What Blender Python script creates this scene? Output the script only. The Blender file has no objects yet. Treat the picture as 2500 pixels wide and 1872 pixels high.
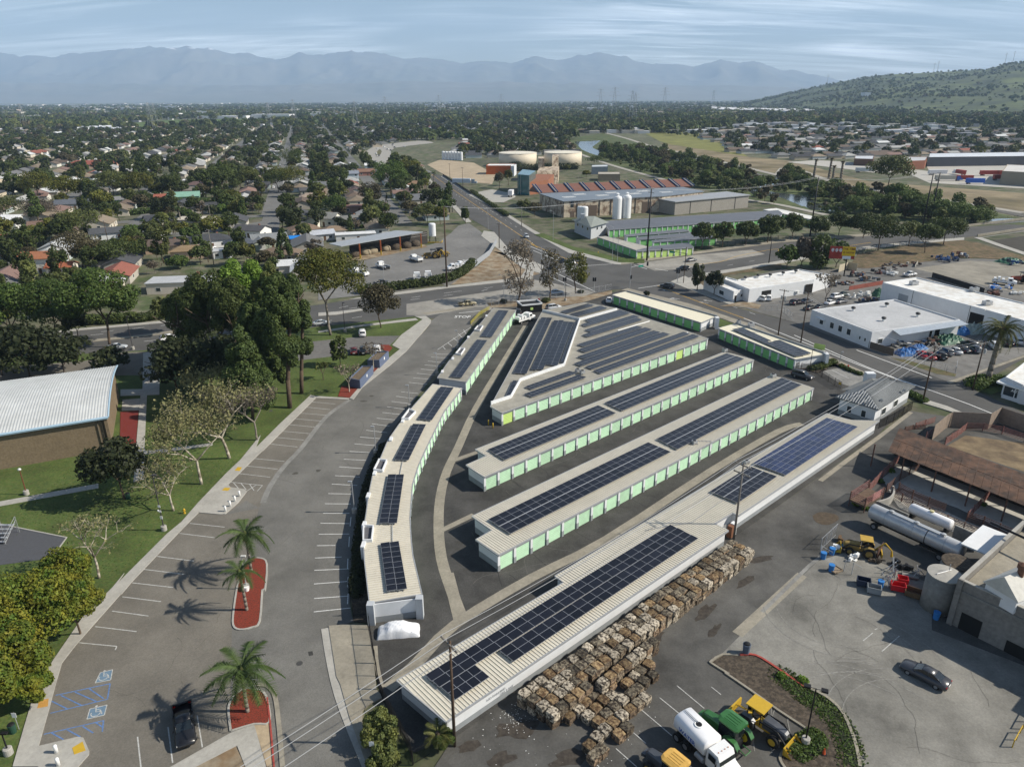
import bpy,bmesh,math,random
import numpy as np
from mathutils import Vector,Matrix
from mathutils.geometry import tessellate_polygon
R=math.radians
S=bpy.context.scene
random.seed(7);rng=np.random.default_rng(7)
F,CX,CY,HZ,HC,ROLL=1735.,1250.,936.,238.,58.,0.0045
PIT=math.atan((CY-HZ)/F);cP,sP=math.cos(PIT),math.sin(PIT)
cd=bpy.data.cameras.new('camera');cam=bpy.data.objects.new('camera',cd);S.collection.objects.link(cam)
cam.location=(0,0,HC)
cam.matrix_world=Matrix.Translation((0,0,HC))@Matrix.Rotation(math.pi/2-PIT,4,'X')@Matrix.Rotation(-ROLL,4,'Z')
cd.sensor_width=36;cd.lens=F/2500*36;cd.clip_start=.5;cd.clip_end=120000
S.camera=cam
SUN_AZ,SUN_EL=-2.0,38.0
w=bpy.data.worlds.new('World');S.world=w;w.use_nodes=True
nt=w.node_tree;N=nt.nodes;Lk=nt.links;N.clear()
sky=N.new('ShaderNodeTexSky');sky.sky_type='NISHITA';sky.sun_disc=False
sky.sun_elevation=R(SUN_EL);sky.sun_rotation=R(90-SUN_AZ);sky.altitude=50;sky.dust_density=.3;sky.air_density=1.2;sky.ozone_density=3
bg=N.new('ShaderNodeBackground');out=N.new('ShaderNodeOutputWorld')
tc=N.new('ShaderNodeTexCoord');sp=N.new('ShaderNodeSeparateXYZ');Lk.new(tc.outputs['Generated'],sp.inputs[0])
def wmath(op,a,b=None,clamp=False):
 n=N.new('ShaderNodeMath');n.operation=op;n.use_clamp=clamp
 for i,v in enumerate((a,b)):
  if v is None:continue
  if isinstance(v,(int,float)):n.inputs[i].default_value=v
  else:Lk.new(v,n.inputs[i])
 return n.outputs[0]
zz=wmath('MAXIMUM',wmath('ADD',sp.outputs[2],.14),.05)
cv=N.new('ShaderNodeCombineXYZ');Lk.new(wmath('DIVIDE',sp.outputs[0],zz),cv.inputs[0]);Lk.new(wmath('DIVIDE',sp.outputs[1],zz),cv.inputs[1])
def cloud(rot,sc,loc,scale,detail,dist,lo,hi):
 mp=N.new('ShaderNodeMapping');mp.inputs['Rotation'].default_value=(0,0,R(rot));mp.inputs['Scale'].default_value=sc;mp.inputs['Location'].default_value=loc
 Lk.new(cv.outputs[0],mp.inputs[0])
 nz=N.new('ShaderNodeTexNoise');nz.inputs['Scale'].default_value=scale;nz.inputs['Detail'].default_value=detail;nz.inputs['Roughness'].default_value=.62;nz.inputs['Distortion'].default_value=dist
 Lk.new(mp.outputs[0],nz.inputs[0])
 mr=N.new('ShaderNodeMapRange');mr.inputs[1].default_value=lo;mr.inputs[2].default_value=hi;mr.clamp=True
 Lk.new(nz.outputs[0],mr.inputs[0]);return mr.outputs[0]
c1=cloud(28,(.3,1.2,1),(4.2,2.6,0),.9,12,2.2,.45,.7)
c2=cloud(-12,(.3,2.2,1),(1.6,1.6,0),1.7,12,1.8,.47,.76)
c3=cloud(10,(.9,.9,1),(4.0,4.9,0),.3,3,.3,.41,.56)
cl=wmath('MULTIPLY',wmath('ADD',c1,c2),c3,True)
fade=N.new('ShaderNodeMapRange');fade.inputs[1].default_value=.0;fade.inputs[2].default_value=.05;Lk.new(sp.outputs[2],fade.inputs[0])
cl=wmath('MULTIPLY',wmath('MULTIPLY',cl,fade.outputs[0]),.62,True)
mx=N.new('ShaderNodeMixRGB');mx.inputs[2].default_value=(30,31,32,1)
Lk.new(cl,mx.inputs[0]);Lk.new(sky.outputs[0],mx.inputs[1]);Lk.new(mx.outputs[0],bg.inputs[0]);Lk.new(bg.outputs[0],out.inputs[0])
bg.inputs[1].default_value=.06
sd=bpy.data.lights.new('sun','SUN');sd.energy=5;sd.angle=R(.5);sd.color=(1,.93,.81)
so=bpy.data.objects.new('sun',sd);S.collection.objects.link(so)
dv=Vector((math.cos(R(SUN_AZ))*math.cos(R(SUN_EL)),math.sin(R(SUN_AZ))*math.cos(R(SUN_EL)),math.sin(R(SUN_EL))))
so.rotation_euler=dv.to_track_quat('Z','Y').to_euler();so.location=(60,60,120)
S.view_settings.view_transform='Standard';S.view_settings.look='None';S.view_settings.gamma=1
S.view_settings.use_curve_mapping=False;S.view_settings.exposure=0.5
S.render.engine='CYCLES'
S.cycles.volume_bounces=1;S.cycles.max_bounces=5;S.cycles.transparent_max_bounces=8
S.cycles.volume_step_rate=10;S.cycles.volume_preview_step_rate=10
def ray(x,y):
 a,b=(x-CX)/F,-(y-CY)/F
 c,s=math.cos(-ROLL),math.sin(-ROLL)
 a,b=a*c-b*s,a*s+b*c
 return a,cP+b*sP,b*cP-sP
def G(x,y,z=0):
 r=ray(x,y);t=(z-HC)/min(r[2],-1e-4);return(r[0]*t,r[1]*t)
def pix(p):
 x,y,z=p;z-=HC;d=y*cP-z*sP;u=y*sP+z*cP
 a,b=x/d,u/d;c,s=math.cos(ROLL),math.sin(ROLL);a,b=a*c-b*s,a*s+b*c
 return CX+F*a,CY-F*b
OFF=dict(a=(0,200),b=(600,200),c=(1200,200),d=(1800,200),e=(0,600),f=(600,600),g=(1200,600),h=(1800,600),i=(0,1000),j=(600,1000),k=(1200,1000),l=(1800,1000),m=(0,1400),n=(600,1400),o=(1200,1400),p=(1800,1400))
def PX(s):
 o=[];fr=None
 for t in s.split():
  if ',' not in t:fr=t;continue
  x,y=map(float,t.split(','))
  o.append((x*1.1302,y*1.1302)if fr=='z' else(OFF[fr][0]+x/3.16,OFF[fr][1]+y/3.16))
 return o
def W(s,z=0):return[G(x,y,z)for x,y in PX(s)]
def hgt(b,t):
 g=G(*b);lo,hi=0,56
 for _ in range(40):
  m=(lo+hi)/2
  if pix((g[0],g[1],m))[1]>t[1]:lo=m
  else:hi=m
 return m
MAT={}
def mat(name,col,rough=.8,var=.18,scale=1.,col2=None,big=0,bsc=.06,bump=0,metal=0,bumpscale=None,obj=False,spec=.3,trans=0,objcol=False,rand=0,emis=None):
 if name in MAT:return MAT[name]
 m=bpy.data.materials.new(name);m.use_nodes=True;t=m.node_tree;n=t.nodes;l=t.links
 b=n['Principled BSDF'];b.inputs['Roughness'].default_value=rough;b.inputs['Metallic'].default_value=metal
 b.inputs['Specular IOR Level'].default_value=spec
 if obj:tc=n.new('ShaderNodeTexCoord');src=tc.outputs['Object']
 else:tc=n.new('ShaderNodeNewGeometry');src=tc.outputs['Position']
 def noise(sc,det=4,ro=.6):
  z=n.new('ShaderNodeTexNoise');z.inputs['Scale'].default_value=sc;z.inputs['Detail'].default_value=det;z.inputs['Roughness'].default_value=ro
  l.new(src,z.inputs['Vector']);return z.outputs[0]
 def ramp(f,lo,hi,a,bb):
  r=n.new('ShaderNodeMapRange');r.inputs[1].default_value=lo;r.inputs[2].default_value=hi;r.inputs[3].default_value=a;r.inputs[4].default_value=bb;l.new(f,r.inputs[0]);return r.outputs[0]
 c4=(*col,1)
 if objcol:
  oi=n.new('ShaderNodeObjectInfo');cur=oi.outputs['Color']
 else:
  rgb=n.new('ShaderNodeRGB');rgb.outputs[0].default_value=c4;cur=rgb.outputs[0]
 nf=noise(scale)
 if col2:
  mm=n.new('ShaderNodeMixRGB');mm.inputs[2].default_value=(*col2,1);l.new(ramp(noise(scale*.45,5),.42,.6,0,1),mm.inputs[0]);l.new(cur,mm.inputs[1]);cur=mm.outputs[0]
 def mul(cur,fac):
  v=n.new('ShaderNodeVectorMath');v.operation='SCALE';l.new(cur,v.inputs[0]);l.new(fac,v.inputs['Scale']);return v.outputs[0]
 if var:cur=mul(cur,ramp(nf,.3,.7,1-var,1+var))
 if big:cur=mul(cur,ramp(noise(bsc,6,.65),.33,.67,1-big,1+big*.7))
 if rand:
  oi=n.new('ShaderNodeObjectInfo');cur=mul(cur,ramp(oi.outputs['Random'],0,1,1-rand,1+rand))
 l.new(cur,b.inputs['Base Color'])
 if bump:
  bp=n.new('ShaderNodeBump');bp.inputs['Distance'].default_value=bump;bp.inputs['Strength'].default_value=.6
  l.new(noise(bumpscale or scale*3,3),bp.inputs['Height']);l.new(bp.outputs[0],b.inputs['Normal'])
 if emis:b.inputs['Emission Color'].default_value=(*emis,1);b.inputs['Emission Strength'].default_value=1
 MAT[name]=m;return m
def leafmat(name,a,b2,hue=.25,tl=.25):
 if name in MAT:return MAT[name]
 m=bpy.data.materials.new(name);m.use_nodes=True;t=m.node_tree;n=t.nodes;l=t.links
 bs=n['Principled BSDF'];bs.inputs['Roughness'].default_value=.65;bs.inputs['Specular IOR Level'].default_value=.25
 geo=n.new('ShaderNodeNewGeometry');oi=n.new('ShaderNodeObjectInfo')
 z=n.new('ShaderNodeTexNoise');z.inputs['Scale'].default_value=.7;z.inputs['Detail'].default_value=5;l.new(geo.outputs['Position'],z.inputs['Vector'])
 mr=n.new('ShaderNodeMapRange');mr.inputs[1].default_value=.36;mr.inputs[2].default_value=.64;l.new(z.outputs[0],mr.inputs[0])
 mm=n.new('ShaderNodeMixRGB');mm.inputs[1].default_value=(*a,1);mm.inputs[2].default_value=(*b2,1);l.new(mr.outputs[0],mm.inputs[0])
 r2=n.new('ShaderNodeMapRange');r2.inputs[3].default_value=1-hue;r2.inputs[4].default_value=1+hue*1.2;l.new(oi.outputs['Random'],r2.inputs[0])
 r3=n.new('ShaderNodeMapRange');r3.inputs[3].default_value=.72;r3.inputs[4].default_value=1.28;l.new(geo.outputs['Random Per Island'],r3.inputs[0])
 v=n.new('ShaderNodeVectorMath');v.operation='SCALE';l.new(mm.outputs[0],v.inputs[0]);l.new(r2.outputs[0],v.inputs['Scale'])
 v2=n.new('ShaderNodeVectorMath');v2.operation='SCALE';l.new(v.outputs[0],v2.inputs[0]);l.new(r3.outputs[0],v2.inputs['Scale'])
 l.new(v2.outputs[0],bs.inputs['Base Color'])
 tr=n.new('ShaderNodeBsdfTranslucent');l.new(v2.outputs[0],tr.inputs[0]);ms=n.new('ShaderNodeMixShader');ms.inputs[0].default_value=tl
 l.new(bs.outputs[0],ms.inputs[1]);l.new(tr.outputs[0],ms.inputs[2]);l.new(ms.outputs[0],n['Material Output'].inputs[0])
 MAT[name]=m;return m
class MB:
 def __init__(s):s.v=[];s.f=[];s.m=[]
 def add(s,vs,fs,mi=0):
  o=len(s.v);s.v+=[tuple(p)for p in vs];s.f+=[tuple(i+o for i in f)for f in fs];s.m+=[mi]*len(fs);return s
 def box(s,x0,y0,z0,x1,y1,z1,mi=0):
  return s.add([(x0,y0,z0),(x1,y0,z0),(x1,y1,z0),(x0,y1,z0),(x0,y0,z1),(x1,y0,z1),(x1,y1,z1),(x0,y1,z1)],[(3,2,1,0),(4,5,6,7),(0,1,5,4),(1,2,6,5),(2,3,7,6),(3,0,4,7)],mi)
 def ob(s,c,u,L,Wd,z0,z1,mi=0):
  n=(-u[1],u[0]);a,b=L/2,Wd/2
  q=[(c[0]+u[0]*i*a+n[0]*j*b,c[1]+u[1]*i*a+n[1]*j*b)for i,j in((-1,-1),(1,-1),(1,1),(-1,1))]
  return s.pm_(q,z0,z1,mi)
 def pm_(s,pts,z0,z1,mi=0,mt=None,bottom=True):
  n=len(pts);ar=sum(pts[i][0]*pts[(i+1)%n][1]-pts[(i+1)%n][0]*pts[i][1]for i in range(n))
  if ar<0:pts=pts[::-1]
  v=[(x,y,z0)for x,y in pts]+[(x,y,z1)for x,y in pts]
  s.add(v,[(i,(i+1)%n,n+(i+1)%n,n+i)for i in range(n)],mi)
  o=len(s.v)-2*n;tri=tessellate_polygon([[Vector((x,y,0))for x,y in pts]])
  for t in tri:
   a,b,c=t
   cr=(pts[b][0]-pts[a][0])*(pts[c][1]-pts[a][1])-(pts[b][1]-pts[a][1])*(pts[c][0]-pts[a][0])
   if cr<0:b,c=c,b
   s.f.append((o+n+a,o+n+b,o+n+c));s.m.append(mi if mt is None else mt)
   if bottom:s.f.append((o+c,o+b,o+a));s.m.append(mi)
  return s
 def flat(s,pts,z,mi=0):
  o=len(s.v);s.v+=[(x,y,z)for x,y in pts]
  for a,b,c in tessellate_polygon([[Vector((x,y,0))for x,y in pts]]):
   cr=(pts[b][0]-pts[a][0])*(pts[c][1]-pts[a][1])-(pts[b][1]-pts[a][1])*(pts[c][0]-pts[a][0])
   if cr<0:b,c=c,b
   s.f.append((o+a,o+b,o+c));s.m.append(mi)
  return s
 def tu(s,p,q,r0,r1=None,n=6,mi=0,caps=True):
  r1=r0 if r1 is None else r1;p,q=Vector(p),Vector(q);d=(q-p).normalized()if(q-p).length>1e-6 else Vector((0,0,1))
  a=d.orthogonal().normalized();b=d.cross(a)
  vs=[p+(a*math.cos(t)+b*math.sin(t))*r0 for t in(2*math.pi*i/n for i in range(n))]+[q+(a*math.cos(t)+b*math.sin(t))*r1 for t in(2*math.pi*i/n for i in range(n))]
  fs=[(i,(i+1)%n,n+(i+1)%n,n+i)for i in range(n)]
  if caps:fs+=[tuple(range(n-1,-1,-1)),tuple(range(n,2*n))]
  return s.add(vs,fs,mi)
 def la(s,prof,n=16,c=(0,0),mi=0):
  vs=[(c[0]+r*math.cos(2*math.pi*i/n),c[1]+r*math.sin(2*math.pi*i/n),z)for r,z in prof for i in range(n)]
  fs=[(k*n+i,k*n+(i+1)%n,(k+1)*n+(i+1)%n,(k+1)*n+i)for k in range(len(prof)-1)for i in range(n)]
  fs+=[tuple(range(n-1,-1,-1)),tuple(range((len(prof)-1)*n,len(prof)*n))]
  return s.add(vs,fs,mi)
 def loft(s,secs,mi=0,cap=True):
  n=len(secs[0]);fs=[]
  for k in range(len(secs)-1):fs+=[(k*n+i,k*n+(i+1)%n,(k+1)*n+(i+1)%n,(k+1)*n+i)for i in range(n)]
  if cap:fs+=[tuple(range(n-1,-1,-1)),tuple((len(secs)-1)*n+i for i in range(n))]
  return s.add([p for r in secs for p in r],fs,mi)
 def shift(s,d):s.v=[(x-d[0],y-d[1],z-d[2])for x,y,z in s.v];return s
 def mesh(s,name,mats,smooth=False):
  me=bpy.data.meshes.new(name);me.from_pydata(s.v,[],s.f);me.update()
  for m in(mats if isinstance(mats,(list,tuple))else[mats]):me.materials.append(m)
  me.polygons.foreach_set('material_index',s.m)
  if smooth:me.polygons.foreach_set('use_smooth',[True]*len(s.f))
  return me
LINK=S.collection.objects.link
def obj(name,me,parent=None,loc=(0,0,0),rz=0,kind=None,sc=None):
 o=bpy.data.objects.new(name,me);LINK(o);o.location=loc;o.rotation_euler=(0,0,rz)
 if sc:o.scale=sc if isinstance(sc,tuple)else(sc,)*3
 if parent:o.parent=parent
 if kind:o['kind']=kind
 return o
def tag(o,lb,cat,gq=None):
 o['label']=lb;o['category']=cat
 if gq:o['group']=gq
 return o
def thg(name,lb,cat,loc=(0,0,0),rz=0,gq=None):
 if len(loc)==2:loc=(*loc,0)
 return tag(obj(name,None,None,loc,rz),lb,cat,gq)
W0=False
def prt(name,mb,mats,parent,world=True,smooth=False,kind=None):
 if world and parent is not None:mb.shift(parent.location)
 return obj(name,mb.mesh(name,mats,smooth),parent,kind=kind)
def sub(name,mb,mats,parent,smooth=False,kind=None):
 mb.shift(parent.parent.location);return obj(name,mb.mesh(name,mats,smooth),parent,kind=kind)
def sct(name,mb,mats,smooth=False):return obj(name,mb.mesh(name,mats,smooth),kind='structure')
KIDS={}
def copy_tree(o,loc=None,rz=None,lb=None,gq=None,sc=None,color=None,parent=None):
 c=o.copy();LINK(c);c.parent=parent
 if loc is not None:c.location=loc if len(loc)==3 else(*loc,0)
 if rz is not None:c.rotation_euler=(0,0,rz)
 if sc:c.scale=sc if isinstance(sc,tuple)else(sc,)*3
 if lb:c['label']=lb
 if gq:c['group']=gq
 if color:c.color=color
 if o.name not in KIDS:KIDS[o.name]=list(o.children)
 for ch in KIDS[o.name]:
  k=copy_tree(ch,parent=c)
  if color:k.color=color
 return c
def ins(pts,d):
 n=len(pts);ar=sum(pts[i][0]*pts[(i+1)%n][1]-pts[(i+1)%n][0]*pts[i][1]for i in range(n));sg=1 if ar>0 else-1;o=[]
 for i in range(n):
  a,b,c=Vector(pts[i-1]),Vector(pts[i]),Vector(pts[(i+1)%n])
  u,v=(b-a).normalized(),(c-b).normalized();nu,nv=Vector((-u.y,u.x))*sg,Vector((-v.y,v.x))*sg
  k=(nu+nv);k=k/max(.4,k.length_squared)*2 if k.length>1e-4 else nu
  o.append(tuple(b+k*d))
 return o
def cen(pts):return(sum(p[0]for p in pts)/len(pts),sum(p[1]for p in pts)/len(pts))
def unt(a,b):
 d=math.dist(a,b)or 1;return((b[0]-a[0])/d,(b[1]-a[1])/d)
def slin(pts,k=4):
 o=[];P=[pts[0]]+list(pts)+[pts[-1]]
 for i in range(1,len(P)-2):
  for j in range(k):
   t=j/k;a,b,c,d=P[i-1:i+3]
   o.append(tuple(.5*((2*b[q])+(-a[q]+c[q])*t+(2*a[q]-5*b[q]+4*c[q]-d[q])*t*t+(-a[q]+3*b[q]-3*c[q]+d[q])*t**3)for q in(0,1)))
 o.append(tuple(P[-2]));return o
RZ=[0]
def rbn(mb,pts,wd,z,mi=0,z0=None):
 RZ[0]+=1;z+=(RZ[0]%9)*.0013
 L=[];Rr=[]
 for i,p in enumerate(pts):
  a=pts[max(0,i-1)];b=pts[min(len(pts)-1,i+1)];u=unt(a,b)
  L.append((p[0]-u[1]*wd/2,p[1]+u[0]*wd/2));Rr.append((p[0]+u[1]*wd/2,p[1]-u[0]*wd/2))
 for i in range(len(pts)-1):
  q=[Rr[i],Rr[i+1],L[i+1],L[i]]
  if z0 is None:mb.add([(x,y,z)for x,y in q],[(0,1,2,3)],mi)
  else:mb.pm_(q,z0,z,mi)
 return mb
def ipy(p,poly):
 x,y=p;c=False;j=len(poly)-1
 for i in range(len(poly)):
  if(poly[i][1]>y)!=(poly[j][1]>y)and x<(poly[j][0]-poly[i][0])*(y-poly[i][1])/(poly[j][1]-poly[i][1])+poly[i][0]:c=not c
  j=i
 return c
def txm(txt,size,m,extrude=.01):
 c=bpy.data.curves.new('lettering','FONT');c.body=txt;c.size=size;c.extrude=extrude;c.align_x='CENTER';c.align_y='CENTER';c.resolution_u=2;c.offset=size*.015
 o=bpy.data.objects.new('lettering',c);LINK(o);bpy.context.view_layer.update()
 me=bpy.data.meshes.new_from_object(o.evaluated_get(bpy.context.evaluated_depsgraph_get()));bpy.data.objects.remove(o)
 me.materials.clear();me.materials.append(m);return me
ASPH=mat('asphalt_street',(.148,.143,.13),.9,.2,9,big=.25,bsc=.12,bump=.01)
ASPH_D=mat('asphalt_dark',(.06,.058,.054),.9,.25,7,big=.4,bsc=.2,bump=.01)
ASPH_R=mat('asphalt_road',(.085,.083,.079),.9,.12,6,big=.2,bsc=.08,bump=.01)
ASPH_S=mat('asphalt_stall',(.155,.142,.12),.9,.16,6,big=.2,bsc=.15,bump=.01)
YARDM=mat('yard_concrete',(.2,.192,.17),.85,.14,5,big=.45,bsc=.12,bump=.01)
YARDD=mat('yard_asphalt_worn',(.09,.087,.08),.9,.14,5,big=.55,bsc=.1,bump=.01)
CONC=mat('concrete_pale',(.36,.345,.31),.85,.1,3,big=.14,bsc=.35,bump=.005)
CCY=mat('concrete_tan',(.27,.245,.195),.85,.14,3,big=.2,bsc=.3)
CCD=mat('concrete_grey',(.22,.215,.2),.85,.16,2,big=.25,bsc=.3,bump=.01)
LAWN=mat('lawn_grass',(.062,.098,.022),.95,.3,3.5,col2=(.085,.105,.028),big=.35,bsc=.13,bump=.04,bumpscale=12)
DRYG=mat('dry_grass',(.13,.105,.055),.95,.3,1.2,col2=(.075,.085,.03),big=.3,bump=.05)
DIRT=mat('bare_dirt',(.27,.225,.16),.95,.2,.7,col2=(.19,.13,.075),big=.25,bsc=.08)
SLOPE=mat('brown_slope',(.15,.105,.06),.95,.3,.8,col2=(.09,.075,.035),big=.3)
MULCH=mat('red_mulch',(.22,.035,.02),.95,.45,14,col2=(.11,.03,.018),bump=.03,bumpscale=20)
SOIL=mat('dark_soil',(.05,.04,.03),.95,.35,5,col2=(.095,.075,.055),bump=.05)
WH_=mat('white_paint',(.78,.78,.76),.6,.04,2)
WHW=mat('white_wall',(.66,.67,.68),.7,.05,.8,big=.06)
GRW=mat('grey_wall_base',(.26,.275,.285),.75,.08,1)
LINE=mat('line_paint',(.62,.62,.6),.7,.25,6)
LINEF=mat('faded_line_paint',(.42,.42,.4),.8,.3,5)
YEL=mat('yellow_line_paint',(.55,.33,.05),.7,.2,5)
BLUEL=mat('blue_line_paint',(.1,.18,.36),.8,.3,5)
ROOFC=mat('cream_metal_roof',(.54,.5,.41),.5,.08,2,big=.15,bsc=.4,spec=.4)
ROOFT=mat('tan_metal_roof',(.4,.375,.315),.55,.08,2,big=.16,bsc=.4,spec=.4)
RIB=mat('roof_rib_metal',(.6,.56,.47),.5,.03,2)
GDOOR=mat('pale_green_door',(.45,.67,.46),.55,.06,1.5,rand=.1,big=.08,bsc=.6,spec=.4)
GDOORL=mat('lime_door',(.5,.68,.2),.55,.05,1.5,spec=.4)
GDOORD=mat('green_door',(.2,.5,.17),.55,.06,1.5,rand=.06,spec=.4)
PV=mat('solar_cell',(.011,.012,.018),.3,.1,2,rand=.25,spec=.3)
PVB=mat('blue_solar_cell',(.018,.026,.07),.25,.1,2,rand=.25,spec=.5)
ALU=mat('aluminium_frame',(.3,.31,.33),.5,0,1,metal=.3)
GALV=mat('galvanised_steel',(.42,.43,.44),.45,.1,2,metal=.4)
WOODP=mat('creosoted_pole_wood',(.075,.05,.035),.9,.25,3,bump=.01)
WOODG=mat('grey_pole_wood',(.17,.155,.14),.9,.2,3,bump=.01)
BKM=mat('black_metal',(.012,.012,.013),.5,0,1)
BRONZE=mat('dark_bronze_pole',(.05,.045,.05),.5,0,1)
WIREM=mat('cable_aluminium',(.5,.5,.5),.4,0,1,metal=.3)
RUBBER=mat('tyre_rubber',(.014,.014,.014),.85,.1,5)
GLASS=mat('tinted_glass',(.012,.016,.018),.06,0,1,spec=.8)
RIM=mat('alloy_rim',(.45,.45,.46),.35,0,1,metal=.7)
LAMPG=mat('headlamp_glass',(.6,.6,.58),.15,0,1,spec=.8)
TAILR=mat('tail_lamp_red',(.4,.01,.01),.25,0,1)
CARP=mat('car_paint',(.5,.5,.5),.28,0,1,objcol=True,spec=.6)
BARK=mat('brown_bark',(.09,.065,.045),.95,.3,4,bump=.03)
BARKG=mat('grey_bark',(.2,.175,.145),.95,.25,3,bump=.03)
BARKW=mat('pale_sycamore_bark',(.4,.36,.29),.9,.35,2.5,col2=(.19,.16,.12),bump=.02)
YLP=mat('safety_yellow',(.5,.32,.03),.5,.06,3)
REDC=mat('red_kerb_paint',(.33,.06,.045),.8,.3,5)
OPEN=mat('dark_opening',(.012,.012,.012),.9,0,1)
WINM=mat('window_pane',(.03,.04,.045),.12,.2,.6,spec=.7)
STUCCO=mat('stucco',(.5,.5,.5),.85,.05,2,objcol=True,big=.06)
SHING=mat('roof_covering',(.5,.5,.5),.85,.16,2.5,objcol=True,big=.1,bsc=.4)
BRN=mat('brown_split_block',(.18,.138,.088),.9,.2,3,bump=.06,bumpscale=2.2,big=.12)
ZN=[0]
def zup():ZN[0]+=1;return(ZN[0]%7)*.0015
def sheet(name,s,z,m,sm=0,pts=None):
 z+=zup();pts=pts or W(s)
 if sm:pts=slin(pts+[pts[0]],sm)[:-1]
 mb=MB();mb.flat(pts,z);return sct(name,mb,m)
def slab(name,s,m,h=.13,z0=-.05,sm=0,pts=None):
 h+=zup();pts=pts or W(s)
 if sm:pts=slin(pts+[pts[0]],sm)[:-1]
 mb=MB();mb.pm_(pts,z0,h);return sct(name,mb,m)
def kbl(name,s,m,wd=.25,h=.16,sm=4,closed=False,pts=None):
 p=pts or W(s)
 if closed:p=p+[p[0]]
 if sm:p=slin(p,sm)
 mb=MB();rbn(mb,p,wd,h,z0=-.05);return sct(name,mb,m)
def lines(parent,s,m=None,wd=.11,z=.0,name='painted_line'):
 """each pair of points is one painted stripe"""
 p=W(s)
 for i in range(0,len(p)-1,2):
  mb=MB();rbn(mb,[p[i],p[i+1]],wd,z);obj(name,mb.mesh(name,m or LINE),parent)
def dashes(parent,s,on,off,m=None,wd=.12,z=0,name='lane_dash',jit=0):
 p=W(s)if isinstance(s,str)else s
 for a,b in zip(p,p[1:]):
  L=math.dist(a,b);u=unt(a,b);t=jit
  while t+on<L:
   mb=MB();rbn(mb,[(a[0]+u[0]*t,a[1]+u[1]*t),(a[0]+u[0]*(t+on),a[1]+u[1]*(t+on))],wd,z);obj(name,mb.mesh(name,m or LINE),parent);t+=on+off
def opn(t,a,b,f0,f1,z0,z1,m=WINM,name='window',frame=WH_,out=.04,depth=.06):
 """a framed window or door standing proud of the wall from a to b"""
 L=math.dist(a,b);u=unt(a,b);n=(u[1],-u[0])
 p=lambda f,o:(a[0]+u[0]*L*f+n[0]*o,a[1]+u[1]*L*f+n[1]*o)
 mb=MB();fw=.09/L
 c=p((f0+f1)/2,out-depth/2);mb.ob(c,u,(f1-f0)*L,depth,z0,z1)
 wq=prt(name,mb,m,t)
 if frame:
  mb=MB()
  for g in(f0-fw/2,f1+fw/2):mb.ob(p(g,out-.01),u,.09,depth+.06,z0-.045,z1+.09)
  for h0 in(z0-.09,z1):mb.ob(p((f0+f1)/2,out-.01),u,(f1-f0)*L,depth+.05,h0,h0+.087)
  sub('frame',mb,frame,wq)
 return wq
def block(name,lb,cat,roof,h,wallm,rfm,para=.35,gq=None,over=0,base_band=None,thick=.22,pts=None,ht=.15,wins=()):
 q=pts or W(roof,h)
 ar=sum(q[i][0]*q[(i+1)%len(q)][1]-q[(i+1)%len(q)][0]*q[i][1]for i in range(len(q)))
 if ar<0:q=q[::-1]
 t=thg(name,lb,cat,(*cen(q),0),gq=gq)
 wq=ins(q,over)if over else q
 hb=h-para
 mb=MB();mb.pm_(wq,-.1,hb-ht if not over else h-ht);prt('wall',mb,wallm,t)
 if over:mb=MB();mb.pm_(q,h-ht+.002,h);prt('roof',mb,rfm,t)
 else:
  mb=MB();mb.pm_(ins(q,thick+.003),hb-ht+.004,hb);prt('roof',mb,rfm,t)
  for i in range(len(q)):
   a,b=q[i],q[(i+1)%len(q)];u=unt(a,b);n=(-u[1],u[0]);L=math.dist(a,b)
   mb=MB();mb.ob(((a[0]+b[0])/2+n[0]*thick/2-u[0]*thick/2,(a[1]+b[1])/2+n[1]*thick/2-u[1]*thick/2),u,L-thick,thick,hb-ht+.002,h);prt('parapet',mb,wallm,t)
 if base_band:
  for i in range(len(wq)):
   a,b=wq[i],wq[(i+1)%len(wq)];u=unt(a,b);n=(u[1],-u[0])
   mb=MB();mb.ob(((a[0]+b[0])/2+n[0]*.012,(a[1]+b[1])/2+n[1]*.012),u,math.dist(a,b)-.03,.02,-.05,base_band);prt('base_band',mb,GRW,t)
 for wv in wins:opn(t,wq[wv[0]],wq[(wv[0]+1)%len(wq)],*wv[1:])
 return t,wq
DOORME={}
def door_mesh(L,H,m):
 k=(round(L,1),round(H,1),m.name)
 if k not in DOORME:
  mb=MB();n=7;s=[]
  for i in range(n):
   z0,z1=H*i/n,H*(i+1)/n;mb.add([(-L/2,-.02,z0+.015),(L/2,-.02,z0+.015),(L/2,-.055,(z0+z1)/2),(-L/2,-.055,(z0+z1)/2),(-L/2,-.02,z1-.015),(L/2,-.02,z1-.015)],[(0,1,2,3),(3,2,5,4)])
  mb.box(-L/2,-.021,0,L/2,.01,H);DOORME[k]=mb.mesh('door',m)
 return DOORME[k]
PIERME={}
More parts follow.
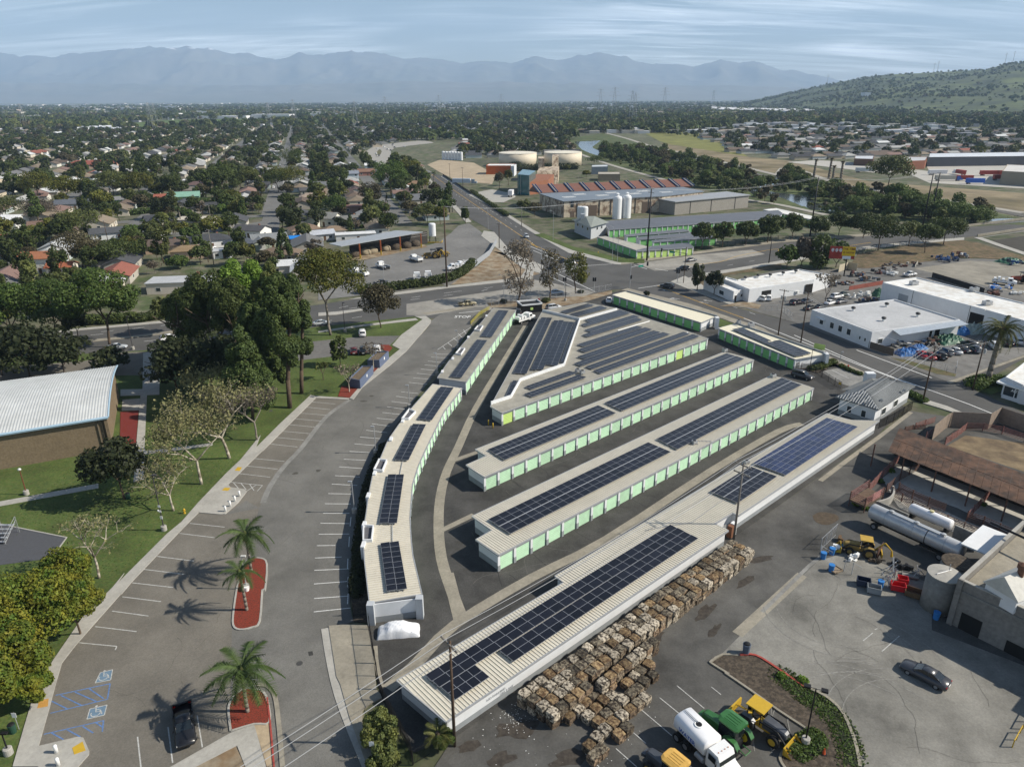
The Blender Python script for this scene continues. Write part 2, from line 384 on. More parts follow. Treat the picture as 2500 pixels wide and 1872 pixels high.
def stg(lb,roof,h,doors=(),ribdir=None,ribsp=.42,rfm=ROOFC,drm=GDOOR,ribs=True,wallm=WHW,odd={},band=1.0,name='storage_building',gq=None,rows=None):
 """roof: outline points at height h. doors: list of (a, b, n) with a, b roof-edge points given as strings"""
 q=W(roof,h)
 ar=sum(q[i][0]*q[(i+1)%len(q)][1]-q[(i+1)%len(q)][0]*q[i][1]for i in range(len(q)))
 if ar<0:q=q[::-1]
 t=thg(name,lb,'storage building',(*cen(q),0),gq=gq)
 wq=ins(q,.28)
 mb=MB();mb.pm_(wq,-.1,h-.16);prt('wall',mb,wallm,t)
 mb=MB();mb.pm_(ins(q,.03),h-.158,h-.03);prt('roof',mb,rfm,t)
 for i in range(len(q)):
  a,b=q[i],q[(i+1)%len(q)];u=unt(a,b);n=(-u[1],u[0])
  mb=MB();mb.ob(((a[0]+b[0])/2+n[0]*-.03,(a[1]+b[1])/2+n[1]*-.03),u,math.dist(a,b)-.02,.115,h-.2,h+.015);prt('gutter',mb,GALV,t)
  a,b=wq[i],wq[(i+1)%len(wq)];n=(u[1],-u[0])
  if math.dist(a,b)>1:mb=MB();mb.ob(((a[0]+b[0])/2+n[0]*.01,(a[1]+b[1])/2+n[1]*.01),u,math.dist(a,b)-.03,.018,-.05,band);prt('base_band',mb,GRW,t)
 if ribs:
  u=ribdir or max(((math.dist(q[i],q[(i+1)%len(q)]),unt(q[i],q[(i+1)%len(q)]))for i in range(len(q))),key=lambda x:x[0])[1]
  n=(-u[1],u[0]);ts=[p[0]*u[0]+p[1]*u[1]for p in q];mb=MB();s=min(ts)+ribsp/2;iq=ins(q,.05)
  while s<max(ts):
   xs=[]
   for i in range(len(iq)):
    a,b=iq[i],iq[(i+1)%len(iq)];ta,tb=a[0]*u[0]+a[1]*u[1]-s,b[0]*u[0]+b[1]*u[1]-s
    if ta*tb<0:f=ta/(ta-tb);x=a[0]+(b[0]-a[0])*f;y=a[1]+(b[1]-a[1])*f;xs.append(x*n[0]+y*n[1])
   xs.sort()
   for k in range(0,len(xs)-1,2):
    c=((xs[k]+xs[k+1])/2*n[0]+s*u[0],(xs[k]+xs[k+1])/2*n[1]+s*u[1]);mb.ob(c,n,abs(xs[k+1]-xs[k]),.16,h-.03,h+.03)
   s+=ribsp
  prt('roof_ribs',mb,RIB if rfm is ROOFC else rfm,t,kind='stuff')
 for di,(sa,nd)in enumerate(doors):
  pa=W(sa,h)
  for a,b in zip(pa,pa[1:]):
   pass
  tot=sum(math.dist(a,b)for a,b in zip(pa,pa[1:]));idx=0
  for a,b in zip(pa,pa[1:]):
   L=math.dist(a,b);k=max(1,round(nd*L/tot));u=unt(a,b);n=(u[1],-u[0]);ang=math.atan2(u[1],u[0]);pt=L/k
   A=(a[0]-n[0]*.28,a[1]-n[1]*.28)
   dm=door_mesh(pt-.62,h-.62,drm)
   kp=(round(h,1),)
   if kp not in PIERME:
    mb=MB();mb.box(-.2,-.2,.95,.2,.0,h-.17);mb.box(-.215,-.215,-.02,.215,.0,.95,1);PIERME[kp]=mb.mesh('pier',[wallm,GRW])
   for j in range(k):
    f=(j+.5)*pt;c=(A[0]+u[0]*f-t.location.x,A[1]+u[1]*f-t.location.y)
    me=dm
    if(di,idx)in odd:me=door_mesh(pt-.62,h-.62,odd[(di,idx)])
    obj('door',me,t,(c[0],c[1],.02),ang);idx+=1
   for j in range(k+1):
    f=min(max(j*pt,.2),L-.2);c=(A[0]+u[0]*f-t.location.x,A[1]+u[1]*f-t.location.y);obj('pier',PIERME[kp],t,(c[0],c[1],0),ang)
   mb=MB();m2=((a[0]+b[0])/2-n[0]*.2,(a[1]+b[1])/2-n[1]*.2);mb.ob(m2,u,L-.4,.12,h-.56,h-.2);prt('header',mb,GRW,t)
 return t,q
PANME={}
def pva(lb,s,z,nu,nv,m=None,tilt=.0,gq='solar arrays on the storage roofs',mid=False):
 """s: four roof points; nu panels from 1st to 2nd point, nv from 2nd to 3rd"""
 m=m or PV;q=W(s,z)
 if nu<nv:q=[q[1],q[2],q[3],q[0]];nu,nv=nv,nu
 u=Vector(unt(q[0],q[1]))+Vector(unt(q[3],q[2]));u.normalize();v=Vector((-u.y,u.x))
 L=(math.dist(q[0],q[1])+math.dist(q[3],q[2]))/2;Wd=sum(abs((Vector(b)-Vector(a)).dot(v))for a,b in((q[0],q[3]),(q[1],q[2])))/2
 skew=((Vector(q[3])-Vector(q[0])).dot(u)+(Vector(q[2])-Vector(q[1])).dot(u))/2
 sgn=1 if(Vector(q[3])-Vector(q[0])).dot(v)>0 else-1
 c=cen(q);t=thg('solar_array',lb,'solar panels',(*c,z),gq=gq)
 pl,pw=L/nu,Wd/nv;ang=math.atan2(u.y,u.x)
 k=(round(pl,2),round(pw,2),m.name)
 if k not in PANME:
  mb=MB();mb.box(-pl/2+.021,-pw/2+.021,.0,pl/2-.021,pw/2-.021,.045,0)
  for sx in(-1,1):mb.box(sx*(pl/2-.011)-.011,-pw/2+.0,-.01,sx*(pl/2-.011)+.011,pw/2-.0,.055,1);
  for sx in(-1,1):mb.box(-pl/2+.024,sx*(pw/2-.011)-.011,-.01,pl/2-.024,sx*(pw/2-.011)+.011,.053,1)
  PANME[k]=mb.mesh('solar_panel',[m,ALU])
 for j in range(nv):
  off=skew*((j+.5)/nv-.5)
  if abs(skew)>pl*.45:off=round(off/pl)*pl if abs(skew)>1.5*pl else off
  for i in range(nu):
   p=u*((i+.5)*pl-L/2+off)+v*sgn*((j+.5)*pw-Wd/2);obj('solar_panel',PANME[k],t,(p.x,p.y,.1),ang)
 mb=MB()
 for j in range(nv):
  off=skew*((j+.5)/nv-.5)
  for dd in(-.25,.25):
   p=v*sgn*((j+.5+dd)*pw-Wd/2)+u*off;mb.ob((p.x,p.y),u,L+.2,.05,-.02,.085)
 prt('rail',mb,GALV,t,W0)
 if mid:
  p=v*0;mb=MB();mb.ob((0,0),u,L+.3,.13,.1,.17);prt('cable_tray',mb,GALV,t,W0)
 return t
def leaf_cloud(centers,rads,n,size,seed,squash=.85,up=.25,quad=True,droop=0):
 """numpy cloud of small leaf faces filling a set of clumps"""
 r=np.random.default_rng(seed);C=np.array(centers);Rr=np.array(rads)
 pr=Rr**2;pr=pr/pr.sum();idx=r.choice(len(C),n,p=pr)
 d=r.normal(size=(n,3));d/=np.linalg.norm(d,axis=1)[:,None]
 rad=Rr[idx]*(.62+.38*r.random(n)**.5);P=C[idx]+d*rad[:,None]*np.array([1,1,squash])
 nn=d*.9+r.normal(size=(n,3))*.55;nn[:,2]+=up;nn/=np.linalg.norm(nn,axis=1)[:,None]
 t=r.normal(size=(n,3));t[:,2]-=droop*2;a=np.cross(nn,t);a/=np.linalg.norm(a,axis=1)[:,None];b=np.cross(nn,a)
 s=size*(.6+.8*r.random(n));a*=s[:,None]*.5;b*=s[:,None]*(.62 if not droop else 1.1)
 V=np.stack([P-a*.9-b*.3,P-b,P+a*.9-b*.1,P+b],1).reshape(-1,3)
 Fc=np.arange(n*4).reshape(-1,4)
 return V,Fc
def np_mesh(name,V,Fc,mats,mi=None):
 me=bpy.data.meshes.new(name);k=Fc.shape[1];me.vertices.add(len(V));me.vertices.foreach_set('co',V.astype(np.float32).ravel())
 me.loops.add(Fc.size);me.loops.foreach_set('vertex_index',Fc.astype(np.int32).ravel());me.polygons.add(len(Fc));me.polygons.foreach_set('loop_start',np.arange(0,Fc.size,k,dtype=np.int32));me.polygons.foreach_set('loop_total',np.full(len(Fc),k,dtype=np.int32))
 for m in(mats if isinstance(mats,list)else[mats]):me.materials.append(m)
 if mi is not None:me.polygons.foreach_set('material_index',mi)
 me.update(calc_edges=True);return me
LEAF={
 'oak':leafmat('oak_leaves',(.028,.038,.014),(.046,.056,.02)),
 'dark':leafmat('dark_green_leaves',(.046,.066,.016),(.075,.095,.024)),
 'ficus':leafmat('bright_green_leaves',(.05,.088,.018),(.085,.12,.025)),
 'jaca':leafmat('yellow_green_leaves',(.065,.115,.015),(.19,.18,.02),.15),
 'olive':leafmat('olive_green_leaves',(.075,.095,.028),(.12,.13,.035)),
 'gold':leafmat('golden_green_leaves',(.08,.1,.018),(.14,.13,.02)),
 'pine':leafmat('pine_needles',(.045,.07,.02),(.08,.11,.028)),
 'lime':leafmat('lime_green_leaves',(.09,.16,.02),(.13,.2,.03)),
 'willow':leafmat('willow_leaves',(.075,.11,.03),(.11,.14,.04)),
 'grey':leafmat('dry_grey_twigs',(.13,.11,.085),(.17,.14,.1)),
 'syc':leafmat('pale_sycamore_leaves',(.16,.165,.07),(.24,.22,.1),.12),
 'brownish':leafmat('brownish_leaves',(.07,.062,.035),(.1,.085,.04)),
 'yellow':leafmat('yellow_blossom',(.5,.38,.01),(.6,.45,.02)),
}
def limbs(mb,base,h,spread,r0,n,seed,lean=(0,0),levels=2,fork=.35,tips=None,wig=.12):
 """tapered trunk dividing into limbs; tips receives branch ends"""
 rr=random.Random(seed)
 def grow(p,d,L,r,lev):
  seg=3;q=Vector(p);dd=Vector(d)
  for k in range(seg):
   dd=(dd+Vector((rr.uniform(-wig,wig),rr.uniform(-wig,wig),rr.uniform(0,wig)))).normalized();nq=q+dd*L/seg
   ra,rb=r*(1-.3*k/seg),r*(1-.3*(k+1)/seg);mb.tu(q,nq,ra,rb,6 if lev>1 else(5 if lev else 3),caps=lev==levels and k==0);q=nq
   if lev and k and rr.random()<.55 and lev<levels:
    s=Vector((rr.uniform(-1,1),rr.uniform(-1,1),rr.uniform(-.1,.8))).normalized();grow(q,(dd*.5+s*.8).normalized(),L*.55,rb*.5,lev-1)
  if tips is not None and lev<=1:tips.append(tuple(q))
  if lev:
   m=n if lev==levels else rr.randint(2,3)
   for i in range(m):
    a=2*math.pi*(i+rr.random()*.6)/m;s=Vector((math.cos(a),math.sin(a),0));grow(q,(dd*(.9 if lev==levels else.8)+s*spread*(.7+.5*rr.random())).normalized(),L*(1-fork)/fork*.62 if lev==levels else L*.66,r*.58,lev-1)
 grow(Vector(base),Vector((lean[0],lean[1],1)).normalized(),h*fork,r0,levels)
CROWN={}
def crown_shape(kind,seed):
 """clumps (centre, radius) in a unit crown: height 1 (z 0..1), radius 1"""
 rr=random.Random(seed);c=[];r=[]
 if kind in('round','spread'):
  for i in range(26):
   a=rr.random()*6.283;zz=rr.uniform(-.55,1);rad=math.sqrt(max(0,1-zz*zz))*rr.uniform(.55,.8);s=rr.uniform(.24,.38)
   c.append((math.cos(a)*rad,math.sin(a)*rad,.5+zz*.34));r.append(s)
  c.append((0,0,.5));r.append(.5)
 elif kind=='tall':
  for i in range(24):
   zz=rr.random();env=math.sin(math.pi*min(.96,.12+zz*.82))**.6;a=rr.random()*6.283
   c.append((math.cos(a)*env*.62,math.sin(a)*env*.62,.1+zz*.8));r.append(rr.uniform(.26,.42)*(.6+.4*env))
 elif kind=='cone':
  for i in range(34):
   zz=rr.random()**.8;env=(1-zz)**.65;a=rr.random()*6.283
   c.append((math.cos(a)*env*.72,math.sin(a)*env*.72,.04+zz*.9));r.append(.12+.26*env*rr.uniform(.7,1.2))
 elif kind=='airy':
  for i in range(16):
   zz=rr.random();env=math.sin(math.pi*min(.95,.15+zz*.8))**.7;a=rr.random()*6.283;k=rr.uniform(.3,.85)
   c.append((math.cos(a)*env*k,math.sin(a)*env*k,.08+zz*.84));r.append(rr.uniform(.15,.26))
 return c,r
def crown_mesh(kind,leaf,seed,H,Wd,n,size,z0,droop=0):
 key=(kind,leaf,seed,round(H,1),round(Wd,1),n)
 if key in CROWN:return CROWN[key]
 c,r=crown_shape(kind,seed);C=np.array(c)*np.array([Wd/2,Wd/2,H])+np.array([0,0,z0]);rad=np.array(r)*Wd/2
 V,Fc=leaf_cloud(C,rad,n,size,seed,squash=min(1.3,max(.7,H/Wd)),droop=droop)
 CROWN[key]=np_mesh('crown',V,Fc,LEAF[leaf]);return CROWN[key]
def tree(lb,s,wpx,kind='round',leaf='dark',name='broadleaf_tree',bark=None,n=None,size=None,trk=.3,gq=None,seed=None,bare=0,droop=0,hmax=None,cat='tree',lean=(0,0),tops=True):
 b,tp=PX(s);H=hgt(b,tp)if tops else 8.
 if hmax:H=min(H,hmax)
 g=G(*b);D=math.hypot(g[0],g[1],HC);mpp=D/F;Wd=wpx/3.16*mpp
 seed=seed if seed is not None else int(b[0]*7+b[1]*13)%9973
 t=thg(name,lb,cat,(*g,0),0,gq)
 px=1/(mpp*2.44)
 size=size or max(.26,min(.9,2.6/px));vol=Wd*H*(1-trk)*3.0
 n=n or int(min(14000,max(700,2.6*vol/(size*size))))
 bark=bark or BARK
 tips=[];mb=MB();limbs(mb,(0,0,-.15),H*(.8 if not bare else.72),(.45 if kind=='tall' else(1.05 if bare and wpx>300 else.75))if kind!='cone' else.2,max(.12,H*.018),3 if kind!='cone' and leaf!='pine' else 1,seed,levels=4 if bare and wpx>300 else(3 if bare else 2),fork=trk+.12 if kind!='cone' and leaf!='pine' else.75,tips=tips,lean=lean)
 prt('trunk',mb,bark,t,W0,smooth=True)
 if bare:
  r=[Wd*.1]*len(tips)
  V,Fc=leaf_cloud(tips,r,int(n*bare*.6),size*.62,seed,up=.1);obj('crown',np_mesh('crown',V,Fc,LEAF[leaf]),t)
 else:obj('crown',crown_mesh(kind,leaf,seed,H*(1-trk),Wd,n,size,H*trk,droop),t)
 return t
def frond_mesh(L,n,lw,arch,fan=False,m=None,seed=0):
 rr=random.Random(seed);mb=MB();pts=[]
 for i in range(n+1):
  f=i/n;x=L*(f-.22*f*f*arch);z=L*(.42*f-arch*.75*f*f);pts.append(Vector((x,0,z)))
 for i in range(n):mb.tu(pts[i],pts[i+1],.035*(1-i/n)+.008,.035*(1-(i+1)/n)+.008,3,caps=False)
 for i in range(1,n+1):
  f=i/n;l=lw*(math.sin(math.pi*min(.97,.16+f*.78))**.55)
  for q in(0,.5):
   p=pts[i-1].lerp(pts[i],q)
   for sgn in(-1,1):
    tip=p+Vector((l*.45,sgn*l*.8,-l*rr.uniform(.15,.5)));w2=L/n*.24;mb.add([p-Vector((w2,0,0)),p+Vector((w2,0,0)),tip],[(0,1,2)])
 return mb.mesh('frond',m)
FR={}
def palm(lb,base,top,n=16,L=3.2,kind='queen',name='palm_tree',gq=None,r=.17,h=None,lw=.75,arch=1.0):
 g=W(base)[0];H=h or hgt(PX(base)[0],PX(top)[0]);t=thg(name,lb,'palm tree',(*g,0),gq=gq)
 lm={'queen':leafmat('palm_fronds',(.05,.085,.025),(.075,.11,.03)),'date':leafmat('date_palm_fronds',(.06,.08,.025),(.11,.11,.03)),'fan':leafmat('fan_palm_leaves',(.07,.12,.03),(.13,.17,.05))}[kind]
 mb=MB();seg=8;rr=random.Random(int(g[0]*10));lx,ly=rr.uniform(-.3,.3),rr.uniform(-.3,.3)
 for i in range(seg):
  f0,f1=i/seg,(i+1)/seg;mb.tu((lx*f0*f0,ly*f0*f0,H*f0-.1),(lx*f1*f1,ly*f1*f1,H*f1-.1),r*(1.25-.4*f0),r*(1.22-.4*f1),8)
 prt('trunk',mb,BARKG,t,W0,smooth=True)
 for v in range(3):
  if(kind,L,v)not in FR:FR[(kind,L,v)]=frond_mesh(L*(.9+.1*v),14,lw,arch*(.75+.3*v),m=lm,seed=v)
 for i in range(n):
  a=2.399*i;lev=i/n;o=obj('frond',FR[(kind,L,i%3)],t,(lx,ly,H-.1));o.rotation_euler=(0,R(38)*lev-R(42)*(1-lev)+rr.uniform(-.1,.1),a+rr.uniform(-.2,.2));o.scale=(rr.uniform(.85,1.1),)*3
 if kind!='fan':
  mb=MB();mb.la([(.02,H-.7),(r*1.5,H-.35),(r*1.7,H+.05),(.05,H+.4)],8,(lx,ly));prt('crownshaft',mb,LEAF['olive']if kind=='queen' else BARK,t,W0,smooth=True)
  mb=MB();rr2=random.Random(3)
  for k in range(26):
   a=rr2.random()*6.28;d=rr2.uniform(.2,.6);mb.tu((lx+math.cos(a)*.15,ly+math.sin(a)*.15,H-.3),(lx+math.cos(a)*d,ly+math.sin(a)*d,H-rr2.uniform(.7,1.3)),.04,.02,4)
  prt('fruit_stalk',mb,mat('orange_fruit',(.42,.16,.02),.8,.2,5),t,W0)
 return t
def ringsec(x,hw,z0,z1,tuck=.12,crown=.04):
 return[(x,-hw*.9,z0),(x,-hw,z0+(z1-z0)*.35),(x,-hw*.985,z0+(z1-z0)*.72),(x,-hw*(1-tuck),z1),(x,0,z1+crown),(x,hw*(1-tuck),z1),(x,hw*.985,z0+(z1-z0)*.72),(x,hw,z0+(z1-z0)*.35),(x,hw*.9,z0)]
def wheel_meshes(r,wd):
 mb=MB();n=16
 pr=[(-wd/2,r*.6),(-wd/2,r*.94),(-wd*.36,r),(wd*.36,r),(wd/2,r*.94),(wd/2,r*.6)]
 mb.loft([[(rr_*math.cos(2*math.pi*i/n),y,r+rr_*math.sin(2*math.pi*i/n))for i in range(n)]for y,rr_ in pr],cap=True)
 m2=MB();m2.loft([[(q*math.cos(2*math.pi*i/10),y,r+q*math.sin(2*math.pi*i/10))for i in range(10)]for y,q in((-wd*.53,r*.2),(-wd*.53,r*.58),(wd*.53,r*.58),(wd*.53,r*.2))])
 return mb.mesh('tyre',RUBBER,True),m2.mesh('rim',RIM)
WH={}
def wheel(t,x,y,r=.33,wd=.22,rimm=None):
 k=(r,wd,rimm.name if rimm else '')
 if k not in WH:
  a,b=wheel_meshes(r,wd)
  if rimm:b.materials.clear();b.materials.append(rimm)
  WH[k]=(a,b)
 w_=obj('wheel',WH[k][0],t,(x,y,0));obj('rim',WH[k][1],w_)
CARS={}
def make_car(kind,color):
 P={'sedan':dict(L=4.75,W=1.82,st=[(-2.37,.72,.42,.78),(-2.25,.85,.3,.92),(-1.7,.9,.24,1.0),(-.6,.91,.22,.98),(.7,.91,.22,.96),(1.3,.9,.24,.9),(2.0,.86,.28,.78),(2.3,.78,.32,.66),(2.37,.66,.4,.58)],
    gh=[(-1.75,.66,1.0),(-.95,.58,1.38),(-.3,.57,1.44),(.25,.58,1.4),(1.05,.7,.95)],roof=(-1.0,.3,.56,1.45)),
         'suv':dict(L=4.7,W=1.88,st=[(-2.35,.8,.45,1.05),(-2.25,.88,.36,1.12),(-1.6,.93,.28,1.12),(0,.94,.27,1.1),(.9,.93,.27,1.08),(1.4,.91,.3,1.04),(2.05,.88,.34,.95),(2.3,.8,.4,.8),(2.37,.7,.5,.66)],
    gh=[(-2.22,.74,1.12),(-1.98,.66,1.6),(-.4,.66,1.7),(.35,.65,1.66),(1.2,.76,1.06)],roof=(-2.0,.4,.64,1.7)),
         'pickup':dict(L=5.5,W=1.95,st=[(.15,.93,.4,1.1),(.9,.95,.38,1.1),(1.5,.93,.38,1.08),(2.2,.92,.42,1.02),(2.6,.86,.48,.92),(2.75,.74,.55,.78)],
    gh=[(-.95,.74,1.1),(-.8,.66,1.66),(-.2,.66,1.73),(.55,.65,1.68),(1.25,.77,1.08)],roof=(-.82,.6,.64,1.74))}[kind]
 t=obj('parked_car' if kind!='pickup' else 'pickup_truck',None,None,(0,0,-500));parts=[]
 mb=MB();mb.loft([ringsec(*s)for s in P['st']])
 if kind=='pickup':
  mb.loft([ringsec(x,.95,.4,1.1)for x in(-1.0,.16)])
  mb.box(-2.75,-.94,.5,-1.0,.94,.72);mb.box(-2.75,-.96,.72,-1.01,-.86,1.12);mb.box(-2.75,.86,.72,-1.01,.96,1.12);mb.box(-2.78,-.85,.7,-2.7,.85,1.1)
 o=obj('body',mb.mesh('body',CARP,True),t);parts.append(o)
 mb=MB();mb.loft([[(x,-w_*1.12 if i not in(0,len(P['gh'])-1)else-w_,1.0 if kind=='sedan' else 1.08),(x,-w_,z),(x,w_,z),(x,w_*1.12 if i not in(0,len(P['gh'])-1)else w_,1.0 if kind=='sedan' else 1.08)]for i,(x,w_,z)in enumerate(P['gh'])]);obj('windows',mb.mesh('windows',GLASS),t)
 x0,x1,rw,rz_=P['roof'];mb=MB();mb.loft([[(x,-w_,z-.03),(x,-w_*.9,z+.02),(x,0,z+.045),(x,w_*.9,z+.02),(x,w_,z-.03)]for x,w_,z in((x0,rw,rz_-.05),((x0+x1)/2,rw+.02,rz_),(x1,rw,rz_-.03))])
 for sy in(-1,1):
  g=P['gh']
  for(xa,wa,za),(xb,wb,zb)in((g[0],g[1]),(g[-1],g[-2])):mb.tu((xa,sy*wa,za),(xb,sy*wb*1.0,zb),.035,.035,4)
  xm=(x0+x1)/2;mb.tu((xm,sy*(g[2][1]*1.14),1.02),(xm,sy*g[2][1],g[2][2]),.04,.04,4)
 obj('roof',mb.mesh('roof',CARP,True),t)
 f=P['st'][-2];b=P['st'][1]if kind!='pickup' else(-2.7,.9,.5,1.0)
 for sy in(-1,1):
  mb=MB();mb.box(f[0]-.12,sy*f[1]*.78-.16,f[3]-.2,f[0]+.05,sy*f[1]*.78+.12,f[3]-.06);obj('headlight',mb.mesh('headlight',LAMPG),t)
  mb=MB();mb.box(b[0]-.1,sy*b[1]*.82-.13,b[3]-.24,b[0]+.06,sy*b[1]*.82+.1,b[3]-.08);obj('tail_light',mb.mesh('tail_light',TAILR),t)
  mb=MB();mb.box(.75,sy*(P['W']/2+.02)-.07,1.0,.92,sy*(P['W']/2+.02)+.07,1.12);obj('mirror',mb.mesh('mirror',BKM),t)
  for x in(-P['L']*.29,P['L']*.3):wheel(t,x,sy*(P['W']/2-.13),.33 if kind=='sedan' else.37,.23)
 mb=MB();mb.box(f[0]+.02,-.4,f[2]+.05,f[0]+.09,.4,f[3]-.22);obj('grille',mb.mesh('grille',BKM),t)
 mb=MB();e=P['st'][0][0]if kind!='pickup' else-2.78;mb.box(e-.03,-.26,.62,e+.0,.26,.76);obj('number_plate',mb.mesh('number_plate',WH_),t)
 return t
def car(lb,s,ang=None,kind='suv',color=(.4,.4,.4),to=None,gq=None,loc=None):
 g=loc or W(s)[0]
 if to:q=W(to)[0];ang=math.atan2(q[1]-g[1],q[0]-g[0])
 else:ang=R(ang)
 if kind not in CARS:CARS[kind]=make_car(kind,color)
 src=CARS[kind]
 o=copy_tree(src,g,ang,color=(*color,1));o['label']=lb;o['category']='pickup truck' if kind=='pickup' else 'car'
 if gq:o['group']=gq
 elif 'group' in o:del o['group']
 return o
def discard_prototypes():
 for src in CARS.values():
  for ch in list(src.children):
   for g in list(ch.children):bpy.data.objects.remove(g)
   bpy.data.objects.remove(ch)
  bpy.data.objects.remove(src)
# ============================================================ ground, water, hills
def at_depth(px,py,D):
 r=ray(px,py);return(r[0]/r[1]*D,D,HC+r[2]/r[1]*D)
def vnoise(x,y,seed=0):
 xi,yi=np.floor(x).astype(int),np.floor(y).astype(int);xf,yf=x-xi,y-yi;xf=xf*xf*(3-2*xf);yf=yf*yf*(3-2*yf)
 def h(a,b):v=np.sin(a*127.1+b*311.7+seed*74.7)*43758.5453;return v-np.floor(v)
 return(h(xi,yi)*(1-xf)+h(xi+1,yi)*xf)*(1-yf)+(h(xi,yi+1)*(1-xf)+h(xi+1,yi+1)*xf)*yf
def fbm(x,y,o=5,seed=0,ridge=False):
 s=0;a=.5
 for k in range(o):
  n=vnoise(x,y,seed+k);n=1-np.abs(2*n-1)if ridge else n;s=s+a*n;a*=.5;x=x*2.03;y=y*2.03
 return s
GROUNDM=mat('suburban_ground',(.135,.125,.085),.95,.3,.25,col2=(.06,.08,.03),big=.3,bsc=.012)
mb=MB();mb.flat([(-26000,-1500),(26000,-1500),(26000,24500),(-26000,24500)],-.05);sct('ground',mb,GROUNDM)
def terrain(name,pxs,ys,Dn,Dr,Df,nu,nv,m,rough=.25,sc=(.001,.001),seed=1,seeyond=.5,power=1.3,jag=0):
 us=np.linspace(pxs[0],pxs[-1],nu);V=[];yy=np.interp(us,pxs,ys)+(fbm(us*.03,us*0+seed,5,seed)-.5)*jag
 dn=np.interp(us,pxs,Dn)if isinstance(Dn,list)else np.full(nu,Dn);dr=np.interp(us,pxs,Dr)if isinstance(Dr,list)else np.full(nu,Dr)
 for j in range(nv+1):
  v=j/nv
  for i in range(nu):
   vr=.78
   D=dn[i]+(dr[i]-dn[i])*(v/vr)if v<=vr else dr[i]+Df*(v-vr)/(1-vr)
   X,Y,Zr=at_depth(us[i],yy[i],dr[i]);x=X/dr[i]*D
   f=(v/vr)**power if v<=vr else 1-seeyond*((v-vr)/(1-vr))
   V.append((x,D,Zr,f,v))
 A=np.array(V);nz=fbm(A[:,0]*sc[0],A[:,1]*sc[1],6,seed,True)-.5;nz2=fbm(A[:,0]*sc[0]*.4+5,A[:,1]*sc[1]*.4,3,seed+9)-.5
 k=np.clip(A[:,3]*(1-A[:,3])*4,.0,1)*(A[:,4]<.999);env=np.where(A[:,4]>.78,.4,k)
 z=A[:,2]*A[:,3]*(1+rough*2*nz*env+rough*nz2*env);z=np.where(A[:,4]==0,-1.5,z)
 P=np.stack([A[:,0],A[:,1],z],1);idx=np.arange((nv+1)*nu).reshape(nv+1,nu)
 Fc=np.stack([idx[:-1,:-1],idx[:-1,1:],idx[1:,1:],idx[1:,:-1]],-1).reshape(-1,4)
 me=np_mesh(name,P,Fc,m);me.polygons.foreach_set('use_smooth',[True]*len(Fc));o=obj(name,me,kind='structure');return P.reshape(nv+1,nu,3)
zx=[-900,-300,0,60,120,200,270,330,400,440,470,500,560,600,650,700,760,800,860,900,950,1000,1060,1110,1160,1200,1250,1300,1350,1380,1430,1460,1500,1560,1600,1640,1690,1750,1800,1900,2050,2400,3200]
zy=[140,128,122,119,121,112,107,110,101,103,108,119,130,132,121,128,117,119,122,126,133,140,141,138,128,133,124,118,127,133,138,135,141,126,140,132,149,161,172,186,195,200,205]
MTN=mat('mountain_chaparral',(.14,.13,.105),.95,.1,.0012,col2=(.11,.11,.085),big=.1,bsc=.0004)
terrain('mountains',[v*1.1302 for v in zx],[v*1.1302+1.5 for v in zy],15500,21500,2600,700,60,MTN,.4,(.0007,.0005),3,jag=8)
fx=[-600,0,500,900,1300,1600,2000,2800];fy=[190,178,186,176,182,186,196,200]
terrain('foothills',[v*1.1302 for v in fx],[v*1.1302 for v in fy],13500,16000,1500,400,40,MTN,.4,(.0011,.0008),8,power=1.1,jag=8)
n=MTN.node_tree.nodes;l=MTN.node_tree.links;bs=n['Principled BSDF'];g=n.new('ShaderNodeNewGeometry');sx=n.new('ShaderNodeSeparateXYZ');l.new(g.outputs['Position'],sx.inputs[0])
nz=n.new('ShaderNodeTexNoise');nz.inputs['Scale'].default_value=.002;nz.inputs['Detail'].default_value=6;l.new(g.outputs['Position'],nz.inputs['Vector'])
ma=n.new('ShaderNodeMath');ma.operation='MULTIPLY_ADD';ma.inputs[1].default_value=1100;l.new(nz.outputs[0],ma.inputs[0]);l.new(sx.outputs[2],ma.inputs[2])
mr=n.new('ShaderNodeMapRange');mr.inputs[1].default_value=1930;mr.inputs[2].default_value=1990;l.new(ma.outputs[0],mr.inputs[0])
mm=n.new('ShaderNodeMixRGB');mm.inputs[2].default_value=(.7,.7,.72,1);l.new(mr.outputs[0],mm.inputs[0]);l.new(bs.inputs['Base Color'].links[0].from_socket,mm.inputs[1]);l.new(mm.outputs[0],bs.inputs['Base Color'])
hx=[1590,1610,1640,1680,1740,1790,1850,1900,1960,2040,2090,2130,2180,2212,2400,2800,3300]
hy=[221,216,210,203,189,177,166,157,153,151,148,146,133,130,120,105,110]
HILLM=mat('hillside_grass',(.085,.105,.034),.95,.25,.02,col2=(.04,.055,.025),big=.35,bsc=.004)
HP=terrain('green_hill',[v*1.1302 for v in hx],[v*1.1302+5 for v in hy],[4300,4100,3800,3400,3000,2800,2600,2400,2300,2200,2100,2000,1950,1900,1800,1700,1700],[4700,4700,4700,4700,4600,4600,4600,4500,4500,4400,4400,4400,4400,4400,4400,4400,4400],1500,240,60,HILLM,.3,(.0022,.0022),5,power=1.25)
FIELD=mat('levee_grass',(.085,.125,.03),.95,.15,.02,big=.2,bsc=.01)
sheet('levee_field','a 870,330 1300,295 2212,282 b 700,275 b 560,300 b 180,300 a 2212,318 a 1700,330 a 1000,362',.3,FIELD)
sheet('open_field','c 1180,395 1560,350 1700,400 1990,585 c 1480,520 1290,455',.02,mat('yellow_field',(.17,.17,.045),.95,.2,.05,big=.2,bsc=.03))
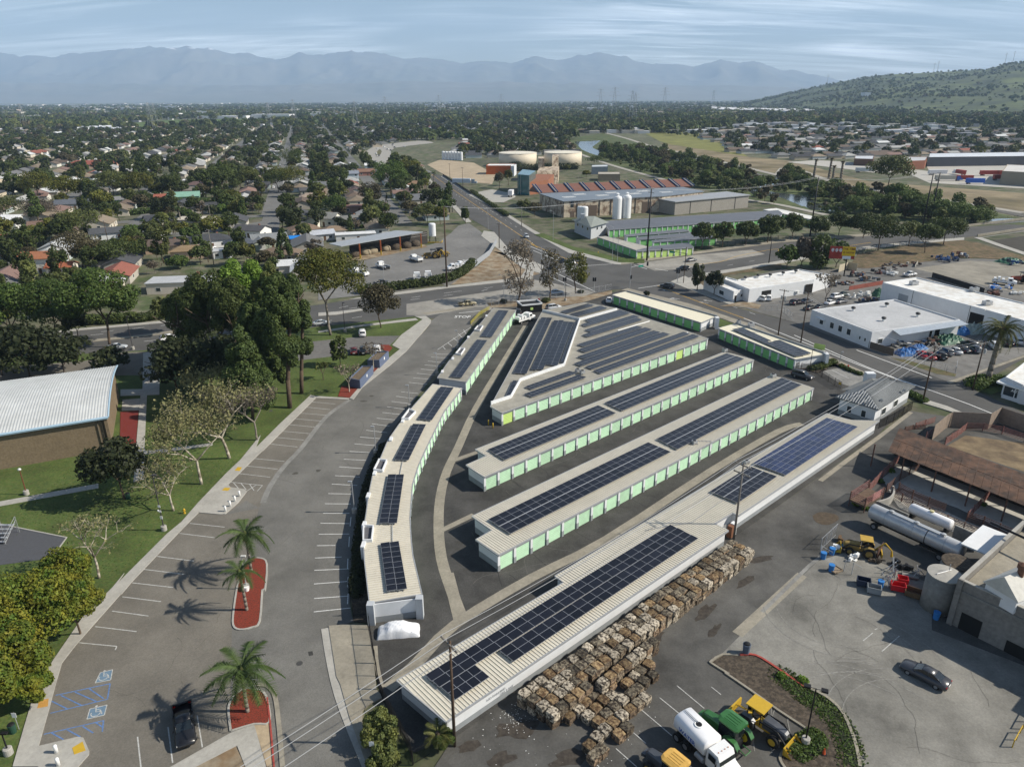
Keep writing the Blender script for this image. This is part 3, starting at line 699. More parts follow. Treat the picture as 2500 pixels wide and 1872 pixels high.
sheet('dirt_field','c 1300,470 1990,580 d 400,610 1020,770 2212,860 d 2600,900 d 2600,1060 d 2212,1010 1380,880 830,800 d 0,650 c 1400,540',.03,mat('dry_field',(.23,.185,.115),.95,.25,.05,col2=(.14,.115,.06),big=.25,bsc=.02))
RIV=mat('river_water',(.05,.06,.06),.12,.1,.05,spec=.9,bump=.02,bumpscale=1.5)
sheet('riverbed','c 560,440 880,395 1230,495 2212,735 d 330,690 830,840 1380,915 2212,1050 d 2600,1090 d 2600,1130 d 2100,1100 1750,1120 690,1020 0,905 c 1900,900 1560,810 1320,745 830,610 690,560 600,500',.02,mat('riverbed_brush',(.06,.085,.025),.95,.35,.2,col2=(.09,.1,.04),big=.3,bsc=.03))
for s in('c 640,462 770,458 840,455 780,500 800,520 900,560 880,590 820,570 700,525','c 1000,560 1190,540 1210,580 1060,600','c 1360,615 1410,598 1500,605 1640,640 1500,655 1420,670 1380,690 1340,690','d 160,750 290,755 320,790 200,810 100,840','d 80,820 260,850 520,880 600,940 500,960 330,890 120,870','d 500,930 900,960 850,1000 560,985','c 2080,740 2212,735 d 316,760 d 260,800 d 150,790','d 1900,1080 1960,1060 2110,1055 2212,1062 2212,1080 1900,1105'):
 sheet('river_water',s,.06,RIV,2)
TRAIL=mat('pale_trail',(.33,.31,.27),.9,.1,.4)
for s,wd in(('c 420,440 480,480 690,560 830,612 1050,680 1330,755',5),('c 1900,905 d 100,915 d 330,950 d 690,1028',5),('c 880,395 1050,440 1230,495 1700,600 2212,722',6),('c 2212,722 d 400,660 830,800 1380,875 1700,930 2212,1012',6)):
 mb=MB();rbn(mb,slin(W(s),3),wd,.12);sct('levee_path',mb,TRAIL)
ROCK=mat('levee_rock',(.11,.105,.095),.95,.35,.6)
mb=MB();rbn(mb,slin(W('c 1230,515 1700,622 2212,745 d 400,685 830,822 1380,895'),3),6,.1);sct('levee_slope',mb,ROCK)
mb=MB();rbn(mb,slin(W('d 1900,965 2212,1032 2500,1080'),3),9,.1);sct('levee_slope',mb,ROCK)
sheet('curved_highway','b 890,560 890,600 965,640 1130,640 1120,560 1150,510 1380,480 1450,470 1380,455 1280,460 1020,490 960,515',.04,mat('pale_highway',(.3,.285,.255),.9,.08,.5),2)
sheet('highway_median','b 1000,560 1030,520 1050,540 1020,580',.08,DRYG,2)
sheet('dirt_lot','b 1400,640 1500,600 1760,625 1860,680 1930,720 b 1900,790 1620,760 1500,700',.04,mat('sand_lot',(.36,.29,.2),.95,.15,.1))
sheet('depot_yard','b 1740,860 1900,830 2000,850 2080,860 2080,890 1990,930 1880,930',.04,CONC)
sheet('trailer_yard','d 380,620 600,605 890,620 1480,690 1460,650 2300,640 2300,830 1480,780 1300,700 1040,700 900,680',.05,mat('pale_lot',(.4,.38,.34),.9,.08,.1))
SUBST=mat('suburb_street',(.15,.148,.14),.9,.1,1,big=.15)
for s,wd in(('a 2100,1040 2150,820',12),('a 230,740 300,610',10),('a 950,1290 1560,1160 2212,1060 b 330,1075 500,1075',9),('a 0,1390 170,1380',9),('a 1050,1160 1250,1190',8),('a 1180,1175 1500,1170 1640,1150',7)):
 mb=MB();rbn(mb,W(s),wd,.03);sct('suburb_street',mb,SUBST)
sheet('front_lawn','a 1000,1210 1180,1180 1230,1215 1060,1240',.04,LAWN)
sheet('front_lawn','a 1320,1200 1400,1190 1480,1225 1380,1240',.04,LAWN)
sheet('front_lawn','a 30,1330 200,1300 190,1360 20,1375',.04,LAWN)
sheet('front_lawn','a 800,880 1090,860 1070,905 850,900',.04,LAWN)
# ============================================================ avenue, crossing and streets
sheet('avenue','e -400,760 0,715 620,650 1320,586 f 570,455 900,403 1240,368 1560,325 1990,280 2212,258 c 150,1310 20,1160 b 1740,1060 1600,930 1460,800 1410,690 1510,725 1730,870 1900,960 2212,1160 c 600,1310 960,1405 1120,1400 1500,1338 2212,1240 d 1030,1185 1760,1108 2600,1000 2600,1100 d 2212,1150 1750,1200 1300,1240 870,1290 340,1385 0,1445 c 1640,1485 c 1500,1530 g 1560,345 1700,402 1860,470 h 440,592 580,640 1000,800 1620,1050 2212,845 2700,700 2700,1050 2212,870 1800,1100 2000,1190 2212,1290 2212,1480 l 1760,50 h 1440,1190 1000,1010 690,850 330,690 0,600 g 1740,545 1500,460 1050,335 930,340 g 700,395 f 2212,460 1900,520 1430,560 1310,545 900,590 560,625 e 1230,800 800,830 0,900 e -400,940',.02,ASPH_R)
av=sheet('avenue_paving','f 1240,450 1990,340 2212,310 g 330,262 g 520,300 800,358 700,395 400,400 0,450 f 1900,525 1700,490 1400,540 1240,535',.03,mat('avenue_concrete',(.27,.255,.225),.9,.1,.8,big=.25,bsc=.12))
sheet('avenue_paving','c 1120,1402 1560,1338 2010,1295 2110,1330 1620,1412 1500,1442 1260,1458',.03,mat('avenue_concrete',(.3,.28,.25)))
def rsl(name,s,m=CONC,h=.14):return slab(name,s,m,h)
rsl('median_strip','e -200,830 0,800 500,752 600,735 1000,700 1340,658 1340,675 1000,715 700,745 0,830 -200,870',CCY)
rsl('median_strip','f 560,520 690,512 900,487 900,500 690,535 560,545',CONC)
for s,m in(('e 0,705 620,640 1320,575 1320,592 620,655 0,722',CONC),('f 800,415 900,398 1240,350 1560,312 1990,262 2120,244 c 300,1400 330,1440 f 2212,258 1990,284 1560,328 1240,370 900,408',CONC),('c -60,1150 20,1160 150,1310 400,1420 380,1480 240,1440 100,1330 -80,1190',CONC),
             ('b 1400,700 1430,760 1600,930 1740,1080 1700,1085 1570,940 1400,780',CONC),('b 1520,720 1740,860 1900,945 2212,1140 c 610,1295 960,1390 1010,1390 1000,1412 950,1410 590,1320 b 2212,1165 1900,968 1730,880 1505,732',CONC),
             ('c 1000,1388 1500,1322 2212,1222 d 1030,1170 1030,1188 c 2212,1242 1500,1340 1000,1412',CCY),('d 1750,1202 1300,1238 870,1285 340,1380 0,1438 c 1640,1478 c 1500,1520 c 1500,1545 c 1650,1500 d 0,1458 350,1400 880,1305 1300,1258 1750,1220',CONC),
             ('g 1380,280 1490,235 1620,300 1740,395 1900,455 2060,480 2060,492 1880,472 1700,405 1540,345 1440,305',CONC)):
 rsl('sidewalk',s,m)
rsl('sidewalk','g 1000,345 1050,330 1550,455 1800,540 2100,640 h 240,665 h 700,850 1000,985 1000,1003 690,868 220,690 g 1780,565 1500,480 1040,350',CCY)
rsl('sidewalk','h 1440,1185 1620,1240 1780,1308 1700,1300 1580,1260 1430,1215',CONC)
rsl('sidewalk','f 1350,520 1700,470 1760,478 1700,488 1400,530',CCY,.05)
rsl('grass_verge','c 330,1180 400,1170 620,1270 960,1355 1180,1370 1180,1400 980,1395 620,1300',LAWN,.16)
rsl('sidewalk','h 1620,1052 2212,848 2700,680 2700,700 2212,862 1640,1068',CCY)
sheet('dirt_verge','f 1560,305 1700,215 1800,150 1940,0 2020,60 g 0,40 g 130,90 g 380,215 g 200,260 0,285 f 1990,262',.035,DIRT)
sheet('dirt_verge','g -40,440 60,430 300,430 520,400 700,390 930,345 930,370 700,440 520,470 390,490 200,470 0,480',.045,DIRT)
sheet('dirt_verge','g 1470,310 1560,345 1900,440 c 1640,1500 d 0,1462 340,1400 d 340,1440 g 1900,215 g 1640,260',.05,SLOPE)
sheet('dirt_verge','g 1760,470 1950,430 2080,460 2060,490 1880,470',.17,DIRT)
st=bpy.data.objects['avenue']
for s,on,off,m in(('e 500,695 780,664 1020,640 1240,617 1600,588',3,9,LINE),('e 700,690 1100,655',3,9,LINE),('e 1110,738 1400,710 f 820,558 1000,530',3,9,LINE),('f 720,480 1000,425 1280,400 1600,357 1980,310 2212,285',3,8,LINE),('f 800,485 1270,418 1820,350 g 60,310',3,8,LINE),
                      ('b 1560,830 1760,960 2212,1240 c 300,1270 600,1400',3,7,LINE),('b 1640,830 1900,1000 2212,1200',3,7,LINE),('c 1560,1440 1820,1417 2080,1370',3,9,LINE),('g 1850,465 2120,560',2.5,5,LINE)):
 dashes(st,s,on,off,m,.16,.035)
for s in('b 1400,690 1510,770 1740,930 2212,1250 c 300,1250 560,1360 700,1410','c 1500,1415 1760,1390 1900,1345 2212,1290 d 340,1340 d 1030,1240','g 1280,310 1560,420 2000,580','e 0,800 500,757'):
 for d in(0,.35):
  p=[(x+d*.5,y+d)for x,y in W(s)];mb=MB();rbn(mb,slin(p,3),.13,.036);obj('centre_line',mb.mesh('centre_line',YEL),st)
for s in('h 50,560 500,740 900,905 1300,1055','h 1290,1045 1780,1220 2212,1400','h 440,690 1000,935 1380,1080','h 920,805 1500,1020','h 0,598 690,845'):
 mb=MB();rbn(mb,slin(W(s),3),.3,.036);obj('lane_line',mb.mesh('lane_line',LINE),st)
lines(st,'g 500,212 800,355 g 440,235 690,345 g 500,212 700,160 g 480,195 640,160 g 640,160 960,140 g 1100,150 1200,180 g 1260,178 1360,195 g 1130,330 1330,300 f 1645,520 1810,503 c 300,1270 520,1360 c 320,1300 600,1420 c 400,1330 640,1430 h 2212,850 1620,1052',None,.3,.037,'stop_line')
def arrow_mark(parent,s,ang,sz=2.6):
 mb=MB();x,y=W(s)[0];c,sn=math.cos(ang),math.sin(ang)
 for poly in([(-sz*.5,-.1),(sz*.2,-.1),(sz*.2,.1),(-sz*.5,.1)],[(sz*.2,-.4),(sz*.6,0),(sz*.2,.4)]):mb.flat([(x+a*c-b*sn,y+a*sn+b*c)for a,b in poly],.037)
 obj('turn_arrow',mb.mesh('turn_arrow',LINE),parent)
for s,a in(('g 1420,408',R(150)),('g 1640,440',R(150)),('g 1670,425',R(150)),('g 1400,412',R(150)),('g 1350,345',R(150))):arrow_mark(st,s,a)
br=thg('road_bridge','concrete road bridge with railings carrying the avenue over the river channel','bridge',(*W('d 2000,1130')[0],0))
mb=MB();rbn(mb,W('d 1750,1120 2212,1062 2650,1000'),.5,1.0,z0=.0);prt('parapet',mb,CCY,br)
mb=MB();rbn(mb,W('d 1850,1195 2212,1140 2650,1085'),.5,1.0,z0=.0);prt('parapet',mb,CCY,br)
mb=MB();rbn(mb,W('d 1880,1200 2212,1152 2650,1100'),.9,.02,z0=-.04);prt('deck_edge',mb,CCD,br)
a,b=W('d 1750,1105 2600,990');L=math.dist(a,b)
for k in range(34):
 f=k/33;mb=MB();mb.ob((a[0]+(b[0]-a[0])*f,a[1]+(b[1]-a[1])*f),(1,0),.3,.3,1.003,1.35);prt('rail_post',mb,CCY,br)
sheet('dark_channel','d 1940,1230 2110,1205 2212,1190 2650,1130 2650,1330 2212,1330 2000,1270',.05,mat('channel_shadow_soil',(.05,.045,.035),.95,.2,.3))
p=W('d 1730,1130 2212,1270 2650,1360');mb=MB();rbn(mb,W('d 1850,1200 1990,1250 2212,1325 2500,1420'),3.5,.09);sct('service_path',mb,CONC)
# ============================================================ works yard across the avenue
sheet('works_yard','b 700,1600 780,1480 900,1380 1360,1275 1480,1240 1580,1170 1640,1110 1720,1090 1930,1240 1880,1320 1760,1440 1560,1580 f 1500,290 1240,345 880,385 f 560,420 f 560,300',.04,mat('works_yard_asphalt',(.17,.165,.155),.9,.12,.7,big=.2))
sheet('sand_apron','b 780,1360 1380,1255 1400,1275 860,1385',.06,DIRT)
sheet('salvage_yard','h 180,520 440,590 580,640 1000,800 1620,1048 2212,842 2700,660 2700,-300 d 2700,1420 d 2212,1400 2000,1370 1700,1360 1350,1400 930,1430 700,1450 340,1445 h 0,260 g 1900,460',.01,mat('salvage_yard_asphalt',(.15,.145,.135),.9,.2,.5,big=.3))
sheet('storage_lot','d 1360,1440 1800,1380 2212,1400 2650,1440 2650,1640 2212,1640 1900,1570',.03,mat('worn_lot',(.24,.22,.18),.9,.15,.3,big=.25))
sheet('brown_slope','d 860,1430 930,1330 1300,1265 1700,1215 1850,1240 2010,1290 2300,1370 2212,1400 2000,1365 1700,1355 1360,1400 1000,1440',.06,SLOPE)
sheet('grass_verge','h 1180,865 1300,880 1690,990 1680,1010 1540,990',.05,DRYG)
sheet('palm_bed','h 1820,1100 1900,1040 2050,1040 2060,1110 1960,1150',.06,LAWN)
# ============================================================ park and car park
sheet('park_lawn','e -400,900 0,850 800,830 1230,800 f 560,625 900,590 1310,545 1430,560 1400,600 1100,900 900,1080 830,1175 540,1165 430,1270 120,1580 i 1950,330 1740,520 1530,730 1100,1150 900,1350 m 860,110 640,340 420,660 280,880 100,1492 -100,1700 i -1200,1600 i -1200,300',.03,LAWN)
lot=sheet('parking_lot','f 1430,580 1400,640 1240,800 1130,900 900,1080 820,1180 540,1165 430,1270 260,1440 120,1580 i 2020,300 1780,560 1535,795 1440,890 1210,1130 1020,1330 940,1420 m 735,380 580,560 480,690 430,860 300,1335 300,1560 1500,1900 n 2300,1900 n 960,1500 n 740,1060 n 680,820 600,420 n 760,400 830,370 j 800,1500 830,1060 880,660 960,440 1090,220 1210,50 f 1480,960 1660,745 1740,620 1830,500 f 1880,470 1700,480 1500,530',.04,ASPH)
sheet('parking_bays','f 540,1165 800,1182 620,1310 430,1560 f 260,1750 i 2180,420 2080,580 2030,700 2000,760 1900,700 1740,810 1535,795 1790,560 2016,316 f 120,1580 260,1440 430,1270',.046,ASPH_S)
sheet('parking_bays','i 1535,797 1740,812 2000,760 1960,900 1900,1140 1880,1200 m 1840,0 1790,410 1780,900 m 1800,980 1750,1080 1780,1220 m 1330,1492 1200,1600 300,1560 300,1335 380,1060 430,860 480,690 580,560 735,380 930,165 1075,0 i 1210,1130 1440,890',.047,ASPH_S)
mb=MB();rbn(mb,slin(W('f 800,1190 620,1320 430,1560 i 2190,440 2080,600 2030,720'),3),.9,.05);sct('concrete_gutter',mb,CCD)
sheet('park_drive','e 650,890 930,825 1230,812 1230,1000 930,1000 640,1010 0,1080 -300,1100 -300,960',.045,ASPH_S)
sheet('park_drive','f 300,760 560,735 900,700 1190,695 1110,770 1000,850 940,830 700,850 300,900',.045,mat('park_drive_asphalt',(.14,.135,.128),.9,.15,1,big=.2))
rsl('park_walk','f 560,660 900,610 1310,560 1330,575 900,625 560,672',CONC,.09)
rsl('park_walk','e 1105,830 1240,815 1230,1110 1135,1150 1115,1560 1050,1560 1085,1150 1100,1100',CONC,.1)
rsl('park_walk','e 930,1110 1230,1105 1230,1150 930,1160',CONC,.09)
rsl('park_walk','e 945,1190 1080,1180 1075,1270 940,1275',CONC,.09)
rsl('park_walk','i -400,780 0,710 760,572 760,606 0,746 -400,830',CONC,.08)
rsl('park_walk','i 1055,270 1120,300 1110,540 1030,560',CONC,.1)
rsl('park_walk','i 1110,320 1400,290 1640,258 1640,278 1400,310 1110,348',CONC,.08)
slab('red_play_pad','e 930,1285 1070,1272 1048,1535 925,1545',mat('red_rubber_paving',(.15,.025,.02),.9,.12,4),.11)
sheet('service_court','i -400,800 0,882 515,988 380,1150 0,1200 -400,1250',.06,mat('dark_court_asphalt',(.075,.077,.085),.9,.08,3));kbl('court_kerb','i -200,845 0,884 515,988 400,1145',CONC,.2,.12,0)
slab('sidewalk','f 1430,575 1425,600 1240,815 1120,920 900,1095 830,1190 800,1180 900,1065 1090,880 1190,800 1130,770 1200,690 1365,570 1300,545 1390,545',CONC,.14)
slab('sidewalk','f 540,1162 800,1178 790,1190 540,1178 i 2030,320 2020,325 1780,560 1530,800 1440,890 1210,1130 1020,1330 940,1425 m 930,165 735,385 580,562 480,692 430,862 380,1052 300,1335 300,1492 100,1492 190,1180 280,880 420,660 640,340 870,110 960,0 i 900,1350 1100,1150 1290,960 1400,870 1530,720 1740,500 1860,385 2010,200 f 80,1560 270,1370 500,1155',CONC,.14)
slab('kerb_platform','i 1780,603 1890,618 1905,635 1840,720 1740,808 1700,812 1535,797 1540,780 1760,580',CONC,.15)
slab('kerb_platform','m 298,1335 600,1264 645,1270 690,1370 688,1400 600,1500 298,1510',CONC,.15)
slab('ramp_path','m 1290,1510 1780,1232 1962,1165 2060,1510 1900,1510 1830,1330 1480,1510',CONC,.12)
sheet('planter_soil','m 1480,1505 1822,1335 1900,1505',.08,DIRT);slab('dirt_strip','m 1962,1168 2080,1150 2120,1492 2060,1492',mat('sandy_strip',(.38,.3,.2),.95,.15,2),.1)
for s in('i 1925,1150 2015,1150 2060,1195 2045,1400 m 2025,130 2005,370 1945,418 1850,435 1800,400 1805,280 1835,90 i 1865,1300 1880,1200','m 1782,1218 1765,1080 1775,1000 1830,925 1900,892 1985,895 2055,950 2080,1148 1960,1165'):
 pts=slin(W(s)+[W(s)[0]],3)[:-1];slab('mulch_island',s,MULCH,.13,pts=pts);kbl('island_kerb',s,CONC,.22,.17,0,True,pts=pts)
kbl('island_kerb','m 1985,862 2060,870 2120,945 2150,1150 2180,1492',CCY,.45,.13);kbl('red_kerb','m 2062,960 2085,1150 2115,1492',REDC,.16,.18)
slab('mulch_bed','f 740,1085 890,1088 800,1175 712,1165',MULCH,.12);slab('mulch_bed','f 985,935 1040,938 1000,985 960,980',MULCH,.12);slab('mulch_bed','f 1040,768 1105,768 1130,790 1100,825 1050,800',MULCH,.16)
slab('tactile_pad','i 1835,447 1868,450 1850,478 1812,474',YLP,.155);slab('tactile_pad','i 1735,607 1780,610 1760,632 1712,628',YLP,.165);slab('tactile_pad','m 560,1350 640,1302 664,1370 575,1402',YLP,.165);slab('tactile_pad','m 305,985 378,970 372,1030 290,1045',mat('worn_orange_pad',(.45,.24,.06),.8,.2,5),.155)
lines(lot,'f 505,1205 690,1222 f 460,1245 650,1265 f 420,1292 620,1308 f 375,1335 580,1353 f 325,1380 540,1400 f 275,1430 495,1450 f 225,1478 450,1500 f 170,1528 400,1553 j 65,378 298,400 j 5,435 245,460 i 1840,493 2085,522 i 1465,878 1733,907 i 1385,955 1655,988 i 1300,1040 1580,1073 i 1212,1132 1497,1168 i 1110,1232 1420,1270 i 1020,1336 1337,1372 m 945,180 1242,217 m 865,290 1147,328 m 735,410 1055,448 m 610,534 902,562 m 902,562 890,590 m 890,590 512,660 m 1062,1260 1088,1492 m 1297,1185 1333,1460 m 1522,1095 1562,1340 i 1780,560 2025,585 i 2025,585 1985,630 i 1800,562 1840,608 i 1860,570 1900,618 i 1925,575 1960,625 i 1980,580 1905,628',LINEF,.12,.055)
lines(lot,'j 525,1560 808,1530 j 527,1457 790,1438 j 527,1345 790,1325 j 530,1240 795,1228 j 535,1145 740,1137 j 550,1050 690,1048 j 563,962 800,960 j 577,877 800,880 j 597,800 800,800 j 612,726 810,728 j 636,648 830,652 j 664,575 860,585 j 690,510 880,520 j 720,442 900,455 j 757,383 930,392 j 800,323 960,333 j 838,265 1000,278 j 880,212 1040,225 j 930,160 1090,178 j 973,110 1110,128 j 1010,67 1150,80 j 1055,23 1190,38 f 1090,1243 1230,1262 f 1125,1202 1270,1220 f 1160,1162 1290,1180 f 1200,1128 1330,1140 f 1258,1055 1400,1070 f 1292,1020 1420,1030 f 1320,985 1460,1000 f 1350,952 1490,965 f 1380,920 1510,932 f 1405,890 1540,905 f 1430,860 1560,868 f 1460,835 1600,840 f 1480,803 1740,628',LINE,.12,.055)
lines(lot,'j 785,1500 790,1420 j 785,1370 790,1290 j 785,1230 788,1150 j 795,1060 800,980 j 805,900 812,830 j 825,1080 830,990 f 1520,780 1540,800 f 1560,750 1590,775 f 1600,712 1640,742 f 1640,680 1670,710 f 1680,650 1700,680',LINE,.12,.055)
BL='m 430,940 850,850 m 850,850 830,970 m 830,970 390,1078 m 470,940 630,1018 m 580,915 750,990 m 690,890 800,965 m 400,985 520,1045 m 340,1240 800,1135 m 800,1135 790,1220 m 400,1230 490,1280 m 520,1205 620,1260 m 640,1180 720,1230 m 740,1150 790,1185'
lines(lot,BL,BLUEL,.13,.0617)
for s in('m 775,765 870,742 855,822 735,845','m 695,1045 826,1014 806,1092 672,1124'):
 p=W(s);mb=MB();mb.flat(p,.057);o=obj('disabled_bay_panel',mb.mesh('disabled_bay_panel',mat('faded_blue_paint',(.13,.2,.27),.8,.15,3)),lot)
 lines(lot,'m '+' '.join(f'{a} {b}' for a,b in zip(s.split()[1:],s.split()[2:]+s.split()[1:2])),LINEF,.09,.06)
 u=unt(p[3],p[2]);c=cen(p);ang=math.atan2(u[1],u[0])-R(90);mb=MB()
 def loc(a,b,c=c,u=u):return(c[0]+u[0]*a-u[1]*b,c[1]+u[1]*a+u[0]*b)
 pts=[loc(.45*math.cos(t)-.1,.45*math.sin(t)-.1)for t in[R(-200+25*k)for k in range(11)]];rbn(mb,pts,.09,.061)
 rbn(mb,[loc(-.2,.65),loc(-.12,.05),loc(.35,.02),loc(.5,-.4)],.1,.061);rbn(mb,[loc(-.16,.35),loc(.15,.33)],.08,.061);mb.flat([loc(-.2+.13*math.cos(k),.85+.13*math.sin(k))for k in[q*.785 for q in range(8)]],.061)
 obj('wheelchair_symbol',mb.mesh('wheelchair_symbol',LINEF),lot)
tm=txm('STOP',2.4,LINE,.0);o=obj('stop_lettering',tm,lot,(*W('f 1672,550')[0],.06),R(-4));o.scale=(.8,1.3,1)
MANH=mat('cast_iron_cover',(.06,.058,.055),.6,.2,10)
for s in('n 415,693','i 2090,10'):
 g=W(s)[0];mb=MB();mb.la([(.36,.03),(.36,.056),(.3,.062),(.05,.06)],18,g);obj('manhole_cover',mb.mesh('manhole_cover',MANH),lot)
mb=MB();mb.flat(W('n 480,605 515,598 522,630 488,638'),.058);obj('utility_cover',mb.mesh('utility_cover',ASPH_D),lot)
STAIN=mat('oil_stain',(.07,.065,.055),.9,.3,6)
rr=random.Random(4)
for s in('f 540,1195','f 545,1285','j 120,345','m 740,475','m 560,705','m 700,855','m 1150,365','m 1210,1445','m 600,1180','m 860,1370','m 1180,150','i 1550,845','i 1475,915','i 2000,345','i 2075,290','j 385,495','f 970,1160','f 910,1200','j 20,405','j 180,295','j 320,315','j 560,470'):
 g=W(s)[0];n=11;a0=rr.random()*3;q=[(g[0]+math.cos(6.283*i/n+a0)*rr.uniform(.3,.8),g[1]+math.sin(6.283*i/n+a0)*rr.uniform(.2,.6))for i in range(n)];mb=MB();mb.flat(q,.053);obj('oil_stain',mb.mesh('oil_stain',STAIN),lot)
slab('sidewalk','n 640,408 780,398 938,402 985,640 1010,900 1060,960 960,1010 900,1060 900,1180 1010,1492 940,1500 800,1110 730,860 700,800',CCY,.16)
kbl('street_kerb','n 612,425 640,600 690,840 760,1060 900,1400 950,1520',CONC,.9,.1)
slab('hedge_bed','n 830,370 815,100 j 805,1492 835,1060 880,660 960,440 1095,220 1220,50 1250,20 1180,130 1050,340 1000,450 955,640 920,860 905,1000 910,1200 940,1500 n 950,380',SOIL,.08)
# ============================================================ storage yard ground
yard=sheet('storage_yard','n 942,405 n 935,0 j 905,1000 j 1000,450 1250,30 f 1480,1010 1860,500 f 2080,480 g 200,470 g 700,430 930,360 1040,335 1740,545 h 240,660 690,850 1000,1005 h 1020,1100 h1300,1250 l 1090,190 k 1840,1010 n 1620,1262 n 1300,1380 n 1060,960 n 985,640'.replace('h1300','h 1300'),.05,ASPH_D)
for s,wd in(('j 1660,1590 1590,1400 1510,1150 1488,900 1500,680 1550,480 1640,290 f 1780,1250 2000,880 2160,620',1.5),('n 1095,890 1320,690 1620,390 2212,30 k 890,1000 1700,470 2212,170 l 500,112',1.5),('j 1585,400 1785,330',1.0),('j 1515,930 1760,812',1.0),('n 1560,0 1655,375',1.5),('n 1050,880 1010,700 1000,560',.5)):
 mb=MB();rbn(mb,slin(W(s),3),wd,.07);obj('concrete_swale',mb.mesh('concrete_swale',CCY),yard)
for s in('k 310,1110 440,1215','k 640,940 790,1020','k 1080,680 1210,770','k 1450,490 1570,570','k 160,550 250,610','k 370,440 450,510','k 640,315 740,330','k 830,235 960,280','j 1940,1250 1980,1360','j 2030,1270 2140,1330','g 430,1260 520,1310','j 1850,620 1850,680','j 2050,540 2150,610','k 1780,310 1880,360','k 1080,120 1150,165'):
 a,b=W(s);q=[(a[0]+(b[0]-a[0])*f+rr.uniform(-.2,.2),a[1]+(b[1]-a[1])*f+rr.uniform(-.2,.2))for f in(0,.3,.6,1)];mb=MB();rbn(mb,q,.1,.056);obj('asphalt_crack',mb.mesh('asphalt_crack',mat('crack_tar',(.03,.03,.03),.8,0,1)),yard)
def cracks(parent,s,n,L,m,w_=.05,z=.058):
 poly=W(s);xs=[p[0]for p in poly];ys=[p[1]for p in poly];mb=MB()
 for k in range(n):
  p=(rr.uniform(min(xs),max(xs)),rr.uniform(min(ys),max(ys)))
  if not ipy(p,poly):continue
  a=rr.choice((.3,1.9,1.2))+rr.uniform(-.3,.3);q=[p]
  for j in range(int(L*rr.uniform(.4,1.6))):
   a+=rr.uniform(-.45,.45);p=(p[0]+math.cos(a),p[1]+math.sin(a))
   if not ipy(p,poly):break
   q.append(p)
  if len(q)>2:rbn(mb,q,w_,z)
 obj('surface_cracks',mb.mesh('surface_cracks',m),parent,kind='stuff')
CRK=mat('crack_tar',(.03,.03,.03));SCF=mat('tyre_scuff',(.215,.208,.19),.9,.3,3)
cracks(lot,'f 1480,560 1800,560 1480,950 j 1000,200 700,700 500,1500 300,1500 n 300,1500 600,1500 n 650,900 i 2000,1400 2080,800 j 200,550 f 900,1150',60,7,STAIN,.03)
cracks(lot,'m 1700,1000 1000,1400 500,1200 700,500 1000,300 i 1300,1200 1800,1000 1850,1250',26,5,STAIN,.025)
cracks(yard,'f 2080,600 j 1600,1500 n 1100,860 k 100,1480 l 500,200 h 700,1100 h 100,700 g 1700,750 g 300,1550',120,8,mat('pale_joint',(.12,.115,.105),.9,.2,3),.05)
sheet('office_court','h 640,970 800,940 960,1000 1000,1060 880,1090 790,1060',.065,CCD);lines(yard,'h 730,960 860,1025 h 690,985 775,1035',LINE,.1,.075)
slab('planting_bed','h 470,950 620,985 700,940 690,900 800,930 930,1000 960,1000 850,940 780,910 700,880 690,960',SOIL,.2)
slab('grass_bed','g 1745,560 1830,590 h 80,640 g 1800,640 1745,620',LAWN,.12)
# ============================================================ works yard at the lower right
sheet('cattle_yard_ground','n 1620,1260 k 1840,1010 l 1095,190 1340,10 1460,30 2212,140 l 2900,300 p 3000,1492 p 0,1800 o 0,1800 n 1450,1500 n 1560,1330',.03,YARDD)
sheet('concrete_apron','l 180,1590 l 620,1170 900,1080 1100,1180 1300,1260 1500,1350 l 1500,1700 p 2700,900 p 2700,1900 960,1800 900,1200 700,960 530,880 130,620 0,640 p -140,640 p 0,500',.045,YARDM)
sheet('pen_floor','l 1240,530 1400,440 2212,760 2700,900 2700,1150 l 2212,1010 1700,760 1250,600',.045,mat('pen_slab',(.4,.385,.35),.9,.15,.8,big=.15))
sheet('pen_floor','l 1120,530 1230,440 1400,440 1250,600 1180,640',.047,mat('pen_slab2',(.36,.35,.32),.9,.15,.8,big=.15))
sheet('pen_dirt','l 1620,280 1760,200 2212,260 2700,340 2700,560 2212,480',.047,mat('pen_manure',(.2,.15,.09),.95,.25,.6,col2=(.13,.095,.06),big=.2))
sheet('cobbled_strip','l 1180,660 1270,620 1700,830 2212,1060 2700,1250 2700,1330 2000,1060 1600,920 1250,760',.049,mat('cobbled_paving',(.34,.32,.28),.9,.45,3))
slab('planter_bed','o 1700,690 1790,632 1990,640 2030,632 p 160,640 230,690 520,885 620,940 760,1040 850,1170 900,1300 930,1492 380,1510 330,1440 345,1390 430,1310 555,1220 0,835 o 1800,775',SOIL,.1)
kbl('planter_kerb','o 1830,780 1700,700 1695,680 1780,630 1900,635',CCY,.25,.2,2);kbl('planter_kerb','o 1800,770 o 1990,900 o 2212,1060 p 560,1220',CCY,.25,.2,0);kbl('red_kerb','p 20,632 140,635 300,730 525,885',REDC,.25,.2,3);kbl('planter_kerb','p 530,880 680,950 800,1060 870,1200 920,1350 945,1492',CCY,.3,.18,3);kbl('planter_kerb','p 560,1240 430,1300 345,1385 330,1440 380,1520',CCY,.25,.18,3)
wy=bpy.data.objects['cattle_yard_ground']
lines(wy,'o 1430,865 1640,1040 o 1297,958 1490,1115 o 1157,1052 1390,1250 o 1095,1228 1190,1310 o 960,1350 1120,1492 o 725,1390 830,1492 o 1695,875 1770,935 p 1115,602 1250,482 p 970,520 1045,458 p 1080,425 1060,432',LINEF,.1,.06)
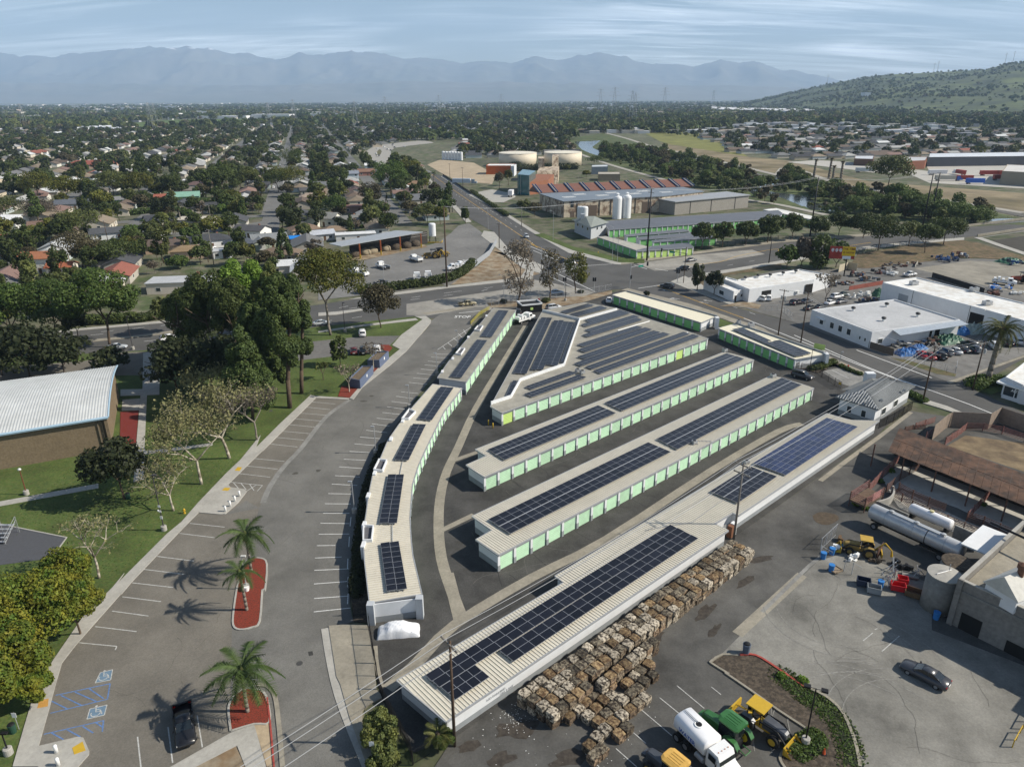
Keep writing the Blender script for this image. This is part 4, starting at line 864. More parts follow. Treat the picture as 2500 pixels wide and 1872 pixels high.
mb=MB();rbn(mb,W('l 190,1560 560,1200 650,1130'),.5,.055);obj('concrete_gutter',mb.mesh('concrete_gutter',CCD),wy)
mb=MB();rbn(mb,W('l 640,550 850,390 1090,215 1340,20'),.8,.06);obj('concrete_gutter',mb.mesh('concrete_gutter',CCY),wy)
mb=MB();rbn(mb,W('p 0,470 p 240,250 p 500,10'),1.3,.05);obj('concrete_gutter',mb.mesh('concrete_gutter',CCY),wy)
mb=MB();mb.flat(slin(W('l 580,820 640,790 760,810 780,850 700,890 610,870 580,820'),3)[:-1],.057);obj('mud_patch',mb.mesh('mud_patch',mat('wet_mud',(.075,.055,.035),.8,.3,2)),wy)
for i,(s,wx,wyy,a)in enumerate((('o 1250,500',1.8,.8,.6),('o 1650,300',2.2,.8,.8),('k 2080,1150',2.0,.7,.3),('o 1500,120',2.5,.8,.8),('o 200,1200',2.4,1.2,.2),('o 620,1420',2.4,1.0,.3),('o 1720,440',1.6,.5,.9),('n 1960,1440',1.6,1,.4),('n 1720,1330',1.2,.8,.4),('k 1960,1330',2,.6,.7))):
 g=W(s)[0];q=[]
 for k in range(14):
  t=6.283*k/14;d=rr.uniform(.6,1.15);x,y=wx*math.cos(t)*d,wyy*math.sin(t)*d;q.append((g[0]+x*math.cos(a)-y*math.sin(a),g[1]+x*math.sin(a)+y*math.cos(a)))
 mb=MB();mb.flat(q,.054);obj('leachate_stain',mb.mesh('leachate_stain',mat('dark_stain',(.05,.042,.034),.85,.4,2)),wy)
for cx,cy,r0,r1,a0,a1 in((1000,700,7,7.6,0,1.7),(1150,1300,9,9.5,1.2,3.2),(1300,1500,12,13.5,1.3,3.0),(900,1500,12,13,.6,2.2),(700,300,6,6.5,3,5),(1500,1300,8,8.6,1.5,3.2)):
 g=W('p %d,%d'%(cx,cy))[0]
 for r_ in(r0,r0+1.6):mb=MB();rbn(mb,[(g[0]+r_*math.cos(a0+(a1-a0)*k/12),g[1]+r_*math.sin(a0+(a1-a0)*k/12))for k in range(13)],.1,.062);obj('tyre_mark',mb.mesh('tyre_mark',SCF),wy)
cracks(wy,'p 300,100 1100,0 l 1300,1500 p 2212,1000 2212,1490 1000,1490 900,1150 600,850',16,9,STAIN,.025,.064)
# ============================================================ storage buildings
GRP='storage buildings of the corner facility'
H0=2.75
tA1,_=stg('upper straight block of the curved storage row, tan roof with two narrow solar arrays','f 1912,480 2085,494 1700,1050 1478,1018 1560,900 1640,800',3.0,[('f 1700,1050 2085,494',13)],rfm=ROOFT,ribsp=.5,gq=GRP)
tA2,_=stg('long curved storage row with cream ribbed roof along the car park, four solar arrays','f 1442,1066 1668,1098 1530,1275 1385,1572 j 1330,430 1285,575 1265,830 1275,1000 1288,1120 1358,1420 955,1488 918,1170 910,1030 912,905 930,800 950,650 985,480 1035,385 1100,230 1195,95 f 1250,1285',H0,[('j 1358,1400 1288,1115 1275,1000 1265,830 1285,575 1330,430 1385,308 f 1530,1275 1668,1098',27)],ribdir=unt(*W('j 1160,1400 1090,900',2.7)),ribsp=.45,gq=GRP)
tB,_=stg('wedge shaped storage building with tan roof, white roof parapets and many solar arrays','g -8,1238 80,1288 1672,715 1500,655 1215,565 960,480 720,438 395,500',2.8,[('g 80,1288 1672,715',21)],rfm=ROOFT,ribsp=.6,gq=GRP,odd={(0,0):GDOORL,(0,17):GDOORL})
tC,_=stg('middle long storage row with notched end and two rows of solar arrays','j 1772,305 g 1790,820 1870,835 2025,880 j 1840,518 j 1700,425 1857,355',H0,[('j 1840,518 g 2025,880',26)],rfm=ROOFC,gq=GRP)
tD,_=stg('longest storage row with notched end in the centre of the facility, pale green doors','j 1745,820 h 258,1002 335,1015 592,1097 j 1948,1120 1775,1000 1900,928',H0,[('j 1948,1120 h 592,1097',28)],rfm=ROOFC,gq=GRP)
tE,_=stg('white walled storage row at the facility edge beside the stacked bales, stepped cream roof','n 1165,822 k 558,1330 488,1280 l 690,28 880,80 1095,85 k 1905,815 1858,795 1722,876 1827,930 n 1545,1140',2.5,[],rfm=ROOFC,ribsp=.42,gq=GRP,band=.75)
tG,_=stg('storage row with plain cream roof and dark green doors nearest the street corner','g 932,378 1045,350 1738,540 1618,592',H0,[('g 932,380 1618,592',11)],rfm=mat('plain_cream_roof',(.7,.65,.5),.6,.04,2),drm=GDOORD,ribs=False,gq=GRP)
tH,_=stg('short storage row by the office court with a stepped solar array, dark green doors','g 1750,635 1880,600 h 690,832 448,875',H0,[('g 1750,637 h 448,875',10)],rfm=mat('plain_cream_roof',(.7,.65,.5)),drm=GDOORD,ribs=False,gq=GRP)
def wall_run(parent,name,s,z0,z1,wd,m,sroof=None):
 p=W(s,z1);mb=MB()
 for i,(a,b)in enumerate(zip(p,p[1:])):
  u=unt(a,b);mb=MB();L=math.dist(a,b);mb.ob(((a[0]+b[0])/2,(a[1]+b[1])/2),u,L,wd+i*.006,z0,z1-i*.004);prt(name,mb,m,parent)
wall_run(tB,'parapet','g -5,1200 150,1150 222,1022 560,905 682,557 968,480',2.72,3.45,.22,WHW)
wall_run(tB,'parapet','g 395,490 682,557',2.72,3.5,.22,WHW)
for s in('g 975,650 1220,578','g 1110,815 1515,665'):wall_run(tB,'duct_beam',s,2.85,3.05,.18,WH_)
for t,s in((tG,'g 1045,345 1742,537'),(tH,'g 1885,590 h 692,825')):wall_run(t,'back_parapet',s,.0,3.1,.3,GRW)
for t,s in((tG,'g 1738,540 1735,620'),):mb=MB();g=W('g 1735,640')[0];mb.box(g[0]-.5,g[1]-.5,0,g[0]+.4,g[1]+.9,3.15);prt('end_pier',mb,WHW,t)
g=W('h 680,930')[0];mb=MB();mb.box(g[0]-.4,g[1]-.4,0,g[0]+.3,g[1]+1.2,3.1);prt('end_pier',mb,WHW,tH)
for s in('j 1030,395 1088,402 1055,482 990,475','j 910,905 985,910 972,1020 908,1022','f 1262,1270 1310,1290 1255,1345 1205,1345',):
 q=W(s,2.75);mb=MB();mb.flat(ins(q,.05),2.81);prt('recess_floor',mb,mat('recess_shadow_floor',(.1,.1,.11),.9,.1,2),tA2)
 for i in range(4):mb=MB();mb.ob(((q[i][0]+q[(i+1)%4][0])/2,(q[i][1]+q[(i+1)%4][1])/2),unt(q[i],q[(i+1)%4]),math.dist(q[i],q[(i+1)%4])+.1,.16+i*.004,2.6,3.2+i*.003);prt('parapet',mb,WHW,tA2)
for s in('f 1790,625 1830,625 1805,660 1765,655','f 1655,798 1690,800 1660,845 1620,838'):
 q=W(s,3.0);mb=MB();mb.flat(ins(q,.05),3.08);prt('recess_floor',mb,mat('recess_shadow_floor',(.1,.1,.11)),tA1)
 for i in range(4):mb=MB();mb.ob(((q[i][0]+q[(i+1)%4][0])/2,(q[i][1]+q[(i+1)%4][1])/2),unt(q[i],q[(i+1)%4]),math.dist(q[i],q[(i+1)%4])+.1,.16+i*.004,2.8,3.4+i*.003);prt('parapet',mb,WHW,tA1)
for t,s,hh_ in((tA2,'j 950,660',2.9),(tA2,'j 918,885',2.9),(tA2,'j 912,1040',2.9),(tA2,'j 1125,225',2.9),(tA2,'j 1000,485',2.9),(tA2,'j 1215,85',2.9),(tA1,'f 1720,705',3.1),(tA1,'f 1600,870',3.1),(tA1,'f 1520,970',3.1),(tA1,'f 1860,540',3.1)):
 g=W(s,hh_)[0];mb=MB();mb.box(g[0]-.35,g[1]-.7,0,g[0]+.15,g[1]+.7,hh_+.12);prt('wall_pier',mb,WHW,t)
for s in('n 972,400','n 1345,350'):
 g=W(s)[0];mb=MB();mb.box(g[0]-.42,g[1]-.1,0,g[0]+.42,g[1]+.75,3.0);prt('end_pier',mb,mat('grey_pier',(.42,.44,.46),.75,.05,1),tA2)
a,b=W('n 972,395 1345,345')
mb=MB();mb.ob(((a[0]+b[0])/2,(a[1]+b[1])/2+.35),unt(a,b),math.dist(a,b)-.9,.12,.02,2.7);prt('end_wall',mb,WHW,tA2)
mb=MB();mb.ob(((a[0]+b[0])/2,(a[1]+b[1])/2+.26),unt(a,b),math.dist(a,b)-.92,.06,.02,.9);prt('base_band',mb,GRW,tA2)
mb=MB();g=W('n 1065,365')[0];mb.tu((g[0],g[1]+.12,0),(g[0],g[1]+.12,2.0),.05);mb.tu((g[0],g[1]+.12,2.0),(g[0]-.35,g[1]+.12,1.85),.05);prt('standpipe',mb,mat('red_pipe',(.35,.05,.04),.5,0,1),tA2)
mb=MB();a,b=W('f 1580,1048 1590,1070',2.2);mb.tu((a[0],a[1]-.1,1.5),(a[0],a[1]-.1,2.3),.05);prt('red_valve',mb,mat('red_pipe',(.35,.05,.04)),tA1)
a,b=W('n 1800,1090 2000,985');u=unt(a,b);an=math.atan2(u[1],u[0])
for k,(txt,hz)in enumerate((('NO PARKING',.95),('FIRE LANE',.55))):
 o=obj('wall_lettering',txm(txt,.42,mat('faded_wall_lettering',(.42,.43,.44),.8,.3,4)),tE);w0,w1=W('n 1545,1140 k 1827,930',2.5);f=.135+.03*k;nx,ny=u[1],-u[0]
 uu=unt(w0,w1);nn=(uu[1],-uu[0]);L=math.dist(w0,w1);p=(w0[0]+uu[0]*L*f-nn[0]*.25,w0[1]+uu[1]*L*f-nn[1]*.25)
 o.location=(p[0]-tE.location.x,p[1]-tE.location.y,hz+.35);o.rotation_euler=(R(90),0,math.atan2(uu[1],uu[0]))
g=W('k 1850,900',.0)[0];cr=thg('crate_stack','white louvred cabinet and brown crate in the wall recess by the utility pole','cabinet',(*W('k 1835,985')[0],0),R(43));mb=MB();mb.box(-.2,-.3,0,.5,.4,1.9);prt('cabinet',mb,mat('rusty_panel',(.2,.09,.05),.8,.2,3),cr,W0)
mb=MB();mb.box(.55,-.25,0,1.3,.4,2.0);prt('cabinet',mb,WH_,cr,W0)
for z_ in(.3,.6,.9,1.2,1.5,1.75):mb=MB();mb.box(.6,-.29,z_,1.25,-.252,z_+.1);prt('louvre',mb,GRW,cr,W0)
Z=2.95
pva('narrow solar array at the top end of the upper curved block','f 1812,702 1895,708 2030,505 1946,500',3.15,2,9)
pva('long narrow solar array on the lower part of the upper curved block','f 1573,1012 1665,1022 1862,733 1785,728',3.15,2,12)
pva('solar array on the top section of the curved row','f 1330,1337 1432,1352 1606,1098 1502,1090',Z,2,10)
pva('solar array on the second section of the curved row','j 1145,388 1255,394 1392,118 1290,113',Z,2,10)
pva('solar array on the third section of the curved row','j 1028,878 1168,880 1220,505 1100,503',Z,2,11)
pva('solar array nearest the covered car on the curved row','j 1088,1404 1246,1386 1180,1020 1040,1032',Z,2,9)
Z=3.0
pva('long slanted solar array at the far left of the wedge roof','g 168,985 270,990 468,560 385,555',Z,2,17)
pva('tall slanted solar array left of centre on the wedge roof','g 303,965 400,950 560,580 480,578',Z,2,16)
pva('tall slanted solar array beside the white parapet','g 412,918 512,928 632,592 556,588',Z,2,15)
pva('small leftover solar array near the wedge corner','g 112,1158 145,1160 197,1042 165,1045',Z,1,4)
pva('single column of panels hugging the parapet','g 530,905 556,895 668,575 645,590',Z,1,13)
for k,(s,nu,nv)in enumerate((('g 530,510 740,450 795,462 582,525',8,2),('g 600,530 842,466 892,484 665,550',9,2),('g 722,574 985,496 1030,510 752,590',10,2),('g 692,610 1030,508 1072,523 722,626',12,2),('g 722,652 1090,538 1150,549 760,668',14,2),('g 700,690 1120,560 1168,572 742,708',15,2),
 ('g 662,766 1112,620 1172,632 706,780',17,2),('g 668,805 1180,632 1245,650 715,824',19,2),('g 662,860 1245,657 1310,670 715,876',21,2),('g 640,912 1320,668 1378,688 688,930',24,2),('g 722,936 1480,668 1532,680 776,955',26,2),('g 786,968 1552,683 1605,704 840,986',26,2),('g 256,1090 600,970 655,985 312,1110',11,2),('g 256,1145 665,1000 738,1016 310,1170',13,2))):
 pva(['topmost short row of panels on the wedge roof','second row of panels from the top of the wedge roof','first row right of the diagonal parapet','second row right of the diagonal parapet','third row right of the diagonal parapet','fourth row right of the parapet, above the white duct','panel row just below the short white duct','panel row in the middle of the wedge roof','long panel row above the central walkway','long panel row ending left by the small air unit','longest panel row beyond the long white duct','longest panel row nearest the doors of the wedge building','upper panel row by the rooftop machines','lower panel row near the lime green door'][k],s,Z,nu,nv)
Z=2.95
pva('near solar array on the middle long row','j 1868,312 g 822,1233 g 958,1296 j 1998,390',Z,22,4,mid=True)
pva('far solar array on the middle long row','g 870,1215 1815,832 1948,876 1010,1275',Z,23,4,mid=True)
pva('near solar array on the longest row','j 1870,850 k 1210,255 k 1382,330 j 2046,960',Z,22,4,mid=True)
pva('far solar array on the longest row','k 1268,232 h 345,1020 h 490,1080 k 1440,306',Z,25,4,mid=True)
Z=2.7
pva('upper half of the longest solar array, beside the power pole','n 1378,790 k 1380,892 k 1487,942 n 1500,880',Z,25,2)
pva('lower half of the long solar array above the bales','n 1955,598 k 1487,944 k 1595,997 n 2070,682',Z,21,2)
pva('small square solar array left of the power pole','n 1502,882 n 1768,708 n 1880,804 n 1622,976',Z,4,2)
pva('dark solar array crossed by the power lines','k 1685,636 1990,440 2205,520 1900,722',Z,8,4,mid=True)
pva('large blue solar array beside the office','l 120,415 690,68 928,135 375,512',Z,14,6,PVB)
pva('long narrow array on the short row by the office court','g 1858,648 h 455,858 h 482,848 g 1888,640',2.95,17,1)
pva('wide array on the near half of the short row','h 235,752 480,852 568,832 325,727',2.95,9,2)
pva('narrow upper array on the far half of the short row','g 1895,640 h 225,742 h 260,735 g 1930,632',2.95,8,1)
def ac(lb,s,z,sz=(.9,.9,.7),gq='roof top machines',rz=.4):
 t=thg('air_conditioner',lb,'roof machine',(*W(s,z)[0],z),rz,gq);a,b,c=sz
 mb=MB();mb.box(-a/2,-b/2,.12,a/2,b/2,c);prt('casing',mb,GALV,t,W0)
 mb=MB();mb.la([(min(a,b)*.36,c),(min(a,b)*.38,c+.08),(.05,c+.09)],12);prt('fan',mb,BKM,t,W0)
 mb=MB();[mb.box(x-.04,-b/2-.1,0,x+.04,b/2+.1,.118)for x in(-a/2,a/2)];prt('skid',mb,GALV,t,W0);return t
ac('small machine on the roof at the left end of the long white duct','g 665,972',3.0);ac('small machine on the roof beside the first of the wedge roof pair','g 700,985',3.0);ac('machine on the far tip of the middle long row','g 1800,815',2.8);ac('machine on the far tip of the longest row','h 275,1012',2.8)
ac('machine by the near edge of the longest row roof','k 1565,262',2.8,(.8,.7,.6));ac('machine at the edge of the blue array','l 70,410',2.6,(.8,.6,.5));ac('white unit at the corner of the short row','h 10,600',2.9,(.8,.8,.9));ac('machine on the short row between the two poles','h 105,625',2.9,(1.4,1.0,1.0))
for s0,s1 in(('k 1590,240','k 1700,245'),('k 1700,250','k 1700,300'),('j 1210,400','j 1190,500'),('j 1130,885','j 1132,1015')):
 a,b=W(s0,2.85)[0],W(s1,2.85)[0];mb=MB();mb.tu((*a,2.88),(*b,2.88),.05,n=5);prt('conduit',mb,GALV,tD if 'k' in s0 else tA2)
mb=MB();p=W('k 1185,930 1340,900 1545,870 1750,720 2200,450',2.6)
for a,b in zip(p,p[1:]):mb.tu((*a,2.62),(*b,2.62),.035,n=4)
prt('conduit',mb,ALU,tE)
t=thg('office_building','facility office with grey hipped tile roof and white walls','office building',(*W('h 1050,1200')[0],0))
ev=W('h 755,1165 1090,1265 1378,1078 1050,1025',3.6);rg=W('h 990,1110 1165,1022',5.4);q=ins(ev,.7)
mb=MB();mb.pm_(q,-.1,3.55);prt('wall',mb,WHW,t)
TILE=mat('grey_roof_tile',(.14,.15,.155),.75,.15,2,big=.1);TILEL=mat('pale_barrel_tile',(.42,.43,.43),.7,.12,3)
V=[(*p,3.6)for p in ev]+[(*p,5.4)for p in rg]+[(*p,3.4)for p in ev]
mb=MB();mb.add(V,[(0,1,4),(1,2,5,4),(2,3,5),(3,0,4,5),(9,8,7,6),(0,6,7,1),(1,7,8,2),(2,8,9,3),(3,9,6,0)]);rf=prt('roof',mb,TILE,t)
A,B,Cc=Vector(V[0]),Vector(V[1]),Vector(V[4]);mb=MB()
for k in range(1,17):
 f=k/17;p=A.lerp(B,f);e=Cc;d=(A+B)/2;up=(Cc-d);
 g_=1-abs(f-.5)*2;p2=p+up*g_*.97;mb.tu(p+Vector((0,0,.05)),p2+Vector((0,0,.05)),.09,n=5)
sub('barrel_tiles',mb,TILEL,rf,kind='stuff')
A,B,C4,C5=Vector(V[1]),Vector(V[2]),Vector(V[4]),Vector(V[5]);mb=MB()
for k in range(1,30):
 f=k/30;p=A.lerp(B,f);s_=A.lerp(B,f);top=C4.lerp(C5,min(1,max(0,(f-.12)/.76)));mb.tu(p+Vector((0,0,.02)),top+Vector((0,0,.02)),.05,n=4)
sub('barrel_tiles',mb,TILE,rf,kind='stuff')
for s in('h 870,1168','h 965,1142','h 1000,1198','h 1160,1070','h 1215,1035','h 1285,1110','h 1110,1185'):
 g=W(s,4.4)[0];mb=MB();mb.add([(g[0]-.4,g[1]-.3,4.1),(g[0]+.4,g[1]-.3,4.1),(g[0],g[1]+.4,4.25),(g[0],g[1]-.25,4.75)],[(0,1,3),(1,2,3),(2,0,3)]);prt('roof_vent',mb,GALV,t)
for i,f in((0,.3),(0,.7),(1,.25),(1,.6)):opn(t,q[i],q[(i+1)%4],f-.06,f+.06,1.0,2.3)
for i in(0,1):a,b=q[i],q[i+1];mb=MB();mb.ob(((a[0]+b[0])/2+unt(a,b)[1]*.02,(a[1]+b[1])/2-unt(a,b)[0]*.02),unt(a,b),math.dist(a,b)-.1,.04,0,1.0);prt('base_band',mb,GRW,t)
t2=thg('office_wing','low back wing of the office with a square white chimney and dark hip roof','building',(*W('h 950,1110')[0],0))
q=W('h 800,1108 1020,1020 1240,1045 1060,1110',3.2);mb=MB();mb.pm_(ins(q,.4),0,3.1);prt('wall',mb,WHW,t2);mb=MB();c=cen(q);mb.add([(*p,3.12)for p in q]+[(*c,4.6)],[(0,1,4),(1,2,4),(2,3,4),(3,0,4),(3,2,1,0)]);prt('roof',mb,TILE,t2)
g=W('h 1015,1040',3.4)[0];mb=MB();mb.box(g[0]-.9,g[1]-.7,2.5,g[0]+.9,g[1]+.7,5.2);prt('chimney',mb,WHW,t2)
# ============================================================ buildings right of the side street
def vent(lb,s,z,t=None):
 v=thg('roof_vent',lb,'roof vent',(*W(s,z)[0],z),0,'round roof vents on the flat roofs');mb=MB();mb.la([(.35,0),(.35,.5),(.3,.5)],10);prt('stub',mb,WH_,v,W0)
 mb=MB();mb.la([(.3,.5),(.55,.62),(.62,.85),(.45,1.1),(.1,1.2)],10);prt('turbine',mb,mat('dark_turbine',(.06,.06,.06),.6,.3,6),v,world=False,smooth=True)
GROOF=mat('grey_flat_roof',(.42,.425,.43),.85,.08,1.5,big=.12,bsc=.15);WROOF=mat('white_flat_roof',(.7,.7,.68),.8,.06,1,col2=(.6,.57,.52),big=.12,bsc=.08)
bw,q=block('warehouse','white warehouse with pale grey flat roof, four turbine vents and a side awning','warehouse','h 575,492 1215,412 1720,570 1042,665',4.3,WHW,GROOF,.35)
for f in(.2,.38,.52,.66,.84,.92):
 a,b=W('h 575,492 1042,665',4.3);a2,b2=(a,b);opn(bw,b2 if unt(a,b)[1]>0 else a2,a2 if unt(a,b)[1]>0 else b2,f-.03 if f<.8 else f-.012,f+.03 if f<.8 else f+.012,1.4,2.9 if f<.8 else 2.2)
a,b=W('h 1042,665 1720,570',4.3)
opn(bw,a,b,.08,.13,1.0,2.2);opn(bw,a,b,.66,.69,.0,2.4,OPEN,'door');opn(bw,a,b,.72,.78,.0,2.6,OPEN,'door')
mb=MB();c1_,c2_=W('h 1190,645 1715,572',4.1);d1,d2=W('h 1258,690 1785,605',3.5);mb.add([(*c1_,4.15),(*c2_,4.15),(*d2,3.5),(*d1,3.5),(*c1_,4.05),(*c2_,4.05),(*d2,3.4),(*d1,3.4)],[(0,3,2,1),(4,5,6,7),(0,4,7,3),(3,7,6,2),(2,6,5,1)]);prt('awning',mb,mat('blue_grey_awning',(.3,.34,.39),.5,.1,1.5),bw)
for k,s in enumerate(('h 893,500','h 1150,468','h 1390,545','h 1127,580')):vent(('turbine vent at the left of the warehouse roof','turbine vent at the back of the warehouse roof','turbine vent at the right of the warehouse roof','turbine vent at the front of the warehouse roof')[k],s,4.0)
g=W('h 600,600',0)[0];mb=MB();a,b=W('h 590,625 660,650');mb.ob(((a[0]+b[0])/2,(a[1]+b[1])/2-.2),unt(a,b),3.6,1.0,2.7,2.9);prt('door_canopy',mb,WHW,bw);mb=MB();mb.ob(((a[0]+b[0])/2+.3,(a[1]+b[1])/2+.25),unt(a,b),2.6,.1,.02,2.5);prt('door',mb,mat('tan_door',(.3,.27,.22),.8,0,1),bw)
bx,q=block('warehouse','long white roofed warehouse behind the palm with roller door and roof machines','warehouse','h 1125,280 1385,243 2650,600 1905,480 1905,480',6.2,WHW,WROOF,.3,pts=W('h 1123,282 1385,243 2212,440 2600,535 2300,600 1918,492',6.2))
a,b=W('h 1123,282 1918,492',6.2);opn(bx,a,b,.19,.29,0,4.3,mat('grey_roller_door',(.3,.32,.34),.6,.1,3),'roller_door',None);opn(bx,a,b,.88,1.0,0,4.6,OPEN,'roller_door',None)
for f in(.33,.87):mb=MB();u=unt(a,b);L=math.dist(a,b);mb.ob((a[0]+u[0]*L*f+u[1]*.02,a[1]+u[1]*L*f-u[0]*.02),u,.1,.05,0,6.1);prt('wall_joint',mb,BKM,bx)
for k,s in enumerate(('h 1360,300','h 1825,350','h 1925,455')):ac(('roof machine at the far end of the long white roof','middle roof machine of the long white roof','roof machine beside the palm crown')[k],s,6.0,(2.2,1.4,1.1),rz=.25)
by,q=block('workshop','low white workshop building by the avenue with two dark roller openings','workshop','x',4.2,WHW,WROOF,.3,pts=W('h 0,262 480,180 720,222 590,262 95,335 g 1960,322 1800,258 1810,240',4.2))
a,b=W('h 95,335 600,262',4.2);opn(by,a,b,.19,.33,0,3.0,OPEN,'roller_door',None);opn(by,a,b,.86,.98,0,3.0,OPEN,'roller_door',None)
bz,q=block('workshop_annex','small white annex with flat roof at the street end of the workshop','building','x',3.4,WHW,WROOF,.25,pts=W('g 1640,258 1790,260 1980,325 1870,352',3.4));a,b=W('g 1870,352 1980,325',3.4);opn(bz,a,b,.08,.22,0,2.0,mat('dark_door',(.05,.04,.035),.6,0,1),'door');opn(bz,a,b,.5,.75,1.1,2.0)
a,b=W('g 1640,258 1870,352',3.4);opn(bz,a,b,.55,.7,.9,2.1)
for k,s in enumerate(('h 62,262','h 160,245','h 252,240','h 352,225','h 450,210')):vent(('first turbine vent along the workshop roof','second turbine vent along the workshop roof','middle turbine vent of the workshop roof beside a white duct','fourth turbine vent along the workshop roof','turbine vent at the far end of the workshop roof')[k],s,4.0)
bs,q=block('corner_shop','white corner shop with flat canopy and dark shop windows at the right edge','shop','x',4.0,WHW,WROOF,.3,pts=W('h 2070,1010 2212,900 2700,700 2700,1180 2212,1075',4.0))
mb=MB();mb.pm_(W('h 2000,1045 2070,1010 2212,1050 2800,1240 2800,1280 2212,1110',3.1),2.75,3.1);prt('canopy',mb,WH_,bs)
a,b=W('h 2050,1180 2800,1420');L=math.dist(a,b);u=unt(a,b)
mb=MB();mb.ob(((a[0]+b[0])/2+.2,(a[1]+b[1])/2+.8),u,L,.5,0,.75);prt('window_sill',mb,WHW,bs)
for k in range(7):
 mb=MB();c=(a[0]+u[0]*(k*2.2+1.1)+.2,a[1]+u[1]*(k*2.2+1.1)+.8);mb.ob(c,u,2.05,.12,.76,2.6);prt('shop_window',mb,WINM,bs)
 mb=MB();c=(a[0]+u[0]*(k*2.2)+.2,a[1]+u[1]*(k*2.2)+.8);mb.ob(c,u,.13,.3,.76,2.74);prt('mullion',mb,WH_,bs)
o=obj('window_lettering',txm('AUTO',.8,WH_),bs,(a[0]+u[0]*2.6-bs.location.x,a[1]+u[1]*2.6+.7-bs.location.y,2.1),0);o.rotation_euler=(R(90),0,math.atan2(u[1],u[0]))
# ============================================================ gymnasium in the park, barrel roof
gym=thg('gymnasium','brown block gymnasium with white corrugated barrel roof and blue fascia','gymnasium',(*W('i 400,300')[0],0))
ga=W('e 815,1310',6.8)[0];gb=W('e 890,915',6.8)[0];gl=W('e 0,1440',6.8)[0];u=unt(ga,gl);v=unt(ga,gb);Wg=math.dist(ga,gb);LG=46
def gp(a,b,z):return(ga[0]+u[0]*a+v[0]*b,ga[1]+u[1]*a+v[1]*b,z)
mb=MB();mb.pm_([gp(x,y,0)[:2]for x,y in((.5,.35),(LG,.35),(LG,Wg-.35),(.5,Wg-.35))],-.1,6.3);prt('wall',mb,BRN,gym)
NA=26;arc=[(Wg*k/NA,6.5+1.3*(1-(2*k/NA-1)**2))for k in range(NA+1)];NR=200;vs=[];
for i in range(NR+1):
 x=-.3+(LG+.3)*i/NR;dz=.06 if i%2 else 0
 vs+=[gp(x,b,z+dz)for b,z in arc]
fs=[(i*(NA+1)+k,(i+1)*(NA+1)+k,(i+1)*(NA+1)+k+1,i*(NA+1)+k+1)for i in range(NR)for k in range(NA)]
mb=MB();mb.add(vs,fs);prt('roof',mb,mat('white_corrugated_roof',(.5,.51,.5),.5,.06,.6,big=.1,bsc=.2),gym)
mb=MB();e=[gp(.45,b,z)for b,z in arc];c0=[gp(.45,b,6.25)for b,z in arc];mb.add(e+c0,[(k,k+1,NA+1+k+1,NA+1+k)for k in range(NA)]);mb.add([gp(.9,b,z)for b,z in arc]+[gp(.9,b,6.25)for b,z in arc],[(k+1,k,NA+1+k,NA+1+k+1)for k in range(NA)]);prt('gable_wall',mb,BRN,gym)
BLF=mat('pale_blue_fascia',(.3,.42,.52),.6,.05,1);mb=MB()
for k in range(NA):p0,p1=gp(-.32,*arc[k]),gp(-.32,*arc[k+1]);mb.tu(p0,p1,.16,n=6)
prt('fascia',mb,BLF,gym)
mb=MB();mb.tu(gp(-.3,-.12,6.45),gp(LG,-.12,6.45),.28,n=6);prt('gutter',mb,BLF,gym)
for dx in(.9,1.6):mb=MB();mb.tu(gp(dx,.22,0),gp(dx,.22,6.3),.1,n=6);prt('downpipe',mb,mat('brown_pipe',(.12,.1,.07),.6,.1,2),gym)
mb=MB();mb.pm_([gp(x,y,0)[:2]for x,y in((-.05,-.1),(.45,-.1),(.45,.5),(-.05,.5))],0,6.4);prt('corner_pier',mb,BRN,gym)
bl=thg('bleachers','small grey metal bleachers on the dark court at the left edge','bleachers',(*W('i -20,1000')[0],0))
g=W('i -30,1040')[0]
for k in range(5):
 mb=MB();mb.box(g[0]-3,g[1]+k*.6,.35+k*.3,g[0]+1.3,g[1]+.35+k*.6,.4+k*.3);prt('bench',mb,GALV,bl)
for x in(-3,-1,1.2):
 mb=MB();mb.tu((g[0]+x,g[1],0),(g[0]+x,g[1]+3,1.9),.04);mb.tu((g[0]+x,g[1]+3,0),(g[0]+x,g[1]+3,2.6),.04);prt('frame',mb,GALV,bl)
mb=MB();[mb.tu((g[0]+1.4,g[1]+a,z),(g[0]+1.4,g[1]+b,z2),.03)for a,b,z,z2 in((0,3,1.2,2.7),(0,3,.7,2.2),(0,0,0,1.2),(3,3,0,2.7))];prt('guard_rail',mb,GALV,bl)
BLUW=mat('blue_painted_block',(.1,.125,.19),.8,.08,2)
